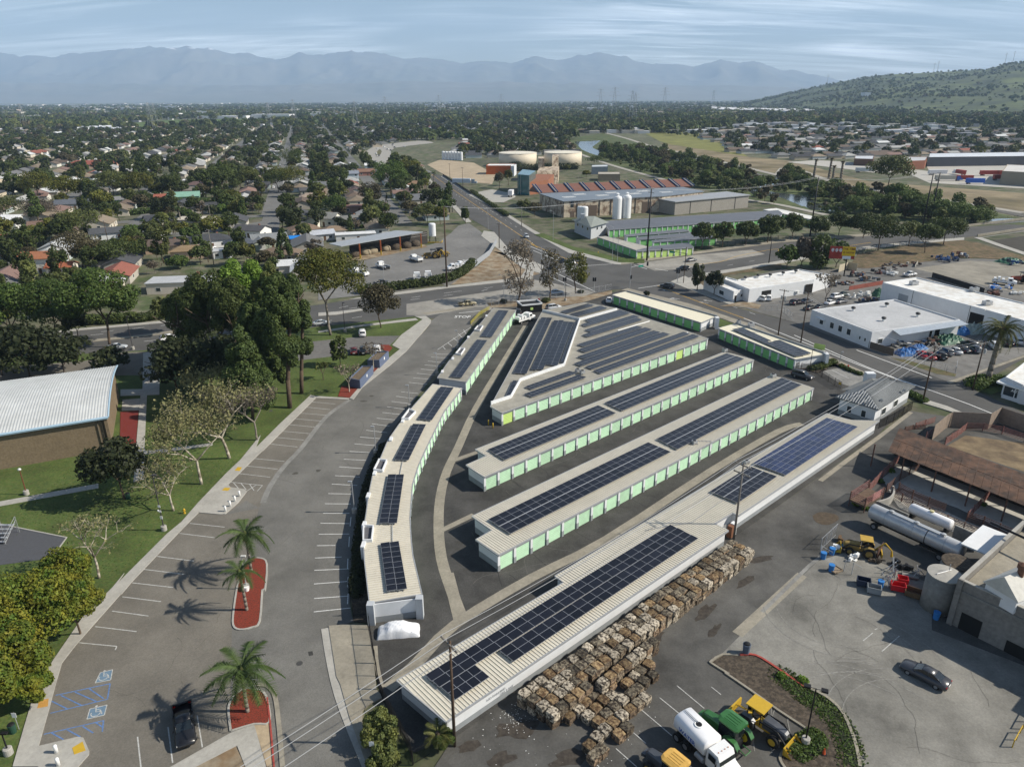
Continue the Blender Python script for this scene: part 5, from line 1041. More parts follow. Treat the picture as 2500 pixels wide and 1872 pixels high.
for lab,s,hh_ in(('blue walled bin enclosure nearest the parking bays','f 800,1020 900,925 978,925 890,1082',2.1),('blue walled bin enclosure further up the kerb','f 940,880 1010,815 1098,812 1028,935',2.1)):
 q=W(s.replace('890,1082','878,1035').replace('1028,935','1028,880'),hh_);t=thg('bin_enclosure',lab,'bin enclosure',(*cen(q),0),gq='blue bin enclosures beside the kerb')
 for i in range(4):a,b=q[i],q[(i+1)%4];mb=MB();mb.ob(((a[0]+b[0])/2,(a[1]+b[1])/2),unt(a,b),math.dist(a,b)+.1,.18+i*.004,0,hh_+i*.003);prt('wall',mb,BLUW,t)
 mb=MB();mb.pm_(ins(q,.1),1.7,1.85);prt('leaf_litter_lid',mb,mat('leafy_roof',(.13,.1,.07),.95,.4,5),t)
 a,b=q[2],q[3];u2=unt(a,b);n2=(-u2[1],u2[0]);mb=MB();sgn=1 if(q[0][0]-a[0])*n2[0]+(q[0][1]-a[1])*n2[1]<0 else-1;c=((a[0]+b[0])/2+n2[0]*sgn*.12,(a[1]+b[1])/2+n2[1]*sgn*.12);mb.ob(c,u2,.5,.03,1.1,1.7);prt('notice',mb,WH_,t)
# ============================================================ works-yard canopy
t=thg('salt_shed','long open bay shed with grey sheet roof and orange and yellow posts','open shed',(*W('b 1050,1300')[0],0))
r_=W('b 640,1248 1160,1146 1366,1158 735,1268',6.0);mb=MB();mb.pm_(r_,5.8,6.05);prt('roof',mb,mat('grey_sheet_roof',(.3,.32,.34),.5,.08,1),t)
fp=W('b 735,1375 885,1365 1045,1335 1195,1305 1355,1280')
OR=mat('orange_post',(.45,.12,.04),.6,.1,1)
for x,y in fp[1:]:
 mb=MB();mb.box(x-.22,y-.2,1.6,x+.22,y+.2,5.8);po=prt('post',mb,OR,t);mb=MB();mb.box(x-.27,y-.25,0,x+.27,y+.25,1.7);sub('post_guard',mb,YLP,po)
bkd=[(x+1.5,y+9.5)for x,y in fp];mb=MB();rbn(mb,[bkd[0],bkd[-1]],.3,5.2,z0=0);prt('back_wall',mb,mat('dark_timber_wall',(.05,.045,.04),.9,.2,1),t)
for z_ in(3.5,4.4):mb=MB();rbn(mb,[(x,y-.25)for x,y in(bkd[0],bkd[-1])],.12,z_+.25,z0=z_);prt('wall_rail',mb,CCD,t)
PILE=mat('gravel_pile',(.24,.2,.14),.95,.25,1.5)
for k,s in enumerate(('b 840,1345','b 925,1330','b 975,1318','b 1080,1300','b 1160,1290','b 1240,1278','b 1310,1265')):
 g=W(s)[0];rk=random.Random(k);P_=thg('material_pile',('dark soil heap at the left end of the open shed','tan sand heap beside the first yellow post guard','pale sand heap spilling out of the second bay','brown gravel heap in the middle bay','low gravel heap right of the middle','dark heap with a white sheet in the fourth bay','dark heap in the last bay of the shed')[k],'gravel heap',(*g,0),0,'heaps under the open shed');mb=MB()
 mb.la([(2.2,-.05),(2.1,1.2),(1.9,1.6),(1.3,2.1),(.3,2.5)],12);mb.v=[(x*(1+.15*math.sin(y*3+k)),y*1.3,z)for x,y,z in mb.v];prt('heap',mb,PILE if k in(1,2,3)else SOIL,P_,world=False,smooth=True)
# ============================================================ tanks and the brick plant
TANK=mat('cream_tank_paint',(.62,.54,.42),.6,.03,.3,big=.04)
for lab,s,rx in(('left of the two round cream water tanks','c 55,600 350,600',0),('right of the two round cream water tanks','c 408,600 702,600',0)):
 a,b=W('c 55,655 350,655' if '55,600' in s else 'c 408,650 702,650');r=math.dist(a,b)/2;c=((a[0]+b[0])/2,(a[1]+b[1])/2+r*.6);hh_=hgt(PX('c 200,665')[0],PX('c 200,582')[0])
 t=thg('water_tank',lab,'storage tank',(*c,0),gq='round cream water tanks');mb=MB();mb.la([(r,-.1),(r,11.2)],64);prt('shell',mb,TANK,t,W0,smooth=True)
 mb=MB();mb.la([(r+.15,11.2),(r+.15,11.4),(r*.97,11.6),(r*.5,12.2),(.5,12.6)],64);prt('roof',mb,mat('pale_tank_roof',(.68,.63,.52),.6,.03,.3),t,W0)
 mb=MB();[mb.tu(((r)*math.cos(a_),(r)*math.sin(a_),11.4),((r)*math.cos(a_),(r)*math.sin(a_),12.4),.05,n=4)for a_ in[k*.1 for k in range(63)]];prt('roof_railing',mb,TANK,t,W0,kind='stuff')
SILO=mat('white_silo',(.72,.73,.74),.45,.04,.6)
def silo(lb,s,r,h,gq,cone=True):
 t=thg('silo',lb,'silo',(*W(s)[0],0),0,gq);mb=MB();mb.la([(r,0),(r,h),(r*.85,h+r*.35),(r*.3,h+r*.6)]if cone else[(r,0),(r,h),(r*.9,h+r*.25),(.1,h+r*.4)],20);prt('shell',mb,SILO,t,W0,smooth=False)
 if cone:mb=MB();mb.la([(r*.3,h+r*.6),(r*.3,h+r*.9),(r*.45,h+r*.9),(.05,h+r*1.15)],12);prt('vent_cap',mb,SILO,t,W0)
 mb=MB();mb.tu((r+.15,0,0),(r+.15,0,h),.12,n=5);prt('downpipe',mb,GALV,t,W0)
silo('left of the two tall white silos by the stone wall','c 965,1055',2.3,10.2,'tall white silos');silo('right of the two tall white silos by the stone wall','c 1037,1050',2.3,10.4,'tall white silos')
silo('short pair tank left of the silos, near the hedge','c 712,1080',1.9,7,'short white tanks',False);silo('short tank just behind the near short tank','c 682,1068',1.5,6.5,'short white tanks',False)
for k in range(7):silo(('leftmost','second','third','middle','fifth','sixth','rightmost')[k]+' of seven far white vessels in a row','b %d,%d'%(1525+k*23,600+k*1),1.5,7.5,'row of far white vessels',False)
bp=thg('recycling_plant','stone walled plant with grey flat roof and terracotta sawtooth roof with blue ribs','industrial building',(*W('c 900,1000')[0],0))
STONE=mat('rubble_stone_wall',(.55,.47,.36),.9,.15,.9,col2=(.2,.14,.1),big=.1)
fa,fb=W('c 552,1048 1310,1003');u=unt(fa,fb);n=(-u[1],u[0]);L=math.dist(fa,fb)
def pp(a,b):return(fa[0]+u[0]*a+n[0]*b,fa[1]+u[1]*a+n[1]*b)
hz=hgt(PX('c 552,1048')[0],PX('c 555,925')[0]);
D1=34;EX=L*1.55
mb=MB();mb.pm_([pp(0,0),pp(L,0),pp(EX,10),pp(EX,D1),pp(0,D1)],-.1,hz);prt('wall',mb,STONE,bp)
mb=MB();mb.pm_(ins([pp(0,0),pp(L,0),pp(EX,10),pp(EX,D1),pp(0,D1)],-.5),hz+.003,hz+.35);prt('roof',mb,mat('blue_grey_roof',(.17,.2,.235),.6,.1,.3),bp)
for k in range(7):c=pp(L*(.15+.17*k),D1*(.35+.25*(k%2)));mb=MB();mb.ob(c,u,7,.25,hz+.36,hz+.55);mb.ob((c[0]+n[0]*2.5,c[1]+n[1]*2.5),u,7,.25,hz+.36,hz+.55);prt('skylight_rail',mb,WH_,bp)
for f in(.0,.135,.355,.47,.6,.72,.86):mb=MB();mb.ob(pp(L*f,-.1),u,.5,.2,0,hz-.05);prt('wall_joint',mb,mat('dark_joint',(.06,.055,.05),.8,0,1),bp)
for f0,f1,z0,z1,m_ in((.07,.1,5,8.5,WINM),(.07,.11,0,3,mat('brown_door',(.12,.09,.07),.7,0,1)),(.23,.33,0,5.5,mat('brown_door',(.12,.09,.07))),(.79,.89,0,5.8,mat('brown_door',(.12,.09,.07)))):opn(bp,pp(0,0),pp(L,0),f0,f1,z0,z1,m_,'opening',None,.08,.12)
TERR=mat('terracotta_roof',(.19,.09,.065),.75,.08,.4,big=.08);BLR=mat('blue_rib',(.03,.06,.15),.5,.05,1)
sl=W('c 375,858 1555,805',hz+.5);sh=[at_depth(*PX(q)[0],p[1]+n[1]*13)for q,p in(('c 325,795',sl[0]),('c 1482,748',sl[1]))];mb=MB();V=[(*sl[0],hz+.5),(*sl[1],hz+.5),sh[1],sh[0]];bk=[(x+n[0]*9,y+n[1]*9,hz-1)for x,y,z in V[2:]]
mb.add(V+bk+[(x,y,0)for x,y,z in V[:2]]+[(x,y,0)for x,y,z in bk],[(0,1,2,3),(3,2,4,5),(0,8,9,1),(0,3,5,11,8),(1,9,10,4,2)]);prt('terracotta_roof',mb,TERR,bp)
for k in range(11):
 f=k/10;a=Vector(V[0]).lerp(Vector(V[1]),f);b=Vector(V[3]).lerp(Vector(V[2]),f)
 for d in(-.9,.9):dd=Vector((u[0]*d,u[1]*d,.35));mb=MB();mb.tu(a+dd,b+dd,.32,n=6);prt('roof_rib',mb,BLR,bp)
 mb=MB();mb.tu(a+Vector((0,0,.2)),b+Vector((0,0,.2)),.3,n=4);prt('rib_gutter',mb,CONC,bp)
gh=thg('block_hall','plain grey block hall with sloping metal roof adjoining the stone walled plant','industrial building',(*W('c 1700,1000')[0],0))
ra=W('c 1410,1028 1975,970');hg=hgt(PX('c 1410,1028')[0],PX('c 1410,925')[0]);ra2=ra;ug=unt(*ra2);ng=(-ug[1],ug[0]);Lg=math.dist(*ra2)
q=[ra2[0],ra2[1],(ra2[1][0]+ng[0]*17,ra2[1][1]+ng[1]*17),(ra2[0][0]+ng[0]*17,ra2[0][1]+ng[1]*17)]
mb=MB();mb.pm_(q,-.1,hg-.3);prt('wall',mb,mat('grey_block_wall',(.3,.28,.25),.9,.1,1.2,big=.08),gh)
mb=MB();mb.pm_(ins(q,-.6),hg-.29,hg+.1);prt('roof',mb,mat('grey_metal_roof2',(.3,.31,.32),.5,.06,.6),gh)
for f in(.2,.48,.81):mb=MB();mb.ob((q[0][0]+ug[0]*Lg*f+ug[1]*.06,q[0][1]+ug[1]*Lg*f-ug[0]*.06),ug,.3,.1,0,hg-.35);prt('wall_joint',mb,BKM,gh)
go=thg('glass_office','modern office with teal glass tower and stone blocks beside the plant','office building',(*W('c 260,860')[0],0))
a=W('c 200,870 330,880 440,850 280,800');hgz=hgt(PX('c 200,870')[0],PX('c 200,715')[0])
mb=MB();mb.pm_(W('c 200,868 290,878 340,835 240,820'),0,hgz);prt('glass_tower',mb,mat('teal_glass',(.02,.11,.12),.15,.2,.2,spec=.8),go)
q=W('c 290,874 440,850 480,800 330,800');mb=MB();mb.pm_(q,0,hgz*.62);prt('orange_block',mb,mat('burnt_orange_wall',(.26,.11,.06),.8,.1,.5),go)
q=W('c 350,800 512,790 520,750 370,760');mb=MB();mb.pm_(q,0,9.5);prt('stone_block',mb,STONE,go)
for s in('c 358,765 405,765 405,740 360,742','c 465,745 515,742 515,720 468,722'):mb=MB();mb.pm_(W(s),0,16);prt('stone_tower',mb,STONE,go)
mb=MB();[mb.tu((*W('c %d,872'%x)[0],0),(*W('c %d,872'%x)[0],hgz),.15,n=4)for x in(205,225,245,265,285)];prt('mullion',mb,CONC,go)
for lab,s,hb,cm,rm in(('low tan pavilion with flat roof behind the sawtooth roof','c 820,765 990,765 1000,720 830,712',5,(.3,.24,.17),(.4,.36,.3)),('open blue grey shelter with pale sheet roof near the river path','c 770,715 895,712 900,680 780,682',6,(.1,.13,.16),(.5,.53,.55)),
                         ('long white transfer shed with orange front beside the round tanks','b 1855,715 2060,715 2060,690 1860,690',7,(.5,.12,.03),(.7,.7,.68)),('small white block at the end of the orange fronted shed','b 2045,730 2070,730 2070,705 2045,705',8,(.6,.62,.65),(.6,.6,.6))):
 q=W(s);q=[(q[0][0],q[0][1]),q[1],(q[1][0]+2,q[1][1]+16),(q[0][0]+2,q[0][1]+16)];block('outbuilding',lab,'building','x',hb,mat('wall_%d'%(cm[0]*1000),cm,.8,.1,.5),mat('roof_%d'%(rm[0]*1000+rm[1]*10),rm,.7,.1,.4),.2,pts=q)
# ============================================================ second storage facility across the avenue
G2='storage rows of the facility across the avenue'
DR2=mat('dark_solar_roof',(.12,.125,.14),.55,.1,.4,big=.1)
def strow(lb,s,h,doors,m=DR2,dm=GDOORD):return stg(lb,s,h,doors,rfm=m,drm=dm,ribs=False,gq=G2,band=.6)
strow('long dark roofed storage row in front of the grey hall','c 850,1075 2212,990 2240,1010 d 350,1015 d 330,1040 c 2100,1060 1560,1098 905,1140',3.6,[('c 905,1140 1560,1098 2100,1060',30)])
strow('second dark roofed row with green doors across the avenue','c 1020,1180 1480,1135 1530,1150 1045,1190',3.2,[('c 1045,1190 1530,1150',6)])
strow('third short row with grey roof across the avenue','c 1110,1200 1560,1160 1575,1190 1145,1215',3.2,[('c 1145,1215 1575,1190',7)])
strow('fourth row with bright green doors across the avenue','c 1235,1225 1700,1175 1740,1200 1250,1235',3.2,[('c 1250,1235 1740,1200',9)])
strow('row with cream strip roof along the verge of the avenue','c 815,1195 880,1190 1230,1275 1120,1300',3.2,[('c 815,1195 1120,1300',6)],ROOFT,GDOORD)
strow('end row with white corner and lime green doors on the corner lawn','c 1115,1298 1240,1268 1520,1240 1560,1275 1120,1305',3.2,[('c 1120,1305 1560,1275',9)],DR2,GDOORL)
strow('pale roofed row half hidden behind the street trees','d 200,985 300,975 700,1060 640,1075',3.4,[('d 200,985 640,1075',10)],WROOF,GDOORD)
t=thg('facility_office','grey two storey office with tiled hip roof across the avenue','office building',(*W('c 740,1200')[0],0));q=W('c 640,1160 765,1215 880,1180 740,1140');mb=MB();mb.pm_(q,0,5.6);prt('wall',mb,mat('pale_grey_wall',(.42,.44,.46),.8,.06,1),t)
e=ins(q,-1.2);c=cen(e);mb=MB();mb.add([(*p,5.6)for p in e]+[(c[0]-2,c[1],8),(c[0]+2,c[1],8)],[(0,1,4),(1,2,5,4),(2,3,5),(3,0,4,5),(3,2,1,0)]);prt('roof',mb,mat('sage_tile',(.22,.24,.22),.8,.15,1),t)
mb=MB();mb.box(c[0]-4.2,c[1]-1,5,c[0]-2.6,c[1]+.6,9);prt('chimney',mb,mat('pale_grey_wall',(.42,.44,.46)),t)
for i,f in((0,.2),(0,.5),(0,.8),(1,.4),(1,.7)):opn(t,q[i],q[(i+1)%4]if unt(q[i],q[i+1])[0]>0 else q[i+1],f-.05,f+.05,3.4,4.6)
for lab,s,hb,cw,cr_ in(('very long white warehouse roof beyond the trailer yard','d 1460,655 2650,640 2700,600 1470,620',8,(.07,.075,.09),(.55,.58,.62)),('brown and tan depot beside the long white roof','d 1240,680 1440,672 1460,640 1250,640',7,(.25,.1,.06),(.45,.45,.45)),('low brown building by the pale lot','d 895,645 1040,650 1050,620 900,620',6,(.12,.07,.05),(.5,.52,.55)),('tan block building at the right edge beyond the field','d 2020,790 2600,830 2650,760 2060,730',9,(.3,.26,.2),(.55,.53,.5)),
                          ('white retail building by the far bend of the river','c 1070,395 1215,392 1220,370 1075,372',8,(.6,.6,.62),(.7,.7,.7)),('long cream walled warehouse past the river bend','c 1260,380 1580,360 1575,345 1250,362',7,(.6,.53,.38),(.4,.42,.45)),('white office block across the river','c 1600,358 1690,358 1690,338 1610,338',6,(.55,.6,.65),(.7,.72,.75)),
                          ('white school building at the edge of the levee field','a 600,378 770,372 770,355 600,355',6,(.6,.62,.65),(.6,.62,.65)),('bright white hall beside the school','a 770,382 865,382 865,355 770,355',8,(.7,.7,.7),(.65,.66,.68)),('long low pale building past the white hall','a 870,388 960,385 960,366 870,368',5,(.5,.52,.55),(.5,.52,.55))):
 q=W(s);nm='%d_%d'%(cw[0]*1000+cw[2]*100,cr_[0]*1000+cr_[2]*100);block('warehouse',lab,'warehouse','x',hb,mat('far_wall_'+nm,cw,.8,.1,.1),mat('far_roof_'+nm,cr_,.7,.1,.1),.3,pts=q,thick=.5)
# ============================================================ suburb: houses and trees
LEFTZ=W('a -900,1180 e 0,690 e 620,630 a 1380,1400 b 700,1560 b 700,1230 1340,1140 1460,1090 1590,1000 1450,820 1380,700 1250,640 1130,650 960,660 880,620 880,540 1100,480 1400,440 1900,440 2212,400 2212,350 1300,240 0,300 a 0,330 -1500,330')
RIGHTZ=W('d 0,330 700,290 1500,290 2212,330 2900,340 2900,560 2212,600 1460,600 900,600 380,600 0,560 c 1750,470 1300,400 1800,370')
EXC=[W(s)for s in('b 880,540 1380,440 1480,470 1130,660 960,660 860,600','b 1390,640 1860,600 2212,700 2212,900 1700,880 1480,760 1390,700','b 640,1600 640,1220 1380,1130 1480,1200 1600,1100 1740,1060 1960,1240 1700,1600','b 1380,650 1480,660 2212,1120 2212,1300 1960,1260 1560,960 1380,760')]
th=math.atan2(*reversed(unt(*W('a 2100,1040 2150,820'))));su=(math.cos(th),math.sin(th));sv=(-su[1],su[0])
def toS(p):return(p[0]*su[0]+p[1]*su[1],p[0]*sv[0]+p[1]*sv[1])
def fromS(a,b):return(a*su[0]+b*sv[0],a*su[1]+b*sv[1])
v0=toS(W('a 2130,900')[0])[1];u0=toS(W('a 2130,1045')[0])[0]
ROOFS=[('dark grey',(.06,.062,.068)),('charcoal',(.04,.041,.045)),('brown',(.12,.09,.07)),('tan',(.21,.17,.125)),('grey',(.15,.15,.15)),('pale grey',(.33,.33,.32)),('red tile',(.23,.085,.06)),('white',(.55,.56,.56)),('dusty rose',(.2,.13,.11))]
WALLS=[(.6,.58,.52),(.5,.43,.33),(.62,.62,.6),(.4,.37,.32),(.55,.5,.42),(.45,.5,.5)]
HM={}
def house_meshes(kind,w,d,h):
 k=(kind,w,d,h)
 if k in HM:return HM[k]
 mb=MB();mb.box(-w/2,-d/2,-.1,w/2,d/2,h)
 if kind=='L':mb.box(-w/2,-d/2-4.5,-.1,-w/2+w*.42,-d/2+.02,h-.02)
 wall=mb.mesh('wall',STUCCO);mb=MB();o=.55;rh=min(w,d)*.21
 def gable(x0,y0,x1,y1,z,rh,alongx=True):
  t=.16
  if alongx:ym=(y0+y1)/2;V=[(x0,y0,z),(x1,y0,z),(x1,ym,z+rh),(x0,ym,z+rh),(x1,y1,z),(x0,y1,z)]
  else:xm=(x0+x1)/2;V=[(x1,y0,z),(x1,y1,z),(xm,y1,z+rh),(xm,y0,z+rh),(x0,y1,z),(x0,y0,z)]
  V2=[(x,y,z_-t)for x,y,z_ in V];mb.add(V+V2,[(0,1,2,3),(3,2,4,5),(7,6,9,8),(8,9,11,10),(0,6,7,1),(5,4,10,11),(0,3,9,6),(3,5,11,9),(2,1,7,8),(4,2,8,10)])
 def hip(x0,y0,x1,y1,z,rh):
  r=(y1-y0)/2;V=[(x0,y0,z),(x1,y0,z),(x1,y1,z),(x0,y1,z),(x0+r*.9,(y0+y1)/2,z+rh),(x1-r*.9,(y0+y1)/2,z+rh)]
  mb.add(V,[(0,1,5,4),(1,2,5),(2,3,4,5),(3,0,4),(3,2,1,0)])
 if kind=='gable':gable(-w/2-o,-d/2-o,w/2+o,d/2+o,h+.05,rh)
 elif kind=='hip':hip(-w/2-o,-d/2-o,w/2+o,d/2+o,h+.02,rh)
 elif kind=='flat':mb.box(-w/2-.3,-d/2-.3,h+.003,w/2+.3,d/2+.3,h+.25)
 elif kind=='L':gable(-w/2-o,-d/2-o,w/2+o,d/2+o,h+.05,rh);gable(-w/2-o,-d/2-4.5-o,-w/2+w*.42+o,0,h+.06,rh*.7,False)
 roof=mb.mesh('roof',SHING);g=None
 if kind in('gable','L'):
  mb=MB()
  for sx in(-1,1):mb.add([(sx*(w/2-.01),-d/2,h-.02),(sx*(w/2-.01),d/2,h-.02),(sx*(w/2-.01),0,h+rh*.9)],[(0,1,2)if sx>0 else(0,2,1)])
  if kind=='L':mb.add([(-w/2,-d/2-4.49,h-.02),(-w/2+w*.42,-d/2-4.49,h-.02),(-w/2+w*.21,-d/2-4.49,h+rh*.6)],[(0,1,2)])
  g=mb.mesh('gable',STUCCO)
 HM[k]=(wall,roof,g);return HM[k]
win_me=MB().box(-.65,-.05,0,.65,.06,1.1).mesh('window',WINM);frm_me=MB().box(-.78,-.03,-.1,-.66,.08,1.2).box(.66,-.03,-.1,.78,.08,1.2).box(-.66,-.03,-.1,.66,.08,-.001).box(-.66,-.03,1.101,.66,.08,1.2).mesh('frame',WH_)
dor_me=MB().box(-.5,-.05,0,.5,.05,2.1).mesh('door',mat('house_door',(.12,.07,.04),.6,0,1));gar_me=MB().box(-1.3,-.05,0,1.3,.05,2.2).mesh('garage_door',mat('garage_door_paint',(.5,.5,.48),.7,.05,1))
chim_me=MB().box(-.4,-.3,0,.4,.3,2.0).mesh('chimney',mat('brick_chimney',(.25,.12,.08),.9,.2,4))
HOUSES=[]
def house(lb,p,ang,w,d,roof,wall,kind='hip',h=2.8,detail=1,gq=None,garage=None):
 w,d=round(w),round(d);wm,rm,gm=house_meshes(kind,w,d,h)
 t=thg('house',lb,'house',(*p,0),ang,gq)
 a=obj('wall',wm,t);a.color=(*wall,1);b=obj('roof',rm,t);b.color=(*roof,1)
 if gm:c=obj('gable',gm,t);c.color=(*wall,1)
 HOUSES.append((p[0],p[1],max(w,d)))
 if detail:
  for sy,rz in((-1,0),(1,math.pi)):
   for f in(-.32,.3)if detail>1 or sy<0 else(.1,):
    for fl in([0]if h<4 else[0,2.7]):
     if kind=='L' and sy<0 and f<0:continue
     o=obj('window',win_me,t,(f*w,sy*(d/2+.0),.95+fl),rz);obj('frame',frm_me,o)
  for sx,rz in((-1,-math.pi/2),(1,math.pi/2)):
   for fl in([0]if h<4 else[0,2.7]):o=obj('window',win_me,t,(sx*w/2,-.1*d,.95+fl),rz);obj('frame',frm_me,o)
  obj('door',dor_me,t,(.06*w,-d/2,.0))
  if garage is not None or kind=='L':obj('garage_door',gar_me if garage is None else garage,t,(-w*.29 if kind=='L' else w*.3,-d/2-(4.5 if kind=='L' else 0),.02))
  if detail>1:obj('chimney',chim_me,t,(.25*w,.1*d,h+.3),0)
 return t
rd=random.Random(11)
NEAR=[
 ('two storey white house with orange tiled roof and small balcony above the tree row','a 340,1460',-5,13,9,(.3,.125,.065),(.72,.68,.6),'gable',5.4),
 ('low white wing with tile roof beside the two storey white house','a 490,1480',-5,8,7,(.3,.1,.05),(.7,.66,.58),'gable',3),
 ('white house with red tile roof and arched porch at the left edge','a 90,1270',0,17,10,(.27,.08,.045),(.72,.7,.66),'hip',3.2),
 ('house with bright white gabled roof at the left edge','a 60,1120',-12,15,12,(.68,.68,.68),(.6,.6,.58),'gable',3.4),('tan house with brown gabled roof beside the white roofed house','a 350,1150',10,12,8,(.17,.11,.085),(.62,.52,.4),'gable',3.2),
 ('small brown roofed house behind the tall dark tree','a 520,1200',10,9,8,(.14,.1,.08),(.6,.5,.4),'gable',3),('long white bungalow with slate grey roof and wide garage behind the lawn','a 900,1200',12,20,9,(.075,.08,.09),(.62,.63,.63),'gable',2.9),
 ('dark roofed house with gables near the round clipped tree','a 1240,1110',20,13,12,(.05,.053,.06),(.5,.48,.44),'L',3),('house with wide cream flat roof near the tall lamp post','a 1520,1100',-12,17,11,(.5,.46,.38),(.35,.33,.3),'flat',3),
 ('long house with charcoal hip roof behind the hedge','a 1620,1000',5,22,10,(.055,.057,.062),(.45,.42,.36),'hip',3),('sage green flat roofed hall beyond the hedge','a 1430,930',5,17,11,(.2,.36,.28),(.25,.4,.32),'gable',4),('red tiled house left of the sage green hall','a 1270,930',8,18,9,(.27,.09,.06),(.6,.5,.42),'hip',3.2),
 ('grey roofed white bungalow with a gable at the right end behind the hedge','a 900,950',5,16,9,(.2,.2,.2),(.62,.62,.62),'L',3),('dark blue grey roofed house left of the grey bungalow','a 580,975',5,18,10,(.1,.11,.13),(.4,.4,.38),'gable',3),
 ('tan house with brown hip roof and two windows in the gable','a 1290,1310',-4,14,9,(.12,.09,.075),(.58,.42,.3),'gable',3.2),('small tan house with light brown hip roof and paved court','a 1475,1350',-4,13,8,(.24,.17,.1),(.6,.45,.32),'hip',3),('white house with dark hip roof and white car beside it','a 1610,1270',15,17,10,(.055,.058,.065),(.7,.7,.7),'hip',3.2),
 ('small white garage below the dark hip roofed white house','a 1720,1350',10,7,6,(.45,.46,.47),(.7,.7,.7),'flat',2.8),('house with blue grey hip roof and brick porch','a 1860,1290',10,12,9,(.08,.09,.11),(.25,.24,.22),'hip',2.8),('sage green house with grey gabled roof near the pale street','a 2080,1260',10,14,10,(.2,.21,.215),(.38,.42,.34),'L',3),
 ('white gabled house with dark roof behind the sage green house','a 1950,1190',-30,14,9,(.08,.08,.085),(.68,.68,.66),'gable',3.2),('house with long brown roof just above the lime green trees','a 2170,1370',-15,15,9,(.17,.125,.09),(.3,.25,.2),'hip',2.8),('long red tiled school building among the golden trees','a 720,665',0,40,16,(.24,.075,.055),(.5,.35,.28),'hip',3.5),
 ('tall pale grey two storey house behind the hedge','a 1520,860',0,10,9,(.12,.08,.075),(.52,.54,.56),'hip',5.8),('beige gabled house left of the pale grey two storey house','a 1430,870',5,10,9,(.18,.16,.14),(.5,.42,.34),'gable',3),('white flat topped carport roof behind the two storey house','a 1515,785',0,17,8,(.7,.7,.7),(.5,.5,.5),'flat',2.8),('beige bungalow with arched porch between the golden trees','a 780,880',0,10,9,(.15,.13,.11),(.55,.47,.38),'gable',3),
 ('cottage with brown hip roof near the works yard','b 455,1180',15,13,10,(.2,.14,.1),(.5,.45,.38),'hip',2.9),('small building with bright blue tarpaulin roof','b 430,1250',5,9,7,(.01,.2,.62),(.2,.12,.09),'flat',2.9),('white shed with orange roller door and brown roof','b 680,1190',5,10,8,(.22,.16,.11),(.72,.7,.62),'hip',3),('house with steep grey roof and white gable by the lime tree','b 620,1100',-20,12,11,(.2,.2,.19),(.7,.68,.6),'L',3.6),
 ('cream gabled house with teal roofed patio near the works yard','b 800,1110',20,13,9,(.16,.16,.155),(.66,.62,.5),'gable',3.2),('long white shed right behind the works yard canopy','b 850,1220',0,17,6,(.6,.6,.6),(.6,.6,.6),'flat',2.9),('tan two storey house with grey gabled roof','b 600,860',0,11,10,(.14,.145,.15),(.52,.4,.3),'gable',5.4),('tan bungalow below the two storey tan house','b 520,920',0,15,9,(.3,.24,.19),(.52,.42,.33),'hip',3),('low building with rust brown flat roof among trees','b 860,1000',0,16,8,(.19,.1,.075),(.3,.2,.16),'flat',3),
 ('wide grey roofed house with pale walls by the avenue bend','b 1320,940',5,19,13,(.13,.135,.145),(.45,.43,.38),'hip',3),('house with square rust brown roof near the cypress','b 930,720',0,13,10,(.2,.115,.08),(.3,.15,.12),'gable',3),('pale blue two storey house by the dark tree','b 815,760',0,11,9,(.2,.22,.26),(.5,.56,.62),'gable',5.2),('brown roofed house beside the palms and the avenue','b 1290,820',10,17,9,(.2,.13,.08),(.25,.2,.16),'gable',3),('house with beige gabled roofs by the yellow bush','b 670,650',0,14,11,(.24,.2,.15),(.55,.47,.36),'L',3),
 ('long pale grey roof behind the works yard, left side','b 590,1215',10,10,7,(.4,.42,.46),(.5,.5,.5),'gable',2.8),('grey shed roof beside the dead tree and parked cars','b 480,870',8,10,8,(.08,.08,.085),(.3,.28,.24),'gable',3),
 ('flat roofed carport building with white pergola across the avenue','e 1420,340',-7,20,9,(.4,.41,.42),(.62,.56,.48),'flat',3.4)]
for lab,s,da,w,d,rc,wc,kd,hh_ in NEAR:
 p=W(s)[0];house(lab,p,math.atan2(-su[0],su[1])*0+R(da)+(th-math.pi/2),w,d,rc,wc,kd,hh_,2 if hh_>3.1 else 1,garage=obj and(MB().box(-1.3,-.05,0,1.3,.05,2.3).mesh('garage_door',mat('orange_roller',(.55,.12,.02),.6,0,1))if 'orange roller' in lab else None))
def zone_of(p):
 x=pix((*p[:2],0))[0];D=math.hypot(p[0],p[1])
 return ', '+('far left' if x<420 else 'left' if x<840 else 'centre' if x<1300 else 'right' if x<1900 else 'far right')+', '+('nearer' if D<420 else 'middle' if D<650 else 'farther')+' rows'
cand=[]
for bi in range(-26,16):
 for sd_ in(0,1):
  vb=v0+bi*64+(16 if sd_ else 48);uu=u0-700
  while uu<u0+1500:
   uu+=rd.uniform(18,23)
   if(uu-u0)%210<14:continue
   p=fromS(uu,vb+rd.uniform(-2,2));D=math.hypot(*p)
   if D<240 or D>1750:continue
   x,y=pix((p[0],p[1],3))
   if x<-120 or x>2600:continue
   if not ipy(p,LEFTZ)or any(ipy(p,e)for e in EXC)or any(math.dist(p,(q[0],q[1]))<q[2]*.5+10 for q in HOUSES[:len(NEAR)]):continue
   cand.append((D,p,th-math.pi/2+(math.pi/2 if sd_ else-math.pi/2),0))
for k in range(60):
 for j in range(22):
  if(j%3)==2:continue
  p=(150+k*17+(j%2)*5,520+j*30+k*4+rd.uniform(-3,3));x,y=pix((*p,3))
  if 1700<x<2600 and ipy(p,RIGHTZ):cand.append((math.hypot(*p)+200,p,R(12)+(0 if j%2 else math.pi),1))
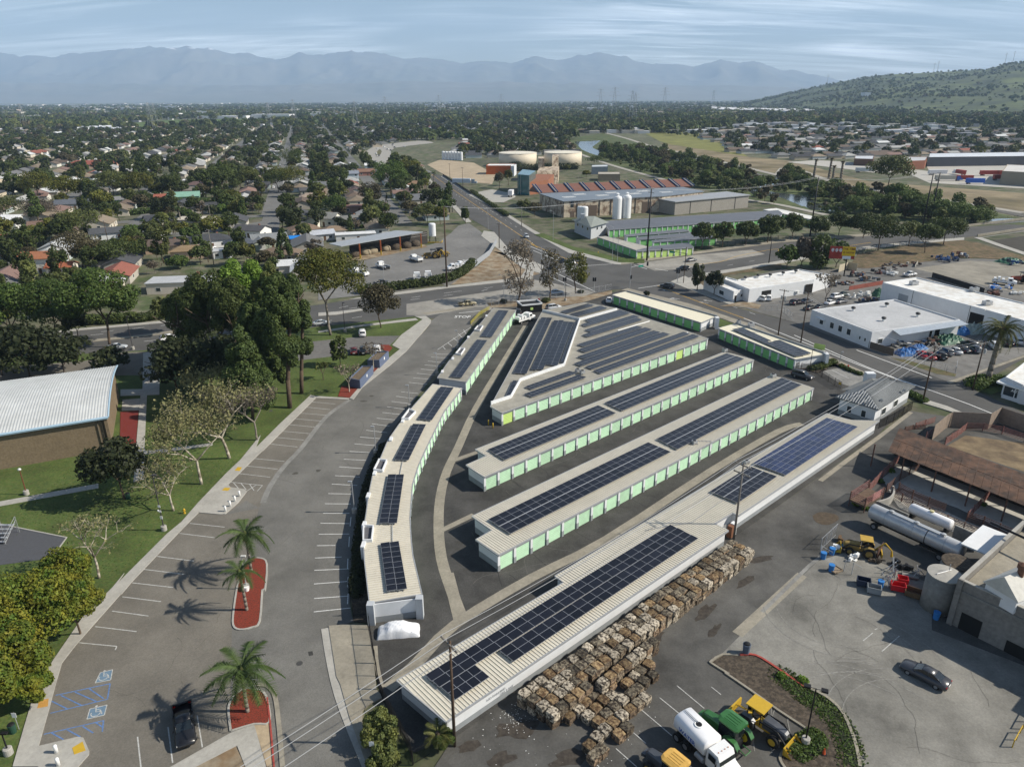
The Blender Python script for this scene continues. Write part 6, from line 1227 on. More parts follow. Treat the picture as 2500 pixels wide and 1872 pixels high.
MIDZ=W('b 1150,610 1480,480 1900,440 2212,400 c 560,400 640,560 400,560 b 2212,570 1860,590 1500,600 1390,630 1200,640')
for k in range(12):
 for j in range(18):
  p=(-60+k*21,740+j*31+k*3)
  if ipy(p,MIDZ)and p[1]>760:cand.append((math.hypot(*p)+900,p,R(8),0))
cand.sort(key=lambda c:c[0])
def roofpick(zone):return rd.choices(ROOFS,[4,2,4,6,6,6,1,4,3]if not zone else[5,6,5,3,6,3,.5,1.5,2])[0]
for n_,(D,p,a,zone)in enumerate(cand[:290]):
 nm,rc=roofpick(zone);k=rd.choice(('gable','hip','hip','L','gable'));wl=rd.choice(WALLS);j=rd.uniform(.85,1.15)
 lab=('%s roofed suburban house among the trees left of the avenue'%nm)if not zone else '%s roofed low house in the rows beyond the river'%nm
 house(lab+zone_of(p),p,a,rd.choice((13,15,18)),rd.choice((10,12)),tuple(c*j for c in rc),wl,k,2.8,1 if D<480 else 0,gq=lab)
def stuff_houses(name,lst,lb):
 bysub={}
 V=[];Fq=[];mi=[];mats_=[]
 for _,c in ROOFS:mats_.append(mat('far_roof_%d'%len(mats_),c,.8,.1,.1))
 wi=len(mats_);mats_+=[mat('far_wall_%d'%i,c,.8,.1,.1)for i,c in enumerate(WALLS)]
 mb=MB()
 for D,p,a,zone in lst:
  w_,d_=rd.uniform(12,20),rd.uniform(9,13);h_=2.8;c,s=math.cos(a),math.sin(a);nm,rc=roofpick(zone);ri=[r[0]for r in ROOFS].index(nm)
  f=lambda x,y,z:(p[0]+x*c-y*s,p[1]+x*s+y*c,z);b=[f(-w_/2,-d_/2,0),f(w_/2,-d_/2,0),f(w_/2,d_/2,0),f(-w_/2,d_/2,0)];t=[(x,y,h_)for x,y,z in b]
  mb.add(b+t,[(0,1,5,4),(1,2,6,5),(2,3,7,6),(3,0,4,7)],wi+rd.randrange(len(WALLS)))
  e=[f(-w_/2-.5,-d_/2-.5,h_-.1),f(w_/2+.5,-d_/2-.5,h_-.1),f(w_/2+.5,d_/2+.5,h_-.1),f(-w_/2-.5,d_/2+.5,h_-.1)];hp=rd.choice((0,d_*.45));r_=[f(-w_/2-.5+hp,0,h_+2.0),f(w_/2+.5-hp,0,h_+2.0)]
  mb.add(e+r_,[(0,1,5,4),(1,2,5),(2,3,4,5),(3,0,4)],ri)
 o=obj(name,mb.mesh(name,mats_),kind='stuff');tag(o,lb,'houses');return o
stuff_houses('distant_houses',cand[290:],'hundreds of small suburban houses fading into the distance among trees')
mb=MB()
for bi in range(-26,16):
 vb=v0+bi*64;pts=[fromS(u0+a,vb)for a in range(-700,1500,20)]
 run=[]
 for p in pts+[None]:
  ok=p is not None and ipy(p,LEFTZ)and not any(ipy(p,e)for e in EXC)and math.hypot(*p)>330
  if ok:run.append(p)
  elif len(run)>1:rbn(mb,run,9,.02);run=[]
  else:run=[]
for k in range(-3,8):
 pts=[fromS(u0+7+k*210,v0+a)for a in range(-1700,1000,20)];run=[]
 for p in pts+[None]:
  ok=p is not None and ipy(p,LEFTZ)and not any(ipy(p,e)for e in EXC)and math.hypot(*p)>330
  if ok:run.append(p)
  elif len(run)>1:rbn(mb,run,9,.015);run=[]
  else:run=[]
sct('suburb_streets',mb,SUBST)
PROTO=[]
def proto(kind,leaf,H,Wd,n,size,name,trk=.28,seed=0,bark=BARK,bare=0,lab=''):
 t=obj(name,None,None,(0,0,-900));tips=[];mb=MB();limbs(mb,(0,0,-.2),H*.8,.7 if kind!='cone' else.2,H*.022,3 if kind!='cone' else 1,seed,levels=2,fork=trk+.1 if kind!='cone' else.7,tips=tips);obj('trunk',mb.mesh('trunk',bark),t)
 obj('crown',crown_mesh(kind,leaf,seed,H*(1-trk),Wd,n,size,H*trk),t);PROTO.append((t,lab,H));return t
for i,(k,lf,H,Wd,nm,lab)in enumerate([('round','dark',9,8.5,'shade_tree','dark green shade tree'),('round','oak',9,9.5,'oak_tree','very dark evergreen oak'),('round','olive',8,8,'shade_tree','olive green shade tree'),('tall','dark',13,7.5,'shade_tree','tall dark green tree'),('tall','olive',12,7,'eucalyptus_tree','tall olive green tree'),('round','gold',9,10,'shade_tree','golden green tree'),('cone','pine',14,6.5,'pine_tree','dark pointed pine'),('airy','grey',8,8,'bare_tree','leafless grey brown tree'),('round','ficus',6,6,'small_tree','small bright green tree'),('round','brownish',7,7.5,'shade_tree','brownish half bare tree'),('cone','oak',10,2.4,'cypress_tree','narrow dark cypress')]):
 proto(k,lf,H,Wd,1500 if k!='airy' else 900,.62 if Wd>3 else.4,nm,seed=i+50,lab=lab)
PW=[8,6,5,5,3,3,2.5,2.5,3,3,1]
def plant(p,i,sc,where):
 t,lab,H=PROTO[i];o=copy_tree(t,p,rd.uniform(0,6.28),sc=(sc*rd.uniform(.85,1.15),sc*rd.uniform(.85,1.15),sc));l=lab+' '+where;o['label']=l+zone_of(p);o['category']='tree';o['group']=l;return o
tcand=[]
def clear(p,r=3.5):return not any(abs(p[0]-q[0])<q[2]*.5+r*.3 and abs(p[1]-q[1])<q[2]*.5+r*.3 for q in HOUSES)
for k in range(6800):
 D=235+1500*rd.random()**.9;ang=rd.uniform(-.67,.3);p=(D*math.sin(ang),D*math.cos(ang))
 if ipy(p,LEFTZ)and not any(ipy(p,e)for e in EXC)and clear(p):
  a=(toS(p)[1]-v0)%64
  if(a<6 or a>58)and D>330:continue
  tcand.append((D,p,'in the suburb left of the avenue'))
for k in range(1500):
 p=(rd.uniform(150,1500),rd.uniform(480,1500));x,y=pix((*p,0))
 if x<2650 and ipy(p,RIGHTZ):tcand.append((math.hypot(*p)+150,p,'among the low houses beyond the river'))
RIVZ=W('c 830,500 1230,530 2212,770 d 330,710 830,860 1380,930 1950,1000 1900,1090 1700,1110 700,1010 0,895 c 1900,890 1580,800 1330,740 830,600')
for k in range(900):
 p=(rd.uniform(-60,190),rd.uniform(560,1300))
 if ipy(p,MIDZ):tcand.append((math.hypot(*p),p,'between the pale highway and the round tanks'))
WATERS=[W(s)for s in('c 1360,605 1640,635 1420,670 1340,690','d 160,750 290,755 320,790 200,810 100,840','c 640,455 780,455 800,520 700,525','d 100,850 260,850 520,880 600,940 500,960')]
WIL=[('round','willow',8,9),('round','olive',7,8),('airy','brownish',8,9),('tall','willow',10,7)]
WP=[]
for i,(k,lf,H,Wd)in enumerate(WIL):proto(k,lf,H,Wd,1500,.6,'willow_tree' if i!=2 else 'bare_willow',trk=.15,seed=90+i,lab=['yellow green willow','olive green willow','brown half bare willow','tall yellow green willow'][i]);WP.append(len(PROTO)-1)
wc=0
for k in range(1500):
 p=(rd.uniform(-20,420),rd.uniform(330,900));x,y=pix((*p,0))
 if x<2600 and ipy(p,RIVZ)and not any(ipy(p,w_)for w_ in WATERS)and wc<230:plant(p,rd.choice(WP),rd.uniform(.7,1.35),'in the river bed');wc+=1
tcand.sort(key=lambda c:c[0]);
cnt={}
for n_,(D,p,wh)in enumerate(tcand[:480]):
 i=rd.choices(range(11),PW)[0];plant(p,i,rd.uniform(.5,1.35)*(.8 if D<340 else 1),wh)
def stuff_trees(name,lst,ntri,lb,sz=(6,11),cols=None,fs=1.,hmul=1.0):
 r=np.random.default_rng(len(lst));n=len(lst);P=np.array([(p[0],p[1],p[2]if len(p)>2 else 0)for p in lst]);H=r.uniform(sz[0],sz[1],n)*hmul;Rr=H*r.uniform(.36,.6,n)
 idx=np.repeat(np.arange(n),ntri);m=len(idx);d=r.normal(size=(m,3));d/=np.linalg.norm(d,axis=1)[:,None];d[:,2]=np.abs(d[:,2])*1.1-.35
 lob=1+.3*np.sin(d[:,0]*5+idx*1.7)*np.cos(d[:,1]*5+idx);c=P[idx]+np.stack([d[:,0]*Rr[idx]*lob,d[:,1]*Rr[idx]*lob,H[idx]*(.52+d[:,2]*.46)],1)
 nn=d+r.normal(size=(m,3))*.45;nn[:,2]+=.3;nn/=np.linalg.norm(nn,axis=1)[:,None];t=r.normal(size=(m,3));a=np.cross(nn,t);a/=np.linalg.norm(a,axis=1)[:,None];b=np.cross(nn,a);s=(Rr[idx]*2.6/math.sqrt(ntri)*fs*r.uniform(.7,1.4,m))[:,None]
 V=np.stack([c-a*s-b*s*.6,c+a*s-b*s*.6,c+b*s],1).reshape(-1,3);cm=['dark','oak','olive','gold','brownish','pine']if cols is None else cols
 w_=np.array([5,5,3,1,1.5,3][:len(cm)],float);mi=r.choice(len(cm),n,p=w_/w_.sum())[idx].astype(np.int32)
 o=obj(name,np_mesh(name,V,np.arange(m*3).reshape(-1,3),[LEAF[c]for c in cm],mi),kind='stuff');return tag(o,lb,'trees')
stuff_trees('suburban_trees',[c[1]for c in tcand[480:]],80,'mass of suburban street and garden trees reading as one canopy')
br_=[]
for k in range(6000):
 p=(rd.uniform(-30,420),rd.uniform(330,1000))
 if ipy(p,RIVZ)and not any(ipy(p,w_)for w_ in WATERS):br_.append(p)
stuff_trees('riverside_brush',br_,40,'tangled green brush and reeds filling the river bed',(1.5,4.5),['willow','olive','dark','brownish'])
far=[]
for k in range(20000):
 D=1100*math.exp(rd.random()*2.0);ang=rd.uniform(-.68,.72);p=(D*math.sin(ang),D*math.cos(ang));x,y=pix((*p,0))
 if ipy(p,W('a 870,330 1300,295 2212,282 b 700,275 b 560,300 b 180,300 a 2212,318 a 1700,330 a 1000,362')if k==0 else FLD)if k else False:continue
 if k==0:FLD=W('a 870,330 1300,295 2212,282 b 700,275 b 560,300 b 180,300 a 2212,318 a 1700,330 a 1000,362')
 if D<1750 and(ipy(p,LEFTZ)or ipy(p,RIGHTZ)):continue
 if ipy(p,RIVZ)or ipy(p,MIDZ)or(x>1400 and y>325 and x<2050):continue
 if D>2600 and rd.random()<.15:continue
 far.append(p)
stuff_trees('far_woodland',far,26,'far belt of dark trees spreading across the plain to the foothills',(9,17),fs=1.25)
bl_=[];mb=MB();PALE=[mat('far_pale_%d'%i,c,.8,0,1)for i,c in enumerate([(.6,.6,.62),(.5,.46,.4),(.3,.3,.32),(.4,.33,.27),(.7,.7,.7)])]
for k in range(4000):
 D=1300*math.exp(rd.random()*2.1);ang=rd.uniform(-.68,.55);p=(D*math.sin(ang),D*math.cos(ang));big=rd.random()<.12*(D>2500)
 if ipy(p,FLD)or ipy(p,RIVZ)or(D<1750 and ipy(p,LEFTZ)):continue
 w_,d_,h_=(rd.uniform(40,150),rd.uniform(30,60),rd.uniform(8,12))if big else(rd.uniform(12,26),rd.uniform(10,18),rd.uniform(4,7));mb.pm_([(p[0]+a*w_/2,p[1]+b*d_/2)for a,b in((-1,-1),(1,-1),(1,1),(-1,1))],0,h_,rd.choices(range(5),[3,3,3,2,2])[0],bottom=False)
for s in('c 1690,235 2212,250 d 316,250 550,262 550,235 0,222 c 1690,212',):mb.pm_(W(s),0,12,0,bottom=False)
o=obj('distant_town',mb.mesh('distant_town',PALE),kind='stuff');tag(o,'pale scattered roofs of the distant town on the plain below the mountains','buildings')
hp=[];nvh,nuh=HP.shape[:2]
for k in range(14000):
 i=rd.randrange(1,int(nvh*.82));j=rd.randrange(nuh-1);P0=HP[i,j];q=HP[min(i+1,nvh-1),j+1];f,g_=rd.random(),rd.random();p=P0+(HP[i,j+1]-P0)*f+(HP[min(i+1,nvh-1),j]-P0)*g_
 dens=float(fbm(np.array([p[0]*.004]),np.array([p[1]*.004]),3,4)[0])
 if rd.random()<min(1,max(.06,(dens-.36)*4.5))*(1.2 if i<18 else.8):hp.append(tuple(p))
stuff_trees('hillside_trees',hp,16,'dark oaks and brush dotted over the green hill',(4,10),fs=1.3)
t=thg('hillside_hospital','white multi storey buildings part way up the green hill','building',(*at_depth(2125,238,3300)[:2],0))
for x0,x1,y0,y1 in((2108,2124,226,239),(2130,2180,233,240),(2186,2230,236,241)):
 a,b=at_depth(x0,y1,3300),at_depth(x1,y0,3300);mb=MB();mb.box(a[0],3290,a[2]-40,b[0],3330,b[2]);prt('wall',mb,WHW,t)
# ============================================================ trees surveyed one by one
T=tree
AV='street trees along the far side of the avenue'
for k,(s,w_,kd,lf,lab)in enumerate([
 ('m 620,470 m 620,60',330,'round','jaca','yellow green jacaranda nearest the parking bays, overhanging the walk'),('m 330,520 m 300,-180',520,'round','jaca','largest yellow green jacaranda in the group at the lower left'),('m 60,520 m 60,-160',480,'round','jaca','yellow green jacaranda at the left edge by the dark court'),('m 140,930 m 140,330',430,'round','jaca','yellow green jacaranda above the tactile pad path'),('m -60,1180 m -60,560',330,'round','jaca','low yellow jacaranda at the left edge above the green bin'),('m 560,230 m 500,-180',300,'round','jaca','jacaranda crown between the lawn and the walk'),('m 300,1000 m 280,760',200,'round','jaca','small jacaranda bough hanging over the sidewalk')]):
 T(lab,s,w_*1.16,kd,lf,'jacaranda_tree',hmax=8,trk=.2,n=15000 if w_>400 else 9000,size=.24)
T('dark spreading ash tree on the lawn beside the gymnasium wall','i 962,690 830,215',440,'round','oak','ash_tree',trk=.25)
T('pale sycamore standing by the yellow hydrant','i 1340,780 1290,300',400,'airy','syc','sycamore_tree',BARKW,bare=.55,trk=.25)
T('tall pale sycamore with white trunk, second from the hydrant','i 1555,575 1480,-60',620,'airy','syc','sycamore_tree',BARKW,bare=.8,trk=.3)
T('thick trunked pale sycamore by the sidewalk bend','i 1770,375 1700,-330',640,'airy','syc','sycamore_tree',BARKW,bare=.85,trk=.25)
T('greyish half bare sycamore at the top of the sidewalk','i 1985,235 2000,-250',430,'airy','grey','sycamore_tree',BARKG,bare=.7)
T('lone nearly bare sycamore between the court and the jacarandas','i 765,1300 800,760',380,'airy','syc','sycamore_tree',BARKW,bare=.3,lean=(.06,0))
T('pale half bare sycamore crown rising before the pines','e 1700,1230 e 1700,830',560,'airy','syc','sycamore_tree',BARKW,bare=.8)
for s,w_,lab in(('e 230,1010 e 230,625',560,'broad dark oak at the left edge behind the gymnasium'),('e 20,1000 e 20,660',420,'dark oak cut by the left edge above the white roof'),('e 500,985 e 470,690',400,'dark oak just left of the small tree by the drive'),('e 870,985 e 860,790',260,'small dark oak between the drive and the gymnasium'),('e 1370,1130 e 1400,700',430,'black green oak over the shaded walk'),('e 1640,1130 e 1600,660',480,'black green oak in front of the pines')):T(lab,s,w_,'round','oak','oak_tree',trk=.14)
for s,w_,lab in(('e 120,740 e 120,290',430,'bright green ficus at the left end of the avenue row'),('e 440,720 e 430,230',430,'bright green ficus second from the left edge'),('e -150,760 e -150,290',360,'bright green ficus cut by the left edge')):T(lab,s,w_,'round','ficus','ficus_tree',trk=.2,hmax=16,n=9000,size=.45)
T('tall bright green ficus with bare forked trunk between the roadways','e 850,780 e 840,165',540,'round','ficus','ficus_tree',trk=.34,hmax=20,n=11000,size=.45)
T('small dark street tree beside the avenue left of the forked ficus','e 605,730 e 590,500',190,'round','oak','street_tree')
T('feathery grey green tree by the hedge of the carport','e 1340,680 e 1310,370',250,'round','olive','street_tree')
for s,w_,kd,lf,tr,lab in(('f 340,1250 f 330,110',330,'tall','pine',.22,'tallest dark pine, its bare trunk at the corner of the parking bays'),('f 430,1140 f 440,180',290,'tall','pine',.2,'dark pine just right of the tallest pine'),('e 1950,1330 e 1900,600',420,'cone','pine',.12,'bushy pine with lighter green boughs facing the lawn'),('f 120,1180 f 80,300',300,'cone','pine',.12,'pine in the middle of the dense group'),('e 2000,1150 e 1990,390',330,'cone','pine',.12,'pine at the left of the dense group'),('f 210,1180 f 200,290',260,'cone','pine',.1,'narrow pine behind the two tallest'),
  ('e 1700,950 e 1650,140',400,'round','dark',.15,'huge dark evergreen at the top of the pine group'),('e 1500,880 e 1500,300',320,'round','dark',.12,'dark evergreen on the left flank of the group'),('f 60,900 f 60,60',380,'round','lime',.35,'lime green crown showing over the pines'),('f 250,950 f 260,100',280,'tall','olive',.3,'olive green crown between the pines and the thick trunked tree'),('e 1850,1000 e 1850,200',320,'round','dark',.2,'dark crown left of the lime green crown')):T(lab,s,w_,kd,lf,'pine_tree' if lf=='pine' else 'evergreen_tree',trk=tr,hmax=30,n=20000,size=.36)
T('great ash with a thick grey multi stemmed trunk beside the drive','f 655,690 f 640,20',560,'round','gold','ash_tree',BARKG,trk=.38,hmax=24,n=10000,size=.42)
T('round brownish tree on the grass island','f 1045,632 f 1045,300',350,'round','brownish','street_tree',trk=.28,n=3500,size=.45)
T('small dark green tree by the park drive','f 730,925 f 750,690',150,'tall','dark','young_tree',trk=.15)
T('young bare tree in the red mulch by the first bin enclosure','f 798,1130 f 790,850',150,'airy','grey','young_tree',BARKW,bare=.4);T('young bare tree between the bin enclosures','f 985,960 f 990,700',150,'airy','grey','young_tree',BARKW,bare=.4);T('sapling on the lawn behind the enclosures','f 600,1035 f 600,860',80,'airy','olive','sapling',bare=.5)
T('tall sparse tree standing at the tip of the dirt verge','g 210,435 g 190,-60',290,'tall','grey','sparse_tree',trk=.15,n=2600,size=.4);T('thin half bare tree beside the silver car on the verge','g 450,400 g 440,20',210,'tall','brownish','sparse_tree',trk=.2,n=1300,size=.4);T('olive yellow tree by the crossing','g 650,370 g 655,50',220,'tall','gold','street_tree',trk=.25,n=2600,size=.4)
T('dark drooping pepper tree beside the workshop annex, left one','g 1585,345 g 1585,120',115,'tall','oak','pepper_tree',trk=.15,n=2500,size=.4);T('dark drooping pepper tree beside the workshop annex, right one','g 1715,380 g 1715,180',130,'round','oak','pepper_tree',trk=.2,n=2500,size=.4)
for k,(s,w_)in enumerate((('c 1620,1290 1620,1080',170),('c 1780,1280 1780,1070',165),('c 1960,1262 1960,1075',160),('c 2130,1240 2130,1020',190),('d 60,1240 60,1070',150),('d 250,1230 250,1010',210),('d 420,1215 420,1010',190),('d 600,1205 600,1030',190),('d 780,1185 780,1000',200),('d 970,1205 970,1005',230))):T(('first','second','third','fourth','fifth','sixth','seventh','eighth','ninth','tenth')[k]+' dark green tree along the avenue fence, counted from the crossing',s,w_,'round','dark','street_tree',trk=.2,n=3500,size=.55,gq=AV)
T('broad dark tree leaning over the fence by the bridge approach','d 1085,1300 1100,1030',290,'round','dark','street_tree',n=4000,size=.55);T('olive tree on the slope, left of the twin poles','d 1320,1270 1330,1070',180,'round','olive','street_tree',n=3000,size=.5);T('dark tree on the brown slope under the twin poles','d 1445,1320 1480,1090',190,'round','dark','street_tree',n=3000,size=.5);T('dark green tree nearest the bridge','d 1590,1255 1620,1040',260,'round','dark','street_tree',n=4000,size=.5)
T('great dark eucalyptus beyond the river bank','d 1160,830 1150,570',290,'round','olive','eucalyptus_tree',n=4500,size=.9);T('tall pale green willow by the river beside the eucalyptus','d 1200,960 1190,780',150,'tall','willow','willow_tree',n=3000)
for k,(x,y,t_,w_)in enumerate(((1420,1060,900,200),(1560,1070,905,220),(1700,1080,930,230),(1830,1085,960,210),(1100,1000,860,220),(900,1010,870,190),(1290,1000,830,170))):T(('left','second','third','rightmost','far left','leftmost','tall middle')[k]+' willow of the green thicket before the bridge','d %d,%d %d,%d'%(x,y,x,t_),w_,'round','willow','willow_tree',trk=.1,n=3500,size=.6)
T('bright green leafy bush tree left of the billboard','d 380,1440 380,1250',150,'round','ficus','bushy_tree',trk=.08);T('bare purple grey tree beside the billboard','d 490,1430 480,1190',150,'round','grey','bare_tree',trk=.1,n=3000);T('tall vine covered tree behind the billboard','d 620,1440 620,1170',180,'tall','dark','bushy_tree',trk=.05);T('bright vine covered tree right of the billboard','d 760,1430 740,1190',190,'round','ficus','bushy_tree',trk=.05)
T('leafless grey tree in the salvage yard between the buildings','h 680,440 690,160',170,'airy','grey','bare_tree',BARKG,bare=.6,trk=.2)
T('great round green tree standing over the suburb near the avenue','b 1120,870 b 1110,600',270,'round','ficus','shade_tree',n=6000,size=.6,hmax=22)
for k,(x,y,t_,w_,lf)in enumerate(((300,920,690,220,'gold'),(520,930,720,210,'gold'),(660,930,740,180,'gold'),(880,910,670,220,'olive'),(1090,900,690,210,'gold'),(1250,880,780,150,'gold'),(1340,890,700,150,'dark'),(1730,850,640,220,'dark'),(1930,860,650,170,'olive'),(2150,850,650,200,'dark'))):T(('large golden green tree beside the suburban street at far left','golden green tree second in the street row','golden green tree third in the street row','large olive green tree in the middle of the street row','spreading golden tree with visible forked trunk','small golden tree right of the forked golden one','dark tree at the right end of the golden row','large dark tree over the hedge','olive tree beside the shaded street','dark tree over the shaded street mouth')[k],'a %d,%d %d,%d'%(x,y,x,t_),w_,'round',lf,'street_tree',n=4500,size=.6,hmax=18)
for k,(s,w_,kd,lf,lab)in enumerate((('a 640,1430 a 640,1150',330,'round','brownish','large dark reddish tree behind the two storey white house'),('a 950,1420 a 950,1215',330,'round','dark','dark evergreen with spreading crown above the bright ficus'),('a 650,1230 a 650,960',270,'round','olive','bright olive tree behind the long white bungalow'),('a 1040,1210 a 1040,1110',180,'round','ficus','clipped round tree in front of the white bungalow'),('a 1450,1240 a 1450,1120',105,'round','ficus','small ball shaped tree on the front lawn'),('a 320,1270 a 320,1140',150,'round','dark','garden tree beside the arched porch house'),('a 1380,1440 a 1380,1350',160,'round','ficus','light green garden tree by the paved court'),('a 1200,1480 a 1200,1370',260,'airy','grey','bare grey thicket above the carport building'),('a 310,1070 a 310,910',260,'round','grey','grey leafless round tree by the white roofed house'),('a 60,1060 a 60,880',250,'round','olive','olive tree at the left edge above the white roof'),('b 690,1070 b 680,870',200,'round','ficus','green tree by the steep roofed house'),('b 970,1010 b 980,760',190,'round','brownish','brown half bare tree below the great round tree'),('b 1100,1180 b 1100,1010',190,'round','dark','dark tree behind the works shed'),('b 1400,1100 b 1390,930',190,'round','olive','olive tree behind the yellow curb of the works yard'),('b 1500,1100 b 1490,960',140,'round','gold','golden tree near the works yard gate'),('b 1695,1095 b 1695,960',70,'tall','dark','small round topped tree at the tip of the works yard'),('b 350,680 b 340,480',230,'round','dark','large dark crown over the shaded street'),('b 320,850 b 320,640',290,'round','gold','large golden green crown beside the shaded street'),('b 600,740 b 600,700',65,'round','yellow','small tree in bright yellow blossom'))):T(lab,s,w_,kd,lf,'garden_tree',n=3200,size=.5,bare=.5 if kd=='airy' else 0,hmax=20,bark=BARKG if kd=='airy' else None)
T('slim dark cypress in the suburb near the bare brown tree','b 1095,1010 1085,850',32,'cone','oak','cypress_tree',trk=.05,n=1200,size=.35);T('tall dark cypress left of the palms by the avenue','b 1330,780 1330,610',36,'cone','oak','cypress_tree',trk=.05,n=1200,size=.4)
for k in range(9):T(('planting strip tree by the glass office, %s'%('far left','second','third','middle','right of middle','sixth','seventh','eighth','far right')[k]),'c %d,%d %d,%d'%((60,130,250,330,580,730,790,200,430)[k],(820,800,1020,1040,690,740,640,660,640)[k],(60,130,250,330,580,730,790,200,430)[k],(690,670,900,930,640,680,570,620,620)[k]),(80,70,110,130,60,60,130,120,120)[k],'round',('brownish','gold','olive','brownish','gold','gold','dark','oak','oak')[k],'young_tree',n=1200,size=.6)
def hedge(lb,s,wd,h,leaf='dark',n=2500,size=.35,name='hedge',z0=0):
 p=slin(W(s),3);r=np.random.default_rng(int(p[0][0]*10)&0xffff);t=thg(name,lb,'hedge',(*cen(p),0));seg=[math.dist(a,b)for a,b in zip(p,p[1:])];tot=sum(seg);C=[]
 for(a,b),L in zip(zip(p,p[1:]),seg):
  m=max(1,int(L/(wd*.6)))
  for k in range(m):f=(k+.5)/m;C.append((a[0]+(b[0]-a[0])*f+r.uniform(-.1,.1)-t.location.x,a[1]+(b[1]-a[1])*f-t.location.y,h*.5))
 V,Fc=leaf_cloud(C,[wd*.62*(1+.15*r.random())for _ in C],n,size,3,squash=h/wd*.95);obj('foliage',np_mesh('foliage',V,Fc,LEAF[leaf]),t)
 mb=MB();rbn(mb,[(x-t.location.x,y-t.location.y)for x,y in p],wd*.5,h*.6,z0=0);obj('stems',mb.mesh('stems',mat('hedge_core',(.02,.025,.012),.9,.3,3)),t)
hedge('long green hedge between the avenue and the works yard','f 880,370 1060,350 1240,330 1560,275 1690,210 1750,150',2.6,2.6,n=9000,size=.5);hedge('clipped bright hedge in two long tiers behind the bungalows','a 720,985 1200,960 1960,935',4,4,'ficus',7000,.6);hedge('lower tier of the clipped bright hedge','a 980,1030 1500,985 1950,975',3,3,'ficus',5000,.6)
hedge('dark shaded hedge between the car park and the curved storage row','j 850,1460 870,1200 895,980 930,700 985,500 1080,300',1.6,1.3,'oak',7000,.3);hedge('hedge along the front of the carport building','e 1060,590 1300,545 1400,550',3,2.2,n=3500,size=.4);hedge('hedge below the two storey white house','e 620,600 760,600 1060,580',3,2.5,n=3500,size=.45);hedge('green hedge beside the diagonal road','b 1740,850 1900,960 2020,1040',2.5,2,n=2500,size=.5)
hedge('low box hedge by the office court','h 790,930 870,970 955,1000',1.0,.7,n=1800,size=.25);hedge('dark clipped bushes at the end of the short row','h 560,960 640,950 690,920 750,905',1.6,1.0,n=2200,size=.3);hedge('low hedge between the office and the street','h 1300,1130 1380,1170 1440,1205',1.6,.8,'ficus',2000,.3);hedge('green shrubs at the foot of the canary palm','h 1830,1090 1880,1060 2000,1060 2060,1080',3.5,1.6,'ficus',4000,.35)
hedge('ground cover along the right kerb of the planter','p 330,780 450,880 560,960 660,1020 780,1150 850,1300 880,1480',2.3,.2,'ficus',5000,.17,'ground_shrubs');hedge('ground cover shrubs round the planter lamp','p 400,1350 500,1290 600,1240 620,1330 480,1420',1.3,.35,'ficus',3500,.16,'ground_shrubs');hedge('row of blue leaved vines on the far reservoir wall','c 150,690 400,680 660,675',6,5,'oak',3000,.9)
def bush(lb,s,r_,h,leaf='olive',n=2500,size=.25,name='bush'):
 g=W(s)[0];t=thg(name,lb,'bush',(*g,0));c,rr_=crown_shape('round',int(g[0]*9)&255);V,Fc=leaf_cloud(np.array(c)*np.array([r_,r_,h]),np.array(rr_)*r_,n,size,2);obj('foliage',np_mesh('foliage',V,Fc,LEAF[leaf]),t)
 mb=MB();rb=random.Random(2)
 for k in range(7):mb.tu((0,0,0),(rb.uniform(-.6,.6)*r_,rb.uniform(-.6,.6)*r_,h*.7),.05,.02,4)
 obj('stem',mb.mesh('stem',BARK),t)
bush('large straggling bush beside the fence at the bottom of the walk','n 1030,1290',2.0,3.4,'olive',7000,.2);bush('lower part of the shrub mass at the bottom edge below the sign','n 1060,1470',1.6,2.4,'olive',4000,.2);bush('green shrub under the fan palm by the power pole','n 1530,1330',1.1,2.2,'ficus',2600,.2)
bush('round bush by the tall lamp on the dirt verge','g 420,435',1.4,1.2,'olive',1200,.3);bush('small dark bush by the curved row end','f 1990,440',1.2,1.1,'oak',900,.3);bush('dark bush behind the corner storage row','g 1197,385',1.0,1.6,'oak',900,.3);bush('low bush at the foot of the olive yellow tree','g 690,362',1.2,.8,'oak',700,.3)
for k,s in enumerate(('n 1150,1470','l 910,735','l 990,770','l 1190,480','l 1110,560','l 1890,735','p 340,800','p 505,830')):bush(('weedy clump at the fence foot near the bottom','weeds below the loading ramp','bright weeds beside the curved wall','weeds along the upper pink fence','weeds in the lane between fences','weeds by the pen gate','bright green clump at the planter edge','tiny weed at the red kerb')[k],s,.6,.5,'lime' if k else 'oak',500,.18,'weeds')
QP='queen palms on the mulch islands'
palm('queen palm on the near mulch island by the black pickup','m 1912,1068','m 1868,735',20,4.7,gq=QP,lw=1.1);palm('queen palm at the head of the long mulch island','i 1940,1250','i 1900,945',19,4.3,gq=QP,lw=1.0);palm('smaller queen palm at the lower end of the long mulch island','m 1905,285','i 1835,1240',15,3.1,gq=QP,lw=.8)
palm('great canary date palm beside the side street','h 1925,1062','h 2055,640',54,5.6,'date','date_palm',r=.5,lw=.8,arch=1.1)
palm('squat fan palm under the leaning power pole','n 1470,1330',None,18,1.9,'date','fan_palm',h=1.6,r=.2,lw=.6,arch=.7)
for k,(s,t_)in enumerate((('d 590,735','d 605,600'),('d 705,750','d 730,590'),('d 735,760','d 745,650'),('d 795,770','d 822,615'))):palm('%s of the four tall shaggy fan palms beyond the river'%('leftmost','second','third','rightmost')[k],s,t_,16,2.4,'date','fan_palm',gq='tall fan palms beyond the river',r=.9,lw=.9)
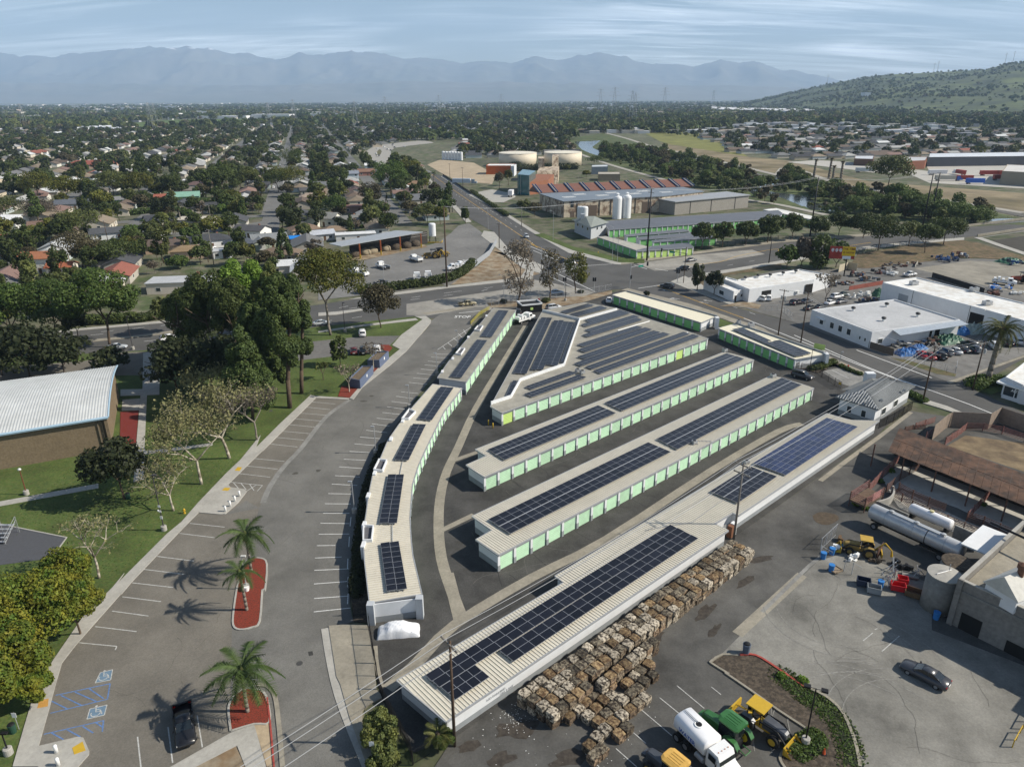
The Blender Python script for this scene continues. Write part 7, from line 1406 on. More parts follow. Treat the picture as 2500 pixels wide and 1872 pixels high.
for k,(s,t_)in enumerate((('b 1455,850','b 1460,700'),('b 1395,830','b 1390,710'),('b 1235,830','b 1240,760'),('a 1400,1110','a 1390,970'),('b 360,1040','b 350,930'),('a 1120,1130','a 1130,1070'))):palm(('palm beside the diagonal road, right one','palm beside the diagonal road, left one','skinny palm beside the brown roofed house','tall feather palm by the cream flat roof','fan palm beside the shaded street','low palm in the garden of the gabled house')[k],s,t_,14,2.6,'queen',gq='garden palms in the suburb',r=.3,lw=.9)
for t,_,_ in PROTO:
 for ch in list(t.children):bpy.data.objects.remove(ch)
 bpy.data.objects.remove(t)
# ============================================================ bales
BALE=mat('baled_paper',(.24,.17,.11),.9,.5,7,obj=False,col2=(.03,.022,.016),rand=.45,bump=.04,bumpscale=9)
BALEP=mat('pale_baled_paper',(.46,.4,.31),.9,.45,8,col2=(.035,.027,.02),rand=.25,bump=.04,bumpscale=9)
BALED=mat('weathered_dark_bale',(.05,.036,.026),.9,.5,7,col2=(.25,.2,.14),rand=.5,bump=.04,bumpscale=9)
def bale_mesh(seed,m,tp):
 rb=np.random.default_rng(seed);n=6;V=[];Fc=[]
 def face(o,a,b):
  base=len(V)
  for i in range(n+1):
   for j in range(n+1):V.append(np.array(o)+np.array(a)*i/n+np.array(b)*j/n)
  for i in range(n):
   for j in range(n):Fc.append((base+i*(n+1)+j,base+(i+1)*(n+1)+j,base+(i+1)*(n+1)+j+1,base+i*(n+1)+j+1))
 face((-.6,-.6,0),(1.2,0,0),(0,0,1.08));face((.6,-.6,0),(0,1.2,0),(0,0,1.08));face((.6,.6,0),(-1.2,0,0),(0,0,1.08));face((-.6,.6,0),(0,-1.2,0),(0,0,1.08));face((-.6,-.6,1.08),(1.2,0,0),(0,1.2,0))
 A=np.array(V);k=np.array([[12.9898,78.233,37.7]]);c=A.copy();c[:,2]-=.54
 r_=np.linalg.norm(c[:,:2],axis=1);f=1-.05*np.clip(np.abs(c[:,0])*np.abs(c[:,1])/.36,0,1)**2-.03*(np.abs(c[:,2])/.54)**3
 h=np.sin((np.round(A*1000)@np.array([1.3,2.7,4.1]))*12.9898+seed)*43758.5;h-=np.floor(h);lay=np.sin(A[:,2]*28+seed)*.03*(np.abs(A[:,2]-1.08)>.01)
 A[:,0]*=f*(1+lay+(h-.5)*.06);A[:,1]*=f*(1+lay+(h-.5)*.06);A[:,2]+=np.where(A[:,2]>1.0,-r_**2*.12+(h-.5)*.08,(h-.5)*.03)
 return np_mesh('paper_bale',A,np.array(Fc),[m,tp],np.array([0]*(4*n*n)+[1]*(n*n),np.int32))
TOPB=mat('rain_blackened_bale_top',(.03,.022,.016),.9,.5,8,col2=(.2,.17,.12),rand=.5,bump=.04);TOPR=mat('rust_brown_bale_top',(.07,.04,.02),.9,.5,8,col2=(.24,.17,.09),rand=.5,bump=.04)
BM=[bale_mesh(i,(BALE,BALED,BALEP,BALED,BALE,BALEP,BALED)[i],(TOPB,TOPB,BALEP,TOPR,TOPR,BALEP,TOPB)[i])for i in range(7)]
bo=W('o 60,1050')[0];bu=unt(bo,W('k 1830,1010')[0]);bn=(bu[1],-bu[0]);rb=random.Random(5);ba=math.atan2(bu[1],bu[0])
BG='stacked waste paper bales beside the long white wall'
def bale(u_,v_,lev,lab):
 p=(bo[0]+bu[0]*u_+bn[0]*v_,bo[1]+bu[1]*u_+bn[1]*v_,lev*.9+.03);o=obj('paper_bale',BM[rb.randrange(7)],None,p,ba+rb.choice((0,1,2,3))*math.pi/2+rb.uniform(-.13,.13),sc=(rb.uniform(.84,.97),rb.uniform(.84,.97),rb.uniform(.78,.88)));tag(o,lab,'bale',BG)
for i in range(28):
 u_=8.2+i*1.22;w0=1.5+i*.012
 for j in range(3):
  for l in((0,1)if j==2 or i==0 or i==27 else(1,)):
   lab=('waste paper bale on top in the row touching the white wall','waste paper bale on top in the middle row of the long stack','waste paper bale in the outer face of the long stack, %s tier'%('lower','upper')[l])[j]+(', near half' if i<10 else(', far half' if i>18 else ', middle part'))
   bale(u_+rb.uniform(-.08,.08),w0+j*1.22+rb.uniform(-.1,.1),l,lab)
for i in range(5):
 for j in range(4):
  for l in(0,1):
   if l==0 and 0<i<4 and j<3:continue
   bale(2.3+i*1.22+j*.12,1.3+j*1.24,l,'dark weathered bale in the low block at the near end of the stack, %s tier'%('lower','upper')[l])
for vi,(v_,ulo,uhi)in enumerate(((6.3,4.2,18.4),(7.5,5.6,16.6),(8.7,5.9,14.6),(9.9,3.0,12.2),(11.1,2.4,8.6))):
 u_=ulo;k=0
 while u_<uhi:
  if not(rb.random()<.04):bale(u_+rb.uniform(-.1,.1),v_+rb.uniform(-.12,.12)-.5,0,'single height bale in the spread out rows in front of the stack, %s row'%('first','second','third','fourth','outermost')[vi])
  if vi==0 and u_>8:bale(u_+.1,v_-.5,1,'upper tier bale of the spread out rows next to the stack')
  u_+=1.24;k+=1
mb=MB();rr=random.Random(9)
for k in range(200):
 u_,v_=rr.uniform(-5,12),rr.uniform(.6,13);
 if rr.random()<.5:u_,v_=rr.gauss(.5,1.2),rr.gauss(1.8,1.0)
 x,y=bo[0]+bu[0]*u_+bn[0]*v_,bo[1]+bu[1]*u_+bn[1]*v_;s_=rr.uniform(.02,.09);a_=rr.random()*6.28;mb.add([(x+s_*math.cos(a_+q),y+s_*math.sin(a_+q)*rr.uniform(.5,1),.055+rr.uniform(0,.04))for q in(0,2.1,4.2)],[(0,1,2)])
o=obj('paper_scraps',mb.mesh('paper_scraps',WH_),kind='stuff');tag(o,'loose white paper scraps blown about the near end of the bales','litter')
# ============================================================ poles, lamps, wires
def upole(lb,s,top=None,arms=1,h=None,r=.17,m=None,armdir=None,gq=None,trans=False):
 g=W(s)[0];H=h or hgt(PX(s)[0],PX(top)[0]);t=thg('utility_pole',lb,'utility pole',(*g,0),gq=gq);mb=MB();mb.tu((0,0,-.1),(0,0,H),r,r*.62,10);prt('pole',mb,m or WOODP,t,W0,smooth=True)
 ad=armdir or(.7,-.7)
 for k in range(arms):
  z=H-.35-k*1.3;L=1.3;mb=MB();mb.ob((ad[1]*.12,-ad[0]*.12),ad,2*L,.12,z,z+.14);a=prt('crossarm',mb,WOODG,t,W0)
  for d in(-1.15,-.45,.6,1.15):mb=MB();mb.la([(.03,z+.14),(.06,z+.2),(.045,z+.25),(.06,z+.3),(.02,z+.36)],6,(ad[0]*d+ad[1]*.12,ad[1]*d-ad[0]*.12));obj('insulator',mb.mesh('insulator',GALV),a)
 if trans:
  for k in(-1,1):mb=MB();mb.la([(.24,H-2.6),(.26,H-1.7),(.05,H-1.6)],10,(ad[0]*.45*k,ad[1]*.45*k));prt('transformer',mb,GALV,t,W0)
 return(*g,H),ad
P1,ad1=upole('leaning brown utility pole in front of the near end of the white wall','n 1612,1330','n 1570,520',1,armdir=unt((0,0),(.62,-.78)))
P2,_=upole('grey utility pole with double crossarm by the wall recess','k 1868,1000','k 1912,412',2,armdir=unt((0,0),(.62,-.78)),m=WOODG)
P3,_=upole('utility pole on the corner beside the office and side street','h 1430,1205','h 1520,775',2,armdir=unt((0,0),(.62,-.78)))
P4,_=upole('utility pole left of the canary palm','h 1815,1110','h 1885,735',1,trans=True);P5,_=upole('left of two dark poles behind the short row','h 315,690','h 370,338',1,trans=True);P6,_=upole('right of two dark poles behind the short row','h 490,745','h 550,360',1)
P7,_=upole('very tall dark pole at the works yard hedge','f 1552,320','b 1548,960',0,r=.3);P8,_=upole('very tall dark transmission pole on the corner lawn','c 1197,1380','c 1225,820',2,r=.35,m=BKM)
P9,_=upole('tall dark pole rising behind the avenue trees','d 560,1190','d 615,735',0,r=.35,m=BKM);PA,_=upole('left of the twin leaning tall poles by the bridge','d 1430,1110','d 1510,705',1,r=.4,m=BKM);PB,_=upole('right of the twin leaning tall poles by the bridge','d 1490,1060','d 1560,700',1,r=.4,m=BKM);PC,_=upole('dark pole on the near kerb of the avenue beside the slope','d 243,1400','d 272,1220',0,r=.2,m=BKM)
for k,(s,tp,m_)in enumerate((('a 1650,1410','a 1622,1140',WOODG),('a 835,1240','a 812,1070',WOODP),('a 1640,1150','a 1630,950',WOODG),('a 1790,1200','a 1778,1080',GALV),('b 325,1340','b 315,1180',WOODP),('b 560,1030','b 545,880',WOODP),('b 1595,1005','b 1590,850',WOODG),('b 1955,1285','b 1955,1090',WOODP),('b 1675,830','b 1675,660',WOODP),('b 1575,740','b 1575,630',WOODP),('c 232,1120','c 235,960',WOODG),('c 60,1285','c 60,1095',WOODP),('b 1235,1020','b 1230,830',WOODP),('a 200,930','a 190,800',WOODP))):
 upole(('brown pole standing among the back gardens above the carport','pole in front of the long white bungalow','lamp post like pole by the cream flat roof','short grey pole by the garages','pole beside the blue tarpaulin roof','pole in the garden behind the lime tree','grey pole at the left kerb of the diagonal road','wooden pole at the corner of the works yard walk','pole on the sand lot edge','pole at the far corner of the sand lot','pole in the planting strip before the stone plant','pole on the corner of the dirt verge and diagonal road','pole in the suburb near the slim cypress','pole by the house at the far left')[k],s,tp,1,r=.16,m=m_,gq='wooden poles around the suburb')
def wire(mb,a,b,sag,r=.022,n=14):
 a,b=Vector(a),Vector(b);pts=[a.lerp(b,i/n)-Vector((0,0,4*sag*(i/n)*(1-i/n)))for i in range(n+1)]
 for p,q in zip(pts,pts[1:]):mb.tu(p,q,r,n=4,caps=False)
P0=(P1[0]-33,P1[1]-31,12.5);sp_=unt((0,0),(.62,-.78))
def span(lb,A,B,offs,za=0,zb=0,sag=.7,r=.022):
 t=thg('power_line',lb,'cable',((A[0]+B[0])/2,(A[1]+B[1])/2,0),gq='overhead power lines')
 for d in offs:mb=MB();wire(mb,(A[0]+sp_[0]*d,A[1]+sp_[1]*d,A[2]+za),(B[0]+sp_[0]*d,B[1]+sp_[1]*d,B[2]+zb),sag,r);prt('cable',mb,WIREM,t)
span('three bright cables running off the bottom edge from the near pole',P0,P1,(-1.15,-.45,1.15),r=.028);span('three cables between the near pole and the double crossarm pole',P1,P2,(-1.15,-.45,1.15),sag=.8,r=.025);span('three bright cables over the blue solar array to the corner pole',P2,P3,(-1.15,-.45,1.15),sag=1.0,r=.03);span('cables crossing the side street from the corner pole to the palm side pole',P3,P4,(-.6,.6),sag=.6,r=.02);span('cables between the two dark poles behind the short row',P5,P6,(-.5,.5),sag=.2)
span('lower cables between the corner pole and the pole behind the short row',P6,P3,(-.5,.6),za=-1,zb=-1.5,sag=1.2);span('high lines along the avenue',P8,P9,(-1,1),sag=2.5,r=.04);span('high lines from the corner lawn pole over the verge trees',P7,P8,(0,.8),sag=3,r=.035);span('high lines between the avenue pole and the twin poles',P9,PA,(-1,1),sag=2,r=.04)
def lamp(lb,s,top,kind='head',m=BRONZE,drum=True,gq=None,ang=0,h=None,name='lamp_post'):
 g=W(s)[0];H=h or hgt(PX(s)[0],PX(top)[0]);t=thg(name,lb,'lamp post',(*g,0),ang,gq=gq)
 if drum:mb=MB();mb.la([(.4,-.05),(.4,.75),(.34,.8)],16);prt('concrete_base',mb,CONC,t,W0)
 mb=MB();mb.tu((0,0,.7 if drum else 0),(0,0,H),.085,.06,8);prt('pole',mb,m,t,W0)
 if kind=='twin':
  for sx in(-1,1):mb=MB();mb.tu((0,0,H-.05),(sx*.5,0,H),.03,n=5);mb.box(sx*.75-.3,-.22,H-.08,sx*.75+.3,.22,H+.12);prt('lamp_head',mb,m,t,W0)
 elif kind=='arm':
  mb=MB();mb.tu((0,0,H),(1.2,0,H+.4),.045,n=5);prt('arm',mb,m,t,W0);mb=MB();mb.box(1.1,-.14,H+.3,1.7,.14,H+.45);prt('lamp_head',mb,m,t,W0)
 elif kind=='globe':mb=MB();mb.la([(.05,H),(.28,H+.1),(.22,H+.3),(.03,H+.4)],10);prt('lamp_head',mb,LAMPG,t,W0,smooth=True)
 else:mb=MB();mb.box(-.05,-.15,H-.06,.55,.15,H+.1);prt('lamp_head',mb,m,t,W0)
 return t
LG_='lamp posts along the hedge of the car park'
for k,(s,tp)in enumerate((('j 840,795','j 815,555'),('j 1005,338','j 1000,130'),('f 1265,1250','f 1258,1075'),('f 1477,1000','f 1468,828'),('f 1634,790','f 1627,655'))):lamp(('nearest','second nearest','middle','fourth','farthest')[k]+' grey lamp post of the five along the dark hedge',s,tp,'head',GALV,gq=LG_,ang=math.pi)
t=lamp('black lamp post with signs and cameras on a round concrete base at the lawn edge','i 1268,930','i 1188,505','head');
for z,sz in((3.9,.35),(3.1,.3),(2.0,.45)):mb=MB();mb.box(-.15,-.14,z,.2,-.09,z+sz);prt('sign_plate',mb,WH_,t,W0)
mb=MB();mb.box(-.3,-.2,3.3,-.1,0,3.5);prt('camera',mb,WH_,t,W0)
lamp('thin rust coloured lamp with round head on the grass by the gymnasium','i 207,655','i 150,468','globe',mat('rusty_pole',(.16,.05,.03),.7,.1,2));lamp('black lamp post between the drive and the avenue','f 767,665','f 743,440');lamp('dark lamp post on a pale base beside the avenue, left of the walk','e 1027,800','e 965,545')
lamp('lamp post hidden by the palm on the long mulch island','i 1905,1385','i 1880,1130','head',mat('pale_pole',(.5,.5,.48),.6,0,1));lamp('twin headed black lamp post in the planter at the lower right','p 522,1310','p 605,885','twin',BKM,ang=-.4);lamp('short lamp post base at the bottom left corner','m 70,1390','m 30,1230','head',BKM)
lamp('tall pole lamp on the dirt verge by the storage building','g 570,425','g 563,240','head',BKM);lamp('curved arm street light at the dirt verge','g 95,385','g 85,235','arm',GALV,drum=False,ang=2.8);lamp('street light in the works yard','f 1068,290','f 1063,130','head',GALV,drum=False);lamp('lamp post on the sidewalk across from the court','h 790,900','h 800,820','head',GRW,drum=False);lamp('black post by the gate of the office court','h 555,970','h 570,800','head',BKM,drum=False)
for k,(s,tp)in enumerate((('c 930,1390','c 935,1120'),('c 970,1390','c 975,1210'),('c 475,1225','c 480,1000'),('b 1870,1140','b 1870,985'),('b 1600,1005','b 1595,900'))):lamp(('grey mast beside the hydrant lawn, left one','grey mast beside the hydrant lawn, right one','grey street mast by the green cabinet','street mast on the kerb of the diagonal road','street mast at the left kerb far up the diagonal road')[k],s,tp,'arm',GALV,drum=False,ang=3.4)
SIG=mat('signal_housing',(.02,.02,.02),.6,0,1);SGN=mat('green_street_sign',(.02,.3,.2),.6,0,1)
def sgnl(lb,s,top,arm=None,heads=1,m=GALV,armlen=7,h=None,sign=True):
 g=W(s)[0];H=h or hgt(PX(s)[0],PX(top)[0]);t=thg('traffic_signal',lb,'traffic light',(*g,0),arm or 0,gq='traffic signals at the crossing');mb=MB();mb.tu((0,0,0),(0,0,H),.13,.1,8);prt('pole',mb,m,t,W0)
 def head(x,z):
  mb=MB();mb.box(x-.22,-.2,z-1.2,x+.22,.2,z);hd=prt('signal_head',mb,SIG,t,W0);mb=MB();[mb.tu((x,-.2,z-.2-k*.38),(x,-.3,z-.2-k*.38),.13,n=8)for k in range(3)];obj('visor',mb.mesh('visor',SIG),hd)
 if arm is not None:mb=MB();mb.tu((0,0,H*.82),(armlen,0,H*.82+.9),.09,.05,6);prt('mast_arm',mb,m,t,W0);head(armlen,H*.82+1.3);head(armlen*.0+.35,H*.4+1)
 else:head(.35,H);head(-.35,H)
 if sign and arm is not None:mb=MB();mb.box(armlen*.45,-.06,H*.82-.1,armlen*.45+1.8,-.01,H*.82+.5);prt('street_name_sign',mb,SGN,t,W0)
sgnl('signal mast with green street sign on the near corner behind the corner storage row','g 1065,330','c 1075,1395',R(18),armlen=6);sgnl('signal on the wooden pole corner with an arm over the right road','g 1480,290','g 1483,10',R(160),armlen=8,m=WOODP);sgnl('short signal post at the end of the crosswalk','g 790,355','g 795,245',None);sgnl('signal with grey mast at the far left kerb of the crossing','g 383,215','g 385,10',R(-20),armlen=5,sign=False);sgnl('short signal post beside the pepper trees','g 1432,290','g 1438,185',None);sgnl('short signal post on the concrete wedge','g 563,330','g 563,245',None)
t=thg('billboard','yellow and red billboard reading THE TIME IS NOW with white panel below','billboard',(*W('d 800,1500')[0],0),R(-12));Hb=9.0;t.scale=(.72,)*3;t.location.x+=1
mb=MB();mb.tu((0,.2,0),(0,.2,Hb+1),.3,n=10);prt('post',mb,BKM,t,W0)
mb=MB();mb.box(-8.2,-.1,Hb-.6,3.2,.15,Hb+5.2);prt('panel',mb,mat('billboard_red',(.28,.04,.03),.7,.3,.8),t,W0);mb=MB();mb.box(-2.6,-.14,Hb+.9,3.2,-.103,Hb+5.2);prt('yellow_field',mb,mat('billboard_yellow',(.62,.42,.02),.7,0,1),t,W0);mb=MB();mb.box(-2.2,-.14,Hb-.6,1.6,-.103,Hb+.8);prt('white_field',mb,mat('billboard_white',(.62,.66,.7),.7,0,1),t,W0)
for k in range(3):mb=MB();mb.la([(.02,-.9),(.75,-.3),(.7,.5),(.3,.9)],10);mb.v=[(x*.9-6.9+k*1.75,y*.12-.16,z+Hb+3.4)for x,y,z in mb.v];prt('printed_shape',mb,mat('billboard_print',(.5,.48,.5),.7,.5,2.5),t,W0)
for k,tx in enumerate(('THE TIME','IS NOW')):o=obj('lettering',txm(tx,1.35,mat('billboard_brown',(.12,.02,.02),.7,0,1)),t,(.35,-.16,Hb+4.1-k*1.7));o.rotation_euler=(R(90),0,0)
def psign(lb,s,h=2.4,col=WH_,w_=.45,hh=.6,a=0,pole=GALV):
 g=W(s)[0];t=thg('post_sign',lb,'sign',(*g,0),a);mb=MB();mb.tu((0,0,0),(0,0,h),.035,n=5);prt('post',mb,pole,t,W0);mb=MB();mb.box(-w_/2,-.05,h-hh,w_/2,-.03,h);prt('plate',mb,col,t,W0)
psign('white post sign at the edge of the walk by the straggling bush','n 985,1450',2.6);psign('thin sign post on the near mulch island','m 1975,938',2.2);psign('post sign by the disabled bays, upper one','m 232,910',1.6);psign('post sign beside the green bin','m 148,1200',2.2);psign('lime green office sign behind the short row','h 630,805',1.6,GDOORL,2.6,1.4,R(-38))
psign('yellow warning sign on the office gate','h 785,1105',1.6,YLP,.5,.6,R(-40))
for k,s in enumerate(('i 1742,790','i 1778,750','i 1815,712','i 1850,672','m 440,1385','m 455,1485')):g=W(s)[0];mb=MB();mb.la([(.17,0),(.17,.85),(.13,.92),(.03,.95)],12);t=thg('bollard',('first','second','third','fourth')[k]+' white bollard along the kerb platform' if k<4 else('upper','lower')[k-4]+' white bollard on the lower left kerb platform','bollard',(*g,.13),gq='white bollards');prt('post',mb,WH_,t,W0,smooth=True);mb=MB();mb.la([(.24,-.0),(.24,.05)],12);prt('foot',mb,CONC,t,W0)
for k,s in enumerate(('f 1873,1385','f 1907,1408','c 885,1180','c 995,1190','c 1430,1110')):g=W(s)[0];mb=MB();mb.la([(.12,0),(.12,1.05),(.03,1.12)],10);o=obj('bollard',mb.mesh('bollard',YLP,True),None,(*g,.05));tag(o,('yellow bollard at the corner of the wedge building, left one','yellow bollard at the corner of the wedge building, right one','yellow post by the far facility office','yellow post at the far green doors','yellow post beyond the dark transmission pole')[k],'bollard')
def hydrant(lb,s,m):
 t=thg('fire_hydrant',lb,'hydrant',(*W(s)[0],.03));mb=MB();mb.la([(.2,0),(.2,.08),(.13,.1),(.13,.6),(.17,.62),(.15,.75),(.05,.85)],10);prt('barrel',mb,m,t,W0);mb=MB();mb.tu((-.25,0,.5),(.25,0,.5),.07,n=8);mb.tu((0,0,.45),(0,-.22,.45),.08,n=8);prt('outlet',mb,m,t,W0)
hydrant('yellow fire hydrant on the grass at the edge of the walk','i 1425,800',YLP);hydrant('orange yellow hydrant on the corner lawn across the avenue','c 822,1325',YLP)
REDP=mat('red_hydrant_paint',(.45,.03,.02),.5,0,1);hydrant('red backflow valve at the left of the planting bed','h 825,940',REDP);hydrant('red backflow valve at the right of the planting bed','h 852,945',REDP);hydrant('red valve on the dirt verge fence','g 365,425',REDP)
def bin_(lb,s,r=.35,h=1.0,m=None,name='waste_bin',lid=True):
 t=thg(name,lb,'bin',(*W(s)[0],.05));mb=MB();mb.la([(r*.85,0),(r,h*.9),(r*1.05,h*.92),(r*1.05,h)],14);prt('drum',mb,m,t,W0)
 if lid:mb=MB();mb.la([(r*.9,h),(r*.75,h+.12),(.05,h+.18)],14);prt('lid',mb,BKM,t,W0)
GB=mat('dark_green_bin',(.02,.06,.04),.6,.1,3);bin_('dark green bin beside the ash tree trunk','i 992,690',m=GB);bin_('dark green bin on the grass at the lower left','m 105,1225',m=GB);bin_('blue grey lidded bin on the kerb of the planter','p 65,615',.42,1.3,mat('blue_grey_bin',(.1,.13,.18),.6,.1,3));bin_('white tub on the long mulch island','i 1905,1400',.32,.7,WH_,'tub',False)
BLUEB=mat('blue_barrel',(.03,.17,.45),.5,.1,3)
for k,s in enumerate(('l 660,1150','l 727,1115','l 722,1245','l 1100,1370','p 1530,350')):bin_('blue drum '+('by the leaning fence panel, left','by the leaning fence panel, right','standing alone near the pallet','behind the grey bin','at the foot of the concrete silo')[k],s,.38,1.0,BLUEB,'barrel',False)
t=thg('traffic_cone','orange cone in the planter soil','cone',(*W('p 665,1395')[0],.12));mb=MB();mb.la([(.18,0),(.03,.7)],8);prt('cone',mb,mat('cone_orange',(.6,.1,.03),.6,0,1),t,W0);mb=MB();mb.box(-.25,-.25,0,.25,.25,.04);prt('foot',mb,BKM,t,W0)
t=thg('covered_car','car under a wrinkled white cover behind the end wall of the curved row','car',(*W('n 1180,455')[0],.05),R(6))
nx,ny=44,22;V=[];rc_=np.random.default_rng(2)
for i in range(nx+1):
 for j in range(ny+1):
  x=-2.45+4.9*i/nx;y=-1.05+2.1*j/ny;ex=1-abs(x/2.45)**5;ey=1-abs(y/1.05)**5;prof=.8+.5*math.exp(-((x+.15)/1.3)**4);z=prof*max(0,ex)**.4*max(0,ey)**.35*(1-.12*(abs(y)/1.05)**2)
  z+=(.02*math.sin(x*7+y*5+math.sin(y*4)*1.5)+.012*math.sin(x*15-y*9))*min(1,z);V.append((x*(1+.01*math.sin(y*5)),y*(1+.015*math.sin(x*4)),max(z,0)))
mb=MB();mb.add(V,[(i*(ny+1)+j,(i+1)*(ny+1)+j,(i+1)*(ny+1)+j+1,i*(ny+1)+j+1)for i in range(nx)for j in range(ny)]);prt('cover',mb,mat('white_tarpaulin',(.72,.73,.75),.4,.05,3,bump=.05,bumpscale=5),t,W0,smooth=True)
for x in(-1.5,1.5):wheel(t,x,-.78,.32,.2);wheel(t,x,.78,.32,.2)
# ============================================================ fences
def fnc(lb,s,h=1.8,kind='iron',sp=2.4,m=BKM,name='fence',sm=0,pm=None):
 p=W(s);p=slin(p,sm)if sm else p;t=thg(name,lb,'fence',(*cen(p),0));n=0
 for a,b in zip(p,p[1:]):
  L=math.dist(a,b);u=unt(a,b);k=max(1,round(L/sp))
  for i in range(k):q=(a[0]+(b[0]-a[0])*i/k,a[1]+(b[1]-a[1])*i/k);mb=MB();mb.ob(q,u,.08 if kind!='corral' else.14,.08 if kind!='corral' else.14,0,h+.05);prt('post',mb,pm or m,t)
  c=((a[0]+b[0])/2,(a[1]+b[1])/2)
  if kind=='iron':
   for z in(.2,h-.15):mb=MB();mb.ob((c[0]+u[1]*.01,c[1]-u[0]*.01),u,L,.04,z,z+.04);prt('rail',mb,m,t)
   mb=MB();q=int(L/.14)
   for i in range(q):f=(i+.5)/q;mb.ob((a[0]+(b[0]-a[0])*f,a[1]+(b[1]-a[1])*f),u,.022,.022,.05,h)
   prt('pickets',mb,m,t,kind='stuff')
  elif kind=='corral':
   for i in range(6):z=h*(i+.7)/6.2;mb=MB();mb.ob((c[0]+u[1]*.04,c[1]-u[0]*.04),u,L,.05,z,z+.09);prt('rail',mb,m,t)
  elif kind=='mesh':
   for z in(.05,h):mb=MB();mb.ob((c[0]+u[1]*.01,c[1]-u[0]*.01),u,L,.045,z-.045,z);prt('rail',mb,m,t)
   mb=MB();q=max(2,int(L/.22))
   for i in range(q):
    f=i/q
    for d in(-1,1):
     x0=(a[0]+(b[0]-a[0])*f,a[1]+(b[1]-a[1])*f);f2=min(1,max(0,f+d*h*.9/L));x1=(a[0]+(b[0]-a[0])*f2,a[1]+(b[1]-a[1])*f2);mb.add([(x0[0],x0[1],.05),(x0[0]+.008,x0[1],.05),(x1[0]+.008,x1[1],h),(x1[0],x1[1],h)],[(0,1,2,3)])
   prt('mesh',mb,m,t,kind='stuff')
  elif kind=='panel':mb=MB();mb.ob(c,u,L,.06,.05,h);prt('panel',mb,m,t)
 return t
fnc('black railing between the walk and the storage yard, ending at the bushes','n 940,320 975,560 1000,700 1030,900 1060,985 1270,1385',2.0);fnc('black gate and railing at the bottom edge by the driveway','n 1270,1385 1290,1475 1420,1400',1.9,sp=1.5);fnc('dark railing at the end of the hedge by the curved row','n 830,330 940,318',2.0);fnc('iron railing around the office court','h 490,960 600,985 700,1050 800,1110',1.8);fnc('iron railing from the end of the short row to the gate','h 450,960 600,905',1.8)
fnc('black railing on the kerb wall beside the office','h 1090,1410 1200,1360 1345,1265',2.0,name='railing');fnc('mesh fence along the dirt verge behind the storage buildings','g 0,465 380,425 560,400 780,362 925,335',1.7,'mesh',m=GALV);fnc('mesh fence beside the salvage yard verge','h 1205,850 1290,872 1680,985 1690,930',1.6,'mesh',m=GALV);fnc('brown slatted fence by the warehouse corner','h 1010,790 1200,850',1.8,'panel',m=mat('brown_slat_fence',(.13,.1,.075),.9,.2,3));fnc('mesh gate and fence at the salvage yard entrance','h 215,500 310,495 340,500 430,570',1.6,'mesh',m=GALV)
fnc('dark mesh fence along the avenue on the brown slope','d 930,1335 1100,1290 1300,1265 1600,1215 1740,1205',2,'mesh',m=BKM,sp=4);fnc('dark mesh fence under the row of avenue trees','c 1450,1300 1700,1285 2212,1222 d 700,1195',2,'mesh',m=BKM,sp=4);fnc('grey sheet fence round the works yard corner','b 1770,1425 1880,1340 1935,1245',2.2,'panel',m=mat('grey_sheet_fence',(.28,.3,.33),.6,.1,1));fnc('mesh fence on the tip of the works yard','b 1730,1180 1810,1175',1.5,'mesh',m=GALV);fnc('dark retaining wall beside the diagonal road','b 1520,725 1740,870',1.6,'panel',m=mat('dark_wall',(.08,.075,.07),.9,.1,1));fnc('yellow pipe rail above the curved row by the bus lane','f 1735,610 1800,540 1880,490',1.1,'corral',2.0,m=mat('olive_rail',(.28,.25,.06),.6,.1,2))
fnc('black screen fence between the salvage yard and the long warehouse','h 1500,245 1900,370',1.8,'panel',m=mat('black_screen',(.03,.03,.03),.9,.2,1));fnc('cream corrugated fence below the billboard','h 780,205 850,180 920,195',2.6,'panel',m=mat('cream_fence',(.45,.4,.3),.8,.1,2));fnc('rust red low wall in the salvage yard','h 860,345 1120,300',1.4,'panel',m=mat('rust_red_wall',(.25,.08,.06),.9,.2,1));fnc('white wall along the rear of the storage lot road','d 1390,1400 1370,1430',1,'panel',m=CONC)
CRL=mat('rusty_pink_pipe',(.2,.09,.075),.8,.3,2);CRD=mat('rusty_brown_pipe',(.11,.06,.045),.8,.3,2)
for lab,s,m_,h_ in(('pink rusted pipe fence running from the loading ramp up to the barn','l 1010,640 1120,520 1240,405',CRL,1.7),('pipe fence between the lane and the pens','l 1145,640 1250,550 1395,465',CRD,1.6),('upper row of rusty fence along the cobbles, left half','l 1240,630 1345,690 1470,745 1600,795',CRD,1.6),('lower row of rusty fence beside the tanker','l 1190,660 1340,765 1470,820 1610,880 1740,935 1880,990 2040,1050',CRD,1.5),('rusty fence at the right along the pens','l 1765,860 1890,900 2010,955 2150,1015',CRD,1.7),('diagonal rusty fence dividing the two white pens','l 1765,860 1860,760 1950,665',CRL,1.7),('corral rails at the far side of the manure pen','l 1600,275 1690,215 1760,160 1890,165 2040,190 2212,250 2400,300',CRL,1.6),('short corral fence beside the tan walls','l 1370,150 1520,100',CRL,1.3),('pink pipe rail in front of the tan walls','l 1450,235 1520,190 1600,130',CRL,1.7),('rusted rail across the back of the barn','l 1290,170 1350,155 1450,150',CRD,1)):fnc(lab,s,h_,'corral',2.6,m_,'corral_fence')
TANW=mat('tan_panel_wall',(.24,.19,.15),.9,.15,1.5)
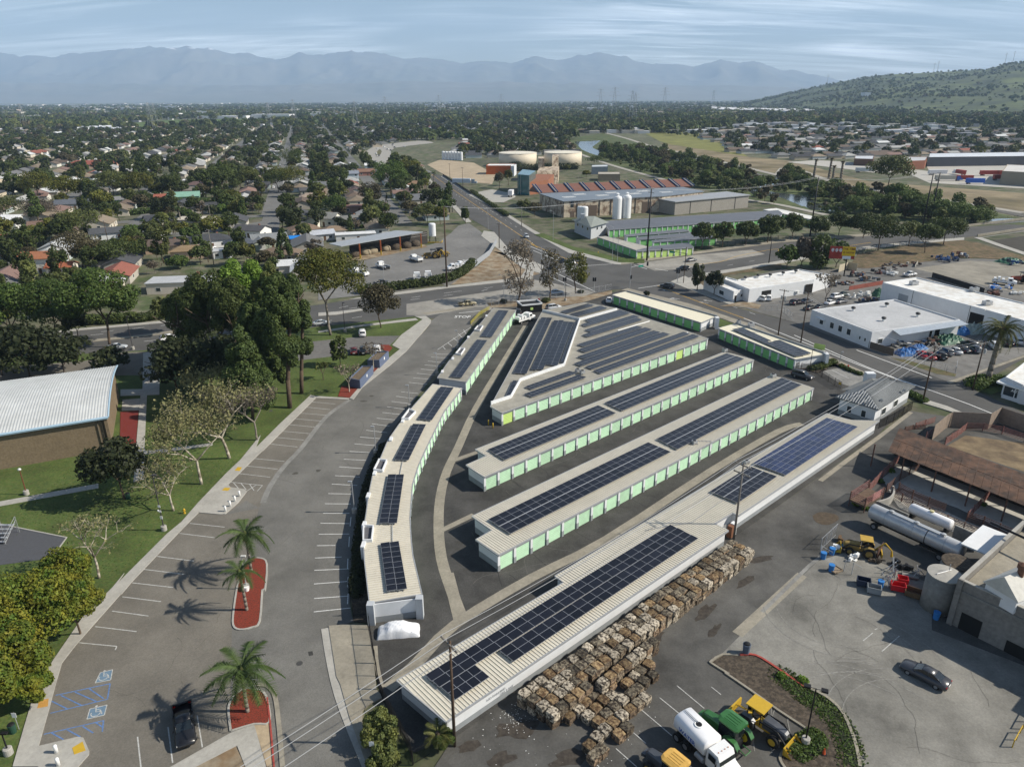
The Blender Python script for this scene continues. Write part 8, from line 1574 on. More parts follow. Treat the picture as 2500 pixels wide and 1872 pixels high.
for lab,s,h_ in(('tan panel wall at the back of the pens, left section','l 1500,235 1600,150 1640,130',3.0),('tan panel wall at the back of the pens, long section','l 1640,135 1930,150',3.2),('tan panel wall at the right top of the pens','l 1930,150 2010,100 2212,170 2600,290',3.2)):fnc(lab,s,h_,'panel',3,TANW,'panel_wall')
for lab,s,h_,m_ in(('curved concrete wall at the end of the loading ramp','l 1190,640 1198,690 1160,735 1065,765',1.3,CONC),('dark concrete wall behind the tanker','l 1070,770 1305,875',1.5,CCD),('concrete wall right of the tanker','l 1650,1010 1760,1060 1830,1100',2.6,CCD)):
 p=slin(W(s),4);t=thg('concrete_wall',lab,'wall',(*cen(p),0));mb=MB();rbn(mb,p,.25,h_,z0=0);prt('wall',mb,m_,t)
# ============================================================ livestock barn
RUST=mat('rusty_sheet_roof',(.115,.065,.042),.85,.25,1.2,col2=(.06,.04,.03),big=.25,bsc=.4,bump=.03)
t=thg('livestock_barn','long open sided barn with rusty brown sheet roof above the white pens','barn',(*W('l 1700,450')[0],0));zr=4.2
A,D=W('l 1248,162 1165,315',zr);B,C_=W('l 2700,700 2700,930',zr);B=W('l 2212,520',zr)[0];u=unt(A,B);v=unt(A,D);Wd=math.dist(A,D);LL=62
RIDG=[(A[0]+u[0]*a,A[1]+u[1]*a,zr+.7)for a in(0,LL)];n_=(-u[1],u[0]);sgn=1 if v[0]*n_[0]+v[1]*n_[1]>0 else-1;Wp=abs((D[0]-A[0])*n_[0]+(D[1]-A[1])*n_[1])
npan=52
for k in range(npan):
 a0,a1=LL*k/npan,LL*(k+1)/npan-.03;ofs=(v[0]*u[0]+v[1]*u[1])*Wd
 if k>40:ofs=ofs
 for half,(b0,b1,z0,z1)in enumerate(((0,.5,zr+.55,zr+.28),(.49,1.0,zr+.25,zr-.1))):
  q=[(A[0]+u[0]*(a+ofs*b)+n_[0]*sgn*Wp*b,A[1]+u[1]*(a+ofs*b)+n_[1]*sgn*Wp*b,z+.02*(k%2))for a,b,z in((a0,b0,z0),(a1,b0,z0),(a1,b1,z1),(a0,b1,z1))]
  mb=MB();mb.add(q+[(x,y,z-.06)for x,y,z in q],[(3,2,1,0),(4,5,6,7),(0,1,5,4),(1,2,6,5),(2,3,7,6),(3,0,4,7)]);prt('roof_sheet',mb,RUST,t)
for k in range(13):
 for b in(.06,.94):x=LL*k/12.2;mb=MB();p=(A[0]+u[0]*(x+.6)+n_[0]*sgn*Wp*b,A[1]+u[1]*(x+.6)+n_[1]*sgn*Wp*b);mb.tu((*p,0),(*p,zr-.1+.5*(1-b)),.12,n=6);prt('post',mb,CRD,t)
mb=MB();rbn(mb,[(A[0]+u[0]*x+n_[0]*sgn*Wp*.1,A[1]+u[1]*x+n_[1]*sgn*Wp*.1)for x in(.5,LL)],.2,2.6,z0=0);prt('back_wall',mb,mat('dark_plank_wall',(.05,.035,.025),.9,.2,1),t)
t=thg('loading_ramp','rusty timber loading ramp with pink side rails','loading ramp',(*W('l 960,700')[0],0));q=W('l 868,690 985,742 1125,660 1010,600',1.2);mb=MB();mb.pm_(q,.9,1.2);prt('deck',mb,mat('brown_timber_deck',(.12,.08,.055),.9,.35,3),t)
for i in range(4):
 a,b=q[i],q[(i+1)%4]
 if i==2:continue
 for z in(1.5,1.85,2.2,2.5):mb=MB();mb.tu((*a,z),(*b,z),.05,n=4);prt('rail',mb,CRL,t)
for p in q:mb=MB();mb.tu((*p,0),(*p,2.6),.09,n=5);prt('post',mb,CRD,t)
a,b=q[1],q[2];mb=MB();mb.ob(((a[0]*.4+b[0]*.6),(a[1]*.4+b[1]*.6)),unt(a,b),2.2,.05,1.3,2.6);prt('side_panel',mb,mat('faded_pink_panel',(.34,.17,.16),.8,.2,2),t)
# ============================================================ vehicles on the yard
WHT=mat('white_tank_paint',(.75,.75,.76),.3,.04,1,spec=.6);TSIL=mat('dull_silver_tank',(.5,.5,.5),.35,.1,.8,metal=.35)
a,b=W('l 1020,900 1730,1235');u=unt(a,b);L=math.dist(a,b);t=thg('tanker_trailer','long silver tanker trailer parked beside the cobbled strip','tanker trailer',((a[0]+b[0])/2,(a[1]+b[1])/2,0),math.atan2(u[1],u[0]));t.location=(t.location.x+.3,t.location.y+.9,0);L=min(L,14.5)
mb=MB();mb.loft([[(x,1.15*math.cos(q)*s_,2.15+1.15*math.sin(q)*s_)for q in[2*math.pi*i/28 for i in range(28)]]for x,s_ in((-L/2,.8),(-L/2+.12,.96),(-L/2+.3,1),(L/2-.3,1),(L/2-.12,.96),(L/2,.8))]);prt('tank',mb,TSIL,t,W0,smooth=True)
for x in(-L*.31,0,L*.14,L*.33):mb=MB();mb.loft([[(x+d,1.175*math.cos(q),2.15+1.175*math.sin(q))for q in[2*math.pi*i/28 for i in range(28)]]for d in(-.05,.05)]);prt('band',mb,BKM if x==L*.14 else GALV,t,W0)
mb=MB();mb.box(-L*.3,-.35,3.27,L*.3,.35,3.36);prt('walkway',mb,GALV,t,W0)
for x in(-L*.28,0,L*.28):mb=MB();mb.la([(.32,3.3),(.32,3.5),(.1,3.56)],12,(x,0));prt('hatch',mb,GALV,t,W0)
mb=MB();mb.box(-L/2+.4,-.5,.85,L/2-.3,.5,1.05);mb.box(L*.1,-1.2,.95,L/2-.2,1.2,1.05);prt('chassis',mb,BKM,t,W0)
for x in(L*.32,L*.43,-L*.4):
 for y in(-.95,.95):wheel(t,x,y,.5,.4)
t2=thg('tank','smaller pale tank lying behind the long tanker','tank',(*W('l 1490,960')[0],0),math.atan2(u[1],u[0]));t2.location.y+=2.3;t2.location.x+=1.0
mb=MB();mb.loft([[(x,.8*math.cos(q)*s_,1.5+.8*math.sin(q)*s_)for q in[2*math.pi*i/20 for i in range(20)]]for x,s_ in((-2.9,.85),(-2.7,1),(2.7,1),(2.9,.85))]);prt('shell',mb,WHT,t2,world=False,smooth=True);[prt('saddle',MB().box(x,-.6,0,x+.4,.6,.9),BKM,t2,W0)for x in(-2.6,2.2)];mb=MB();mb.la([(.3,2.2),(.3,2.45),(.05,2.5)],10);prt('hatch',mb,mat('pale_yellow_cap',(.5,.45,.25),.5,0,1),t2,W0)
def px2(x,y):return G(1580+x/5.53,1640+y/5.53)
c=px2(700,1060);d=px2(1200,1560);ang=math.atan2(d[1]-c[1],d[0]-c[0]);t=thg('water_truck','white water truck with lettered tank beside the green tractor','truck',(*c,0),ang)
mb=MB();n=24
def rr_sec(x,w_,z0,z1,s_=1):return[(x,w_*s_*math.copysign(abs(math.cos(q))**.55,math.cos(q)),(z0+z1)/2+(z1-z0)/2*s_*math.copysign(abs(math.sin(q))**.75,math.sin(q)))for q in[2*math.pi*i/n for i in range(n)]]
mb.loft([rr_sec(x,1.22,1.15,2.95,s_)for x,s_ in((-2.5,.9),(-2.4,1),(1.35,1),(1.45,.93))]);prt('tank',mb,WHT,t,W0,smooth=True)
mb=MB();mb.la([(.42,2.9),(.42,3.02),(.3,3.02)],16,(-.4,0));prt('filler_rim',mb,WH_,t,W0);mb=MB();mb.la([(.3,3.0),(.3,3.03)],14,(-.4,0));prt('filler_hole',mb,BKM,t,W0)
mb=MB();mb.tu((-2.3,.12,3.05),(-.6,.12,3.05),.03);mb.tu((-2.3,-.0,3.05),(-.6,-.0,3.05),.03);prt('filler_pipe',mb,GALV,t,W0)
o=obj('tank_lettering',txm('WATER',.62,mat('blue_lettering',(.04,.12,.42),.6,.1,5)),t,(-.6,-1.235,1.95));o.rotation_euler=(R(90),0,0)
mb=MB();mb.box(-2.6,-.45,.75,4.3,.45,1.0);prt('chassis',mb,BKM,t,W0)
CABW=mat('white_cab_paint',(.75,.75,.74),.3,0,1,spec=.6)
mb=MB();mb.loft([[(x,-w_,z0),(x,-w_*1.02,(z0+z1)/2),(x,-w_*.88,z1),(x,w_*.88,z1),(x,w_*1.02,(z0+z1)/2),(x,w_,z0)]for x,w_,z0,z1 in((1.75,1.1,.8,2.6),(1.85,1.12,.8,2.75),(3.0,1.12,.8,2.75),(3.35,1.1,.8,2.0))]);prt('cab',mb,CABW,t,W0)
mb=MB();mb.loft([[(x,-w_,.75),(x,-w_,z),(x,-w_*.5,z+.12),(x,w_*.5,z+.12),(x,w_,z),(x,w_,.75)]for x,w_,z in((3.2,.98,1.75),(4.2,.85,1.6),(4.6,.7,1.35))]);prt('bonnet',mb,CABW,t,W0)
mb=MB();mb.add([(3.03,-.95,2.62),(3.03,.95,2.62),(3.4,1.02,1.95),(3.4,-1.02,1.95)],[(0,1,2,3)]);prt('windscreen',mb,GLASS,t,W0)
for y in(-1.15,1.15):mb=MB();mb.box(2.05,y-.02,1.8,2.9,y+.02,2.45);prt('side_window',mb,GLASS,t,W0);mb=MB();mb.tu((3.1,y,2.4),(3.3,y*1.3,2.3),.02);mb.box(3.2,y*1.3-.06,1.9,3.3,y*1.3+.06,2.4);prt('mirror',mb,BKM,t,W0)
for k in range(4):mb=MB();mb.la([(.06,2.76),(.03,2.85)],6,(2.7,-.6+k*.4));prt('marker_light',mb,mat('amber_lens',(.5,.15,.02),.4,0,1),t,W0)
for x in(-1.9,-.75,3.7):
 for y in(-.95,.95):wheel(t,x,y,.5,.32 if x>0 else.5)
mb=MB();mb.tu((.4,-.85,.6),(1.4,-.85,.6),.3,n=12);prt('fuel_tank',mb,GALV,t,W0)
GRN=mat('tractor_green',(.035,.13,.035),.35,.08,2,spec=.6);YW=mat('tractor_yellow_rim',(.6,.45,.02),.45,.05,2)
def trac(lb,c,ang,body,rfm,rimm,loader=False,canopy=False,sc=1.0,backhoe=False):
 t=thg('tractor' if not backhoe else 'backhoe_loader',lb,'tractor' if not backhoe else 'backhoe',(*c,0),ang);t.scale=(sc,)*3
 mb=MB();mb.loft([[(x,-w_,z0),(x,-w_,z1-.12),(x,-w_*.7,z1),(x,w_*.7,z1),(x,w_,z1-.12),(x,w_,z0)]for x,w_,z0,z1 in((.5,.5,.9,1.75),(1.4,.45,.85,1.7),(2.4,.38,.85,1.55),(2.6,.3,.95,1.4))]);prt('bonnet',mb,body,t,W0)
 mb=MB();mb.box(-1.1,-.4,.6,1.2,.4,1.1);mb.box(1.2,-.2,.6,2.3,.2,.9);prt('chassis',mb,BKM if not loader else rimm,t,W0)
 if canopy:
  for x,y in((-.9,-.6),(-.9,.6),(.3,-.6),(.3,.6)):mb=MB();mb.tu((x,y,1.1),(x,y,2.55),.05);prt('canopy_post',mb,BKM,t,W0)
  mb=MB();mb.box(-1.1,-.78,2.55,.6,.78,2.66);prt('canopy',mb,rfm,t,W0)
  mb=MB();mb.box(-.6,-.25,1.1,-.1,.25,1.3);mb.box(-.65,-.25,1.3,-.55,.25,1.8);prt('seat',mb,BKM,t,W0)
 else:
  mb=MB();mb.loft([[(x,-w_,1.15),(x,-w_*.95,2.5),(x,w_*.95,2.5),(x,w_,1.15)]for x,w_ in((-.95,.7),(.65,.72))]);prt('cab_glass',mb,GLASS,t,W0)
  mb=MB();mb.loft([[(x,-w_,2.5),(x,-w_,2.66),(x,-w_*.6,2.76),(x,w_*.6,2.76),(x,w_,2.66),(x,w_,2.5)]for x,w_ in((-1.15,.68),(-1.0,.84),(.6,.84),(.85,.62))]);prt('roof',mb,rfm,t,W0,smooth=False)
  for y in(-.4,-.15,.15,.4):mb=MB();mb.box(-.8,y-.02,2.765,.4,y+.02,2.79);prt('roof_groove',mb,rfm,t,W0)
 for y in(-.95,.95):
  mb=MB();mb.loft([[(x,y-.22,z),(x,y+.22,z),(x,y+.22,z-.06),(x,y-.22,z-.06)]for x,z in((-1.6,1.2),(-1.2,1.7),(-.5,1.75),(0,1.4))]);prt('mudguard',mb,body,t,W0)
  wheel(t,-.75,y*1.08,.85,.5,rimm);wheel(t,1.75,y*.9,.58,.38,rimm)
 if loader:
  for y in(-.62,.62):mb=MB();mb.tu((.3,y,1.5),(1.9,y,1.55),.08);mb.tu((1.9,y,1.55),(3.0,y,.55),.08);prt('loader_arm',mb,BKM,t,W0)
  mb=MB();mb.add([(2.9,-1.05,.1),(2.9,1.05,.1),(2.9,1.05,.85),(2.9,-1.05,.85),(3.7,-1.05,.08),(3.7,1.05,.08)],[(0,1,5,4),(0,3,2,1),(0,4,3),(1,2,5)]);mb.box(2.82,-1.07,.08,2.895,1.07,.88);prt('bucket',mb,YLP,t,W0)
 if backhoe or loader:
  mb=MB();mb.box(-2.5,-1.0,.35,-2.35,1.0,1.1);prt('box_blade',mb,YLP,t,W0);mb=MB();mb.tu((-1.1,-.5,.8),(-2.4,-.5,.6),.06);mb.tu((-1.1,.5,.8),(-2.4,.5,.6),.06);mb.tu((-1.1,0,1.2),(-2.4,0,1.0),.05);prt('linkage',mb,rimm,t,W0)
  if backhoe:mb=MB();mb.tu((-1.4,.2,1.0),(-2.6,.3,2.6),.14,.1);mb.tu((-2.6,.3,2.6),(-3.6,.4,1.6),.11,.08);mb.tu((-3.6,.4,1.6),(-3.7,.4,.7),.09,.2);prt('digging_arm',mb,YLP,t,W0)
 if not loader and not backhoe:
  mb=MB();mb.loft([[(x,-w_,z0),(x,-w_,z1),(x,w_,z1),(x,w_,z0)]for x,w_,z0,z1 in((2.6,.35,.7,1.0),(3.0,.4,.6,.95))]);prt('front_weight',mb,body,t,W0);mb=MB();mb.tu((-1.2,-.3,.6),(-1.9,-.35,.5),.05);mb.tu((-1.2,.3,.6),(-1.9,.35,.5),.05);mb.tu((-1.9,-.4,.5),(-1.9,.4,.5),.05);prt('hitch',mb,body,t,W0)
 return t
c=px2(1090,950);d=px2(800,720);trac('green tractor with ribbed green cab roof and yellow wheels',c,math.atan2(d[1]-c[1],d[0]-c[0]),GRN,GRN,YW,sc=1.15)
c=px2(1500,760);d=px2(1800,960);DG=mat('dark_grey_bonnet',(.06,.065,.075),.4,.1,2,spec=.6);trac('yellow loader tractor with dark bonnet and square yellow canopy',c,math.atan2(d[1]-c[1],d[0]-c[0]),DG,YLP,YLP,True,True,1.12)
c=px2(330,1480);d=px2(0,1200);trac('yellow machine with striped roof cut off by the bottom edge',c,math.atan2(d[1]-c[1],d[0]-c[0]),DG,mat('tan_yellow_roof',(.55,.33,.08),.6,.1,3),YLP,sc=1.1)
c=W('l 960,1110')[0];d=W('l 700,1060')[0];trac('old yellow backhoe with yellow canopy in the junk enclosure',c,math.atan2(d[1]-c[1],d[0]-c[0]),mat('dull_yellow',(.25,.17,.05),.7,.2,2),mat('faded_yellow',(.42,.27,.05),.7,.15,2),mat('dull_yellow',(.25,.17,.05)),True,True,.95,True)
def skip(lb,s,m,ang=.6,sz=(1.6,1.1,.95),im=None):
 t=thg('waste_skip',lb,'skip',(*W(s)[0],.06),ang);a,b,h=sz
 for x0,y0,x1,y1 in((-a/2,-b/2,a/2,-b/2+.06),(-a/2,b/2-.06,a/2,b/2),(-a/2,-b/2+.062,-a/2+.06,b/2-.062),(a/2-.06,-b/2+.062,a/2,b/2-.062)):mb=MB();mb.box(x0,y0,.12,x1,y1,h);prt('side',mb,m,t,W0)
 mb=MB();mb.box(-a/2+.061,-b/2+.063,.13,a/2-.061,b/2-.063,.2);prt('floor',mb,im or m,t,W0);mb=MB();[mb.la([(.1,0),(.1,.12)],8,(x,y))for x in(-a*.38,a*.38)for y in(-b*.35,b*.35)];prt('castor',mb,BKM,t,W0)
NAVY=mat('navy_bin',(.02,.03,.06),.6,.1,3);RED=mat('red_bin',(.5,.015,.02),.5,.1,3)
skip('dark navy bin next to the mesh gates','l 970,1355',NAVY,-.4);skip('grey bin with black lining beside the navy one','l 1050,1410',GRW,-.4,im=BKM);skip('bright red bin, front one of two','l 1235,1390',RED,-.35,(1.7,1.1,.9));skip('red bin just behind the front red one','l 1270,1340',RED,-.35,(1.2,1.0,.9));skip('brown rusty skip between the red bins and the concrete silo','l 1370,1440',mat('rusty_skip',(.12,.075,.04),.85,.3,3),-.6,(2.3,1.4,.8));skip('wooden pallet box beside the blue drum','l 755,1245',mat('pallet_wood',(.25,.19,.13),.9,.2,4),.5,(1.5,1.2,.3));skip('grey flat box near the red bins','l 1330,1290',CCD,-.4,(1.9,1.1,.35));skip('blue dumpster behind the round tank','l 1700,1270',BLUEB,-.5,(2.2,1.4,1.2))
for k,(s,m_)in enumerate((('l 790,1080',WH_),('l 840,1060',BLUEB),('l 1060,1180',SOIL),('l 900,1165',WH_),('l 1200,1240',GALV),('l 1250,1215',BKM),('l 1320,1230',BKM),('l 810,1020',mat('rusty_skip',(.12,.075,.04))),('l 1380,1290',GALV),('l 1180,1275',GALV),('l 1150,1340',GALV))):
 g=W(s)[0];rj=random.Random(k);t=thg('scrap_pile',('white scrap bundle in the junk enclosure','blue plastic crate in the junk enclosure','dark mat rolled near the backhoe bucket','white sheet lying by the mesh gate','silver pipe rack by the tanker shadow','black machine part beside the pipe rack','black tyre heap right of the pipe rack','rusty drum cradle left of the backhoe','silver frame by the concrete patch','ladder like silver frame standing over the bins','mesh frame leaning by the grey bin')[k],'scrap',(*g,.05),rj.random()*3)
 for q in range(7):
  if m_ in(GALV,):mb=MB();mb.tu((rj.uniform(-1,1),rj.uniform(-.7,.7),rj.uniform(0,.3)),(rj.uniform(-1,1),rj.uniform(-.7,.7),rj.uniform(.6,1.8)),.05,n=4)
  else:x,y=rj.uniform(-.8,.4),rj.uniform(-.6,.3);mb=MB();mb.box(x,y,q*.06,x+rj.uniform(.3,.8),y+rj.uniform(.2,.6),q*.06+rj.uniform(.1,.5))
  prt('piece',mb,m_,t,W0)
for lab,s in(('leaning mesh panel at the left of the junk enclosure','l 640,1080 760,965'),('mesh gates folded in front of the bins','l 820,1250 880,1275 940,1310'),('mesh panel by the blue drums','l 635,1140 720,1190'),('brown sheet leaning beside the backhoe bucket','l 1070,1160 1110,1110')):fnc(lab,s,1.9,'mesh' if 'brown' not in lab else 'panel',1.6,GALV if 'brown' not in lab else CRD,'mesh_gate')
t=thg('concrete_silo','tall round concrete tank at the corner of the block building','tank',(*W('p 1535,255')[0],0));mb=MB();mb.la([(1.85,0),(1.85,4.8)],40);prt('shell',mb,CCD,t,W0,smooth=True);mb=MB();mb.la([(1.9,4.8),(1.9,4.92),(.3,5.1)],40);prt('lid',mb,CONC,t,W0);mb=MB();mb.tu((.6,.3,4.9),(.6,.3,6.0),.05);mb.tu((-1.2,-.3,5.1),(.9,.4,5.15),.06);prt('pipe',mb,GALV,t,W0)
t=thg('concrete_silo','shorter round tank half hidden behind the tall one','tank',(*W('l 1660,1350')[0],0));mb=MB();mb.la([(1.9,0),(1.9,3.4)],32);prt('shell',mb,CCD,t,W0,smooth=True);mb=MB();mb.la([(1.95,3.4),(1.9,3.5),(.2,3.6)],32);prt('lid',mb,SOIL,t,W0)
HB=6.2;FF=W('p 1615,375 2060,600 2700,960');fa,fb=FF[0],FF[1];u=unt(fa,fb);n_=(-u[1],u[0]);MASN=mat('grey_block_masonry',(.2,.19,.175),.9,.2,2,big=.2)
t=thg('mill_building','old grey block building with parapet roof at the lower right','industrial building',(*fa,0))
def q_(a,b):return(fa[0]+u[0]*a+n_[0]*b,fa[1]+u[1]*a+n_[1]*b)
mb=MB();mb.pm_([q_(0,0),q_(30,0),q_(30,20),q_(0,20)],0,HB-1.1);prt('wall',mb,MASN,t)
for(a0,b0,a1,b1)in((0,.18,30,.18),(.18,.4,.18,20),(0,19.8,30,19.8)):mb=MB();p0,p1=q_(a0,b0),q_(a1,b1);mb.ob(((p0[0]+p1[0])/2,(p0[1]+p1[1])/2),unt(p0,p1),math.dist(p0,p1),.34,HB-1.098,HB);prt('parapet',mb,MASN,t);mb=MB();mb.ob(((p0[0]+p1[0])/2,(p0[1]+p1[1])/2),unt(p0,p1),math.dist(p0,p1),.42,HB+.001,HB+.1);prt('coping',mb,CONC,t)
mb=MB();mb.pm_([q_(.4,.4),q_(29.6,.4),q_(29.6,19.6),q_(.4,19.6)],HB-1.09,HB-1.0);prt('roof',mb,CCY,t)
for a0 in(0,12.5):mb=MB();mb.ob(q_(a0+.3,-.12),u,.6,.24,0,HB+.2);prt('buttress',mb,MASN,t)
mb=MB();mb.ob(q_(6.5,-.06),u,11.8,.12,HB-1.5,HB-1.2);prt('string_course',mb,CCD,t)
for a0,a1,z0,z1 in((1.2,3.4,0,2.3),(6,8.4,0,1.6),(10,12,0,2.0),(8.2,8.7,2.6,2.9),(14,17,0,3)):opn(t,q_(0,0),q_(30,0),a0/30,a1/30,z0,z1,OPEN,'opening',None)
ma_,mb_=W('l 1840,1345 2120,1510',HB+.9);mu=unt(ma_,mb_);ml=math.dist(ma_,mb_)
def mq(a,b):
 b+=1.1;return(ma_[0]+mu[0]*a-mu[1]*b,ma_[1]+mu[1]*a+mu[0]*b)
gm=[mq(.3,.3),mq(ml-.3,.3),mq(ml-.3,7),mq(.3,7)];mb=MB();mb.pm_(gm,HB-.99,HB+1.0);prt('monitor_wall',mb,WHW,t);r0,r1=mq(ml/2,7.3),mq(ml/2,0);e=[mq(0,7.3),mq(0,0),mq(ml,0),mq(ml,7.3)]
mb=MB();mb.add([(*e[0],HB+.9),(*e[1],HB+.9),(*r1,HB+2.9),(*r0,HB+2.9),(*e[2],HB+.9),(*e[3],HB+.9)],[(0,1,2,3),(3,2,4,5),(0,3,5),(1,4,2)]);prt('monitor_roof',mb,mat('pale_corrugated',(.5,.49,.45),.6,.12,1.5),t)
mb=MB();c=mq(ml*.56,2.5);mb.la([(.35,HB+2.4),(.35,HB+3.3),(.5,HB+3.4),(.5,HB+3.9),(.1,HB+4.1)],12,c);prt('rusty_vent',mb,mat('rusty_vent',(.14,.07,.045),.8,.3,3),t)
mb=MB();p0,p1=q_(-2,14),q_(30,9);mb.tu((*p0,HB+1),(*p1,HB+1.4),.16,n=6);prt('pipe_gantry',mb,BKM,t)
mb=MB();p0=q_(-1.5,12);mb.pm_([q_(-4,12),q_(-.5,12),q_(-.5,19),q_(-4,19)],3.6,3.8);prt('lean_to_roof',mb,WHW,t)
t=thg('mill_building','lower concrete block wing in deep shade at the right edge','industrial building',(*q_(20,-3),0));mb=MB();mb.pm_([q_(13.5,-4),q_(32,-4),q_(32,-.3),q_(13.5,-.3)],0,3.2);prt('wall',mb,CCD,t);opn(t,q_(13.5,-4),q_(32,-4),.1,.2,0,2,OPEN,'opening',None)
t=thg('storage_tower','tall shaded tower block behind the right edge','industrial building',(*q_(27,5),0));mb=MB();mb.pm_([q_(17.5,.5),q_(30,.5),q_(30,8),q_(17.5,8)],HB,9.5);prt('wall',mb,MASN,t)
for k,s in enumerate(('p 2120,1340 2180,1230','p 2200,1200 2260,1090')):
 a,b=W(s);t=thg('guard_rail',('yellow steel guard rail near the right edge','second yellow guard rail cut by the right edge')[k],'barrier',(*a,0))
 for f in(0,.5,1):mb=MB();p=(a[0]+(b[0]-a[0])*f,a[1]+(b[1]-a[1])*f);mb.tu((*p,0),(*p,1.0),.06);prt('post',mb,YLP,t)
 mb=MB();mb.tu((*a,.95),(*b,.95),.05);prt('rail',mb,YLP,t)
# ============================================================ works-yard trucks
def wtk(lb,s,to,kind='dump',cab=(.75,.75,.75),gq='white works trucks in the depot yard'):
 g=W(s)[0];q=W(to)[0];a=math.atan2(q[1]-g[1],q[0]-g[0]);t=thg('works_truck',lb,'truck',(*g,0),a,gq)
 mb=MB();mb.loft([[(x,-1.1,.7),(x,-1.12,z*.6+.4),(x,-.95,z),(x,.95,z),(x,1.12,z*.6+.4),(x,1.1,.7)]for x,z in((1.0,2.4),(2.3,2.45),(2.6,1.75),(3.6,1.5))]);prt('cab',mb,CABW,t,W0)
 mb=MB();mb.add([(2.32,-.9,2.35),(2.32,.9,2.35),(2.63,.95,1.8),(2.63,-.95,1.8)],[(0,1,2,3)]);[mb.box(1.3,y-.02,1.6,2.2,y+.02,2.2)for y in(-1.1,1.1)];prt('windows',mb,GLASS,t,W0)
 mb=MB();mb.box(-3.2,-.5,.6,3.3,.5,.9);prt('chassis',mb,BKM,t,W0)
 mb=MB()
 for x0,y0,x1,y1 in((-3.3,-1.15,.8,-1.05),(-3.3,1.05,.8,1.15),(.7,-1.04,.8,1.04)):mb.box(x0,y0,.95,x1,y1,2.0 if kind=='dump' else 1.4)
 if kind=='dump':mb.box(-3.3,-1.04,.95,-3.2,1.04,1.8)
 prt('bed_side',mb,CABW,t,W0);mb=MB();mb.box(-3.2,-1.04,.96,.69,1.04,1.05);prt('bed_floor',mb,CCD if kind=='dump' else BKM,t,W0)
 if kind=='service':mb=MB();[mb.box(x,-.9,1.4,x+.7,.9,1.4+h_)for x,h_ in((-2.9,.7),(-1.8,1.1),(-.6,.6))];mb.tu((-2.5,0,2),(.8,.2,2.7),.1);prt('equipment',mb,CABW,t,W0)
 for x in(-2.2,2.5):
  for y in(-.95,.95):wheel(t,x,y,.48,.35)
wtk('white flatbed truck in the middle of the depot yard','b 1062,1440','b 960,1410','flat');wtk('white dump truck left of the yellow loader in the depot','b 1315,1385','b 1220,1355');wtk('big white service truck by the depot fence, front one','b 1630,1450','b 1530,1460','service');wtk('white service truck right behind the front one at the fence','b 1690,1430','b 1600,1440','service')
wtk('white dump truck seen from behind by the hedge, left of two','b 1322,1530','b 1318,1440');wtk('white dump truck seen from behind by the hedge, right of two','b 1408,1520','b 1404,1430');wtk('white truck half hidden by the great ash crown','b 820,1480','b 900,1500','flat');wtk('white van like truck at the edge of the ash crown','b 880,1495','b 940,1505','service')
c=W('b 1440,1360')[0];d=W('b 1300,1365')[0];trac('dark yellow wheel loader in the depot yard',c,math.atan2(d[1]-c[1],d[0]-c[0]),mat('dull_yellow',(.25,.17,.05),.7,.2,2),BKM,mat('dull_yellow',(.25,.17,.05)),True,True,1.3,True)
c=W('b 1500,1350')[0];trac('second loader with dark cab beside the wheel loader',c,.3,mat('dull_yellow',(.25,.17,.05)),BKM,mat('dull_yellow',(.25,.17,.05)),False,False,1.3)
wtk('white tank truck parked at the top of the curved row','g 250,590','g 310,570','service',gq='white works trucks');wtk('white utility truck in the storage lot at the right edge','h 2050,300','h 2140,310','service',gq='white works trucks')
c=W('h 2190,290')[0];trac('rust red backhoe at the right edge of the storage lot',c,3.0,mat('rust_red_paint',(.3,.07,.04),.7,.2,2),BKM,mat('rust_red_paint',(.3,.07,.04)),False,True,1.4,True)
t=thg('water_tower','white tank on a dark stand with yellow kerb at the end of the open shed','tank',(*W('b 1443,1235')[0],0));mb=MB();mb.la([(1.5,2.6),(1.5,7.6),(1.2,8.0),(.1,8.1)],16);prt('tank',mb,WHW,t,W0);mb=MB();[mb.tu((x,y,0),(x*.8,y*.8,2.7),.12,n=4)for x in(-1.4,1.4)for y in(-1.4,1.4)];prt('stand',mb,BKM,t,W0);mb=MB();mb.box(-2.6,-2.4,0,4,-2.1,.4);mb.box(3.9,-2.09,0,4.15,2,.4);prt('yellow_kerb',mb,YLP,t,W0)
q=W('g 235,520 390,505 410,460 255,470');t=thg('container','dark open container with white walls and a lime square, behind the curved row','container',(*cen(q),0));mb=MB();a,b=W('g 235,525 390,510');u=unt(a,b);n_=(-u[1],u[0]);L=math.dist(a,b);Pq=[a,b,(b[0]+n_[0]*4.5,b[1]+n_[1]*4.5),(a[0]+n_[0]*4.5,a[1]+n_[1]*4.5)];mb.pm_(Pq,.05,2.3);prt('body',mb,BKM,t)
for i in range(4):a_,b_=Pq[i],Pq[(i+1)%4];mb=MB();mb.ob(((a_[0]+b_[0])/2,(a_[1]+b_[1])/2),unt(a_,b_),math.dist(a_,b_)+.2,.2+i*.004,2.3,2.7+i*.003);prt('rim',mb,WHW,t)
opn(t,Pq[0],Pq[1],.42,.55,.9,1.6,GDOORL,'lime_square',None)
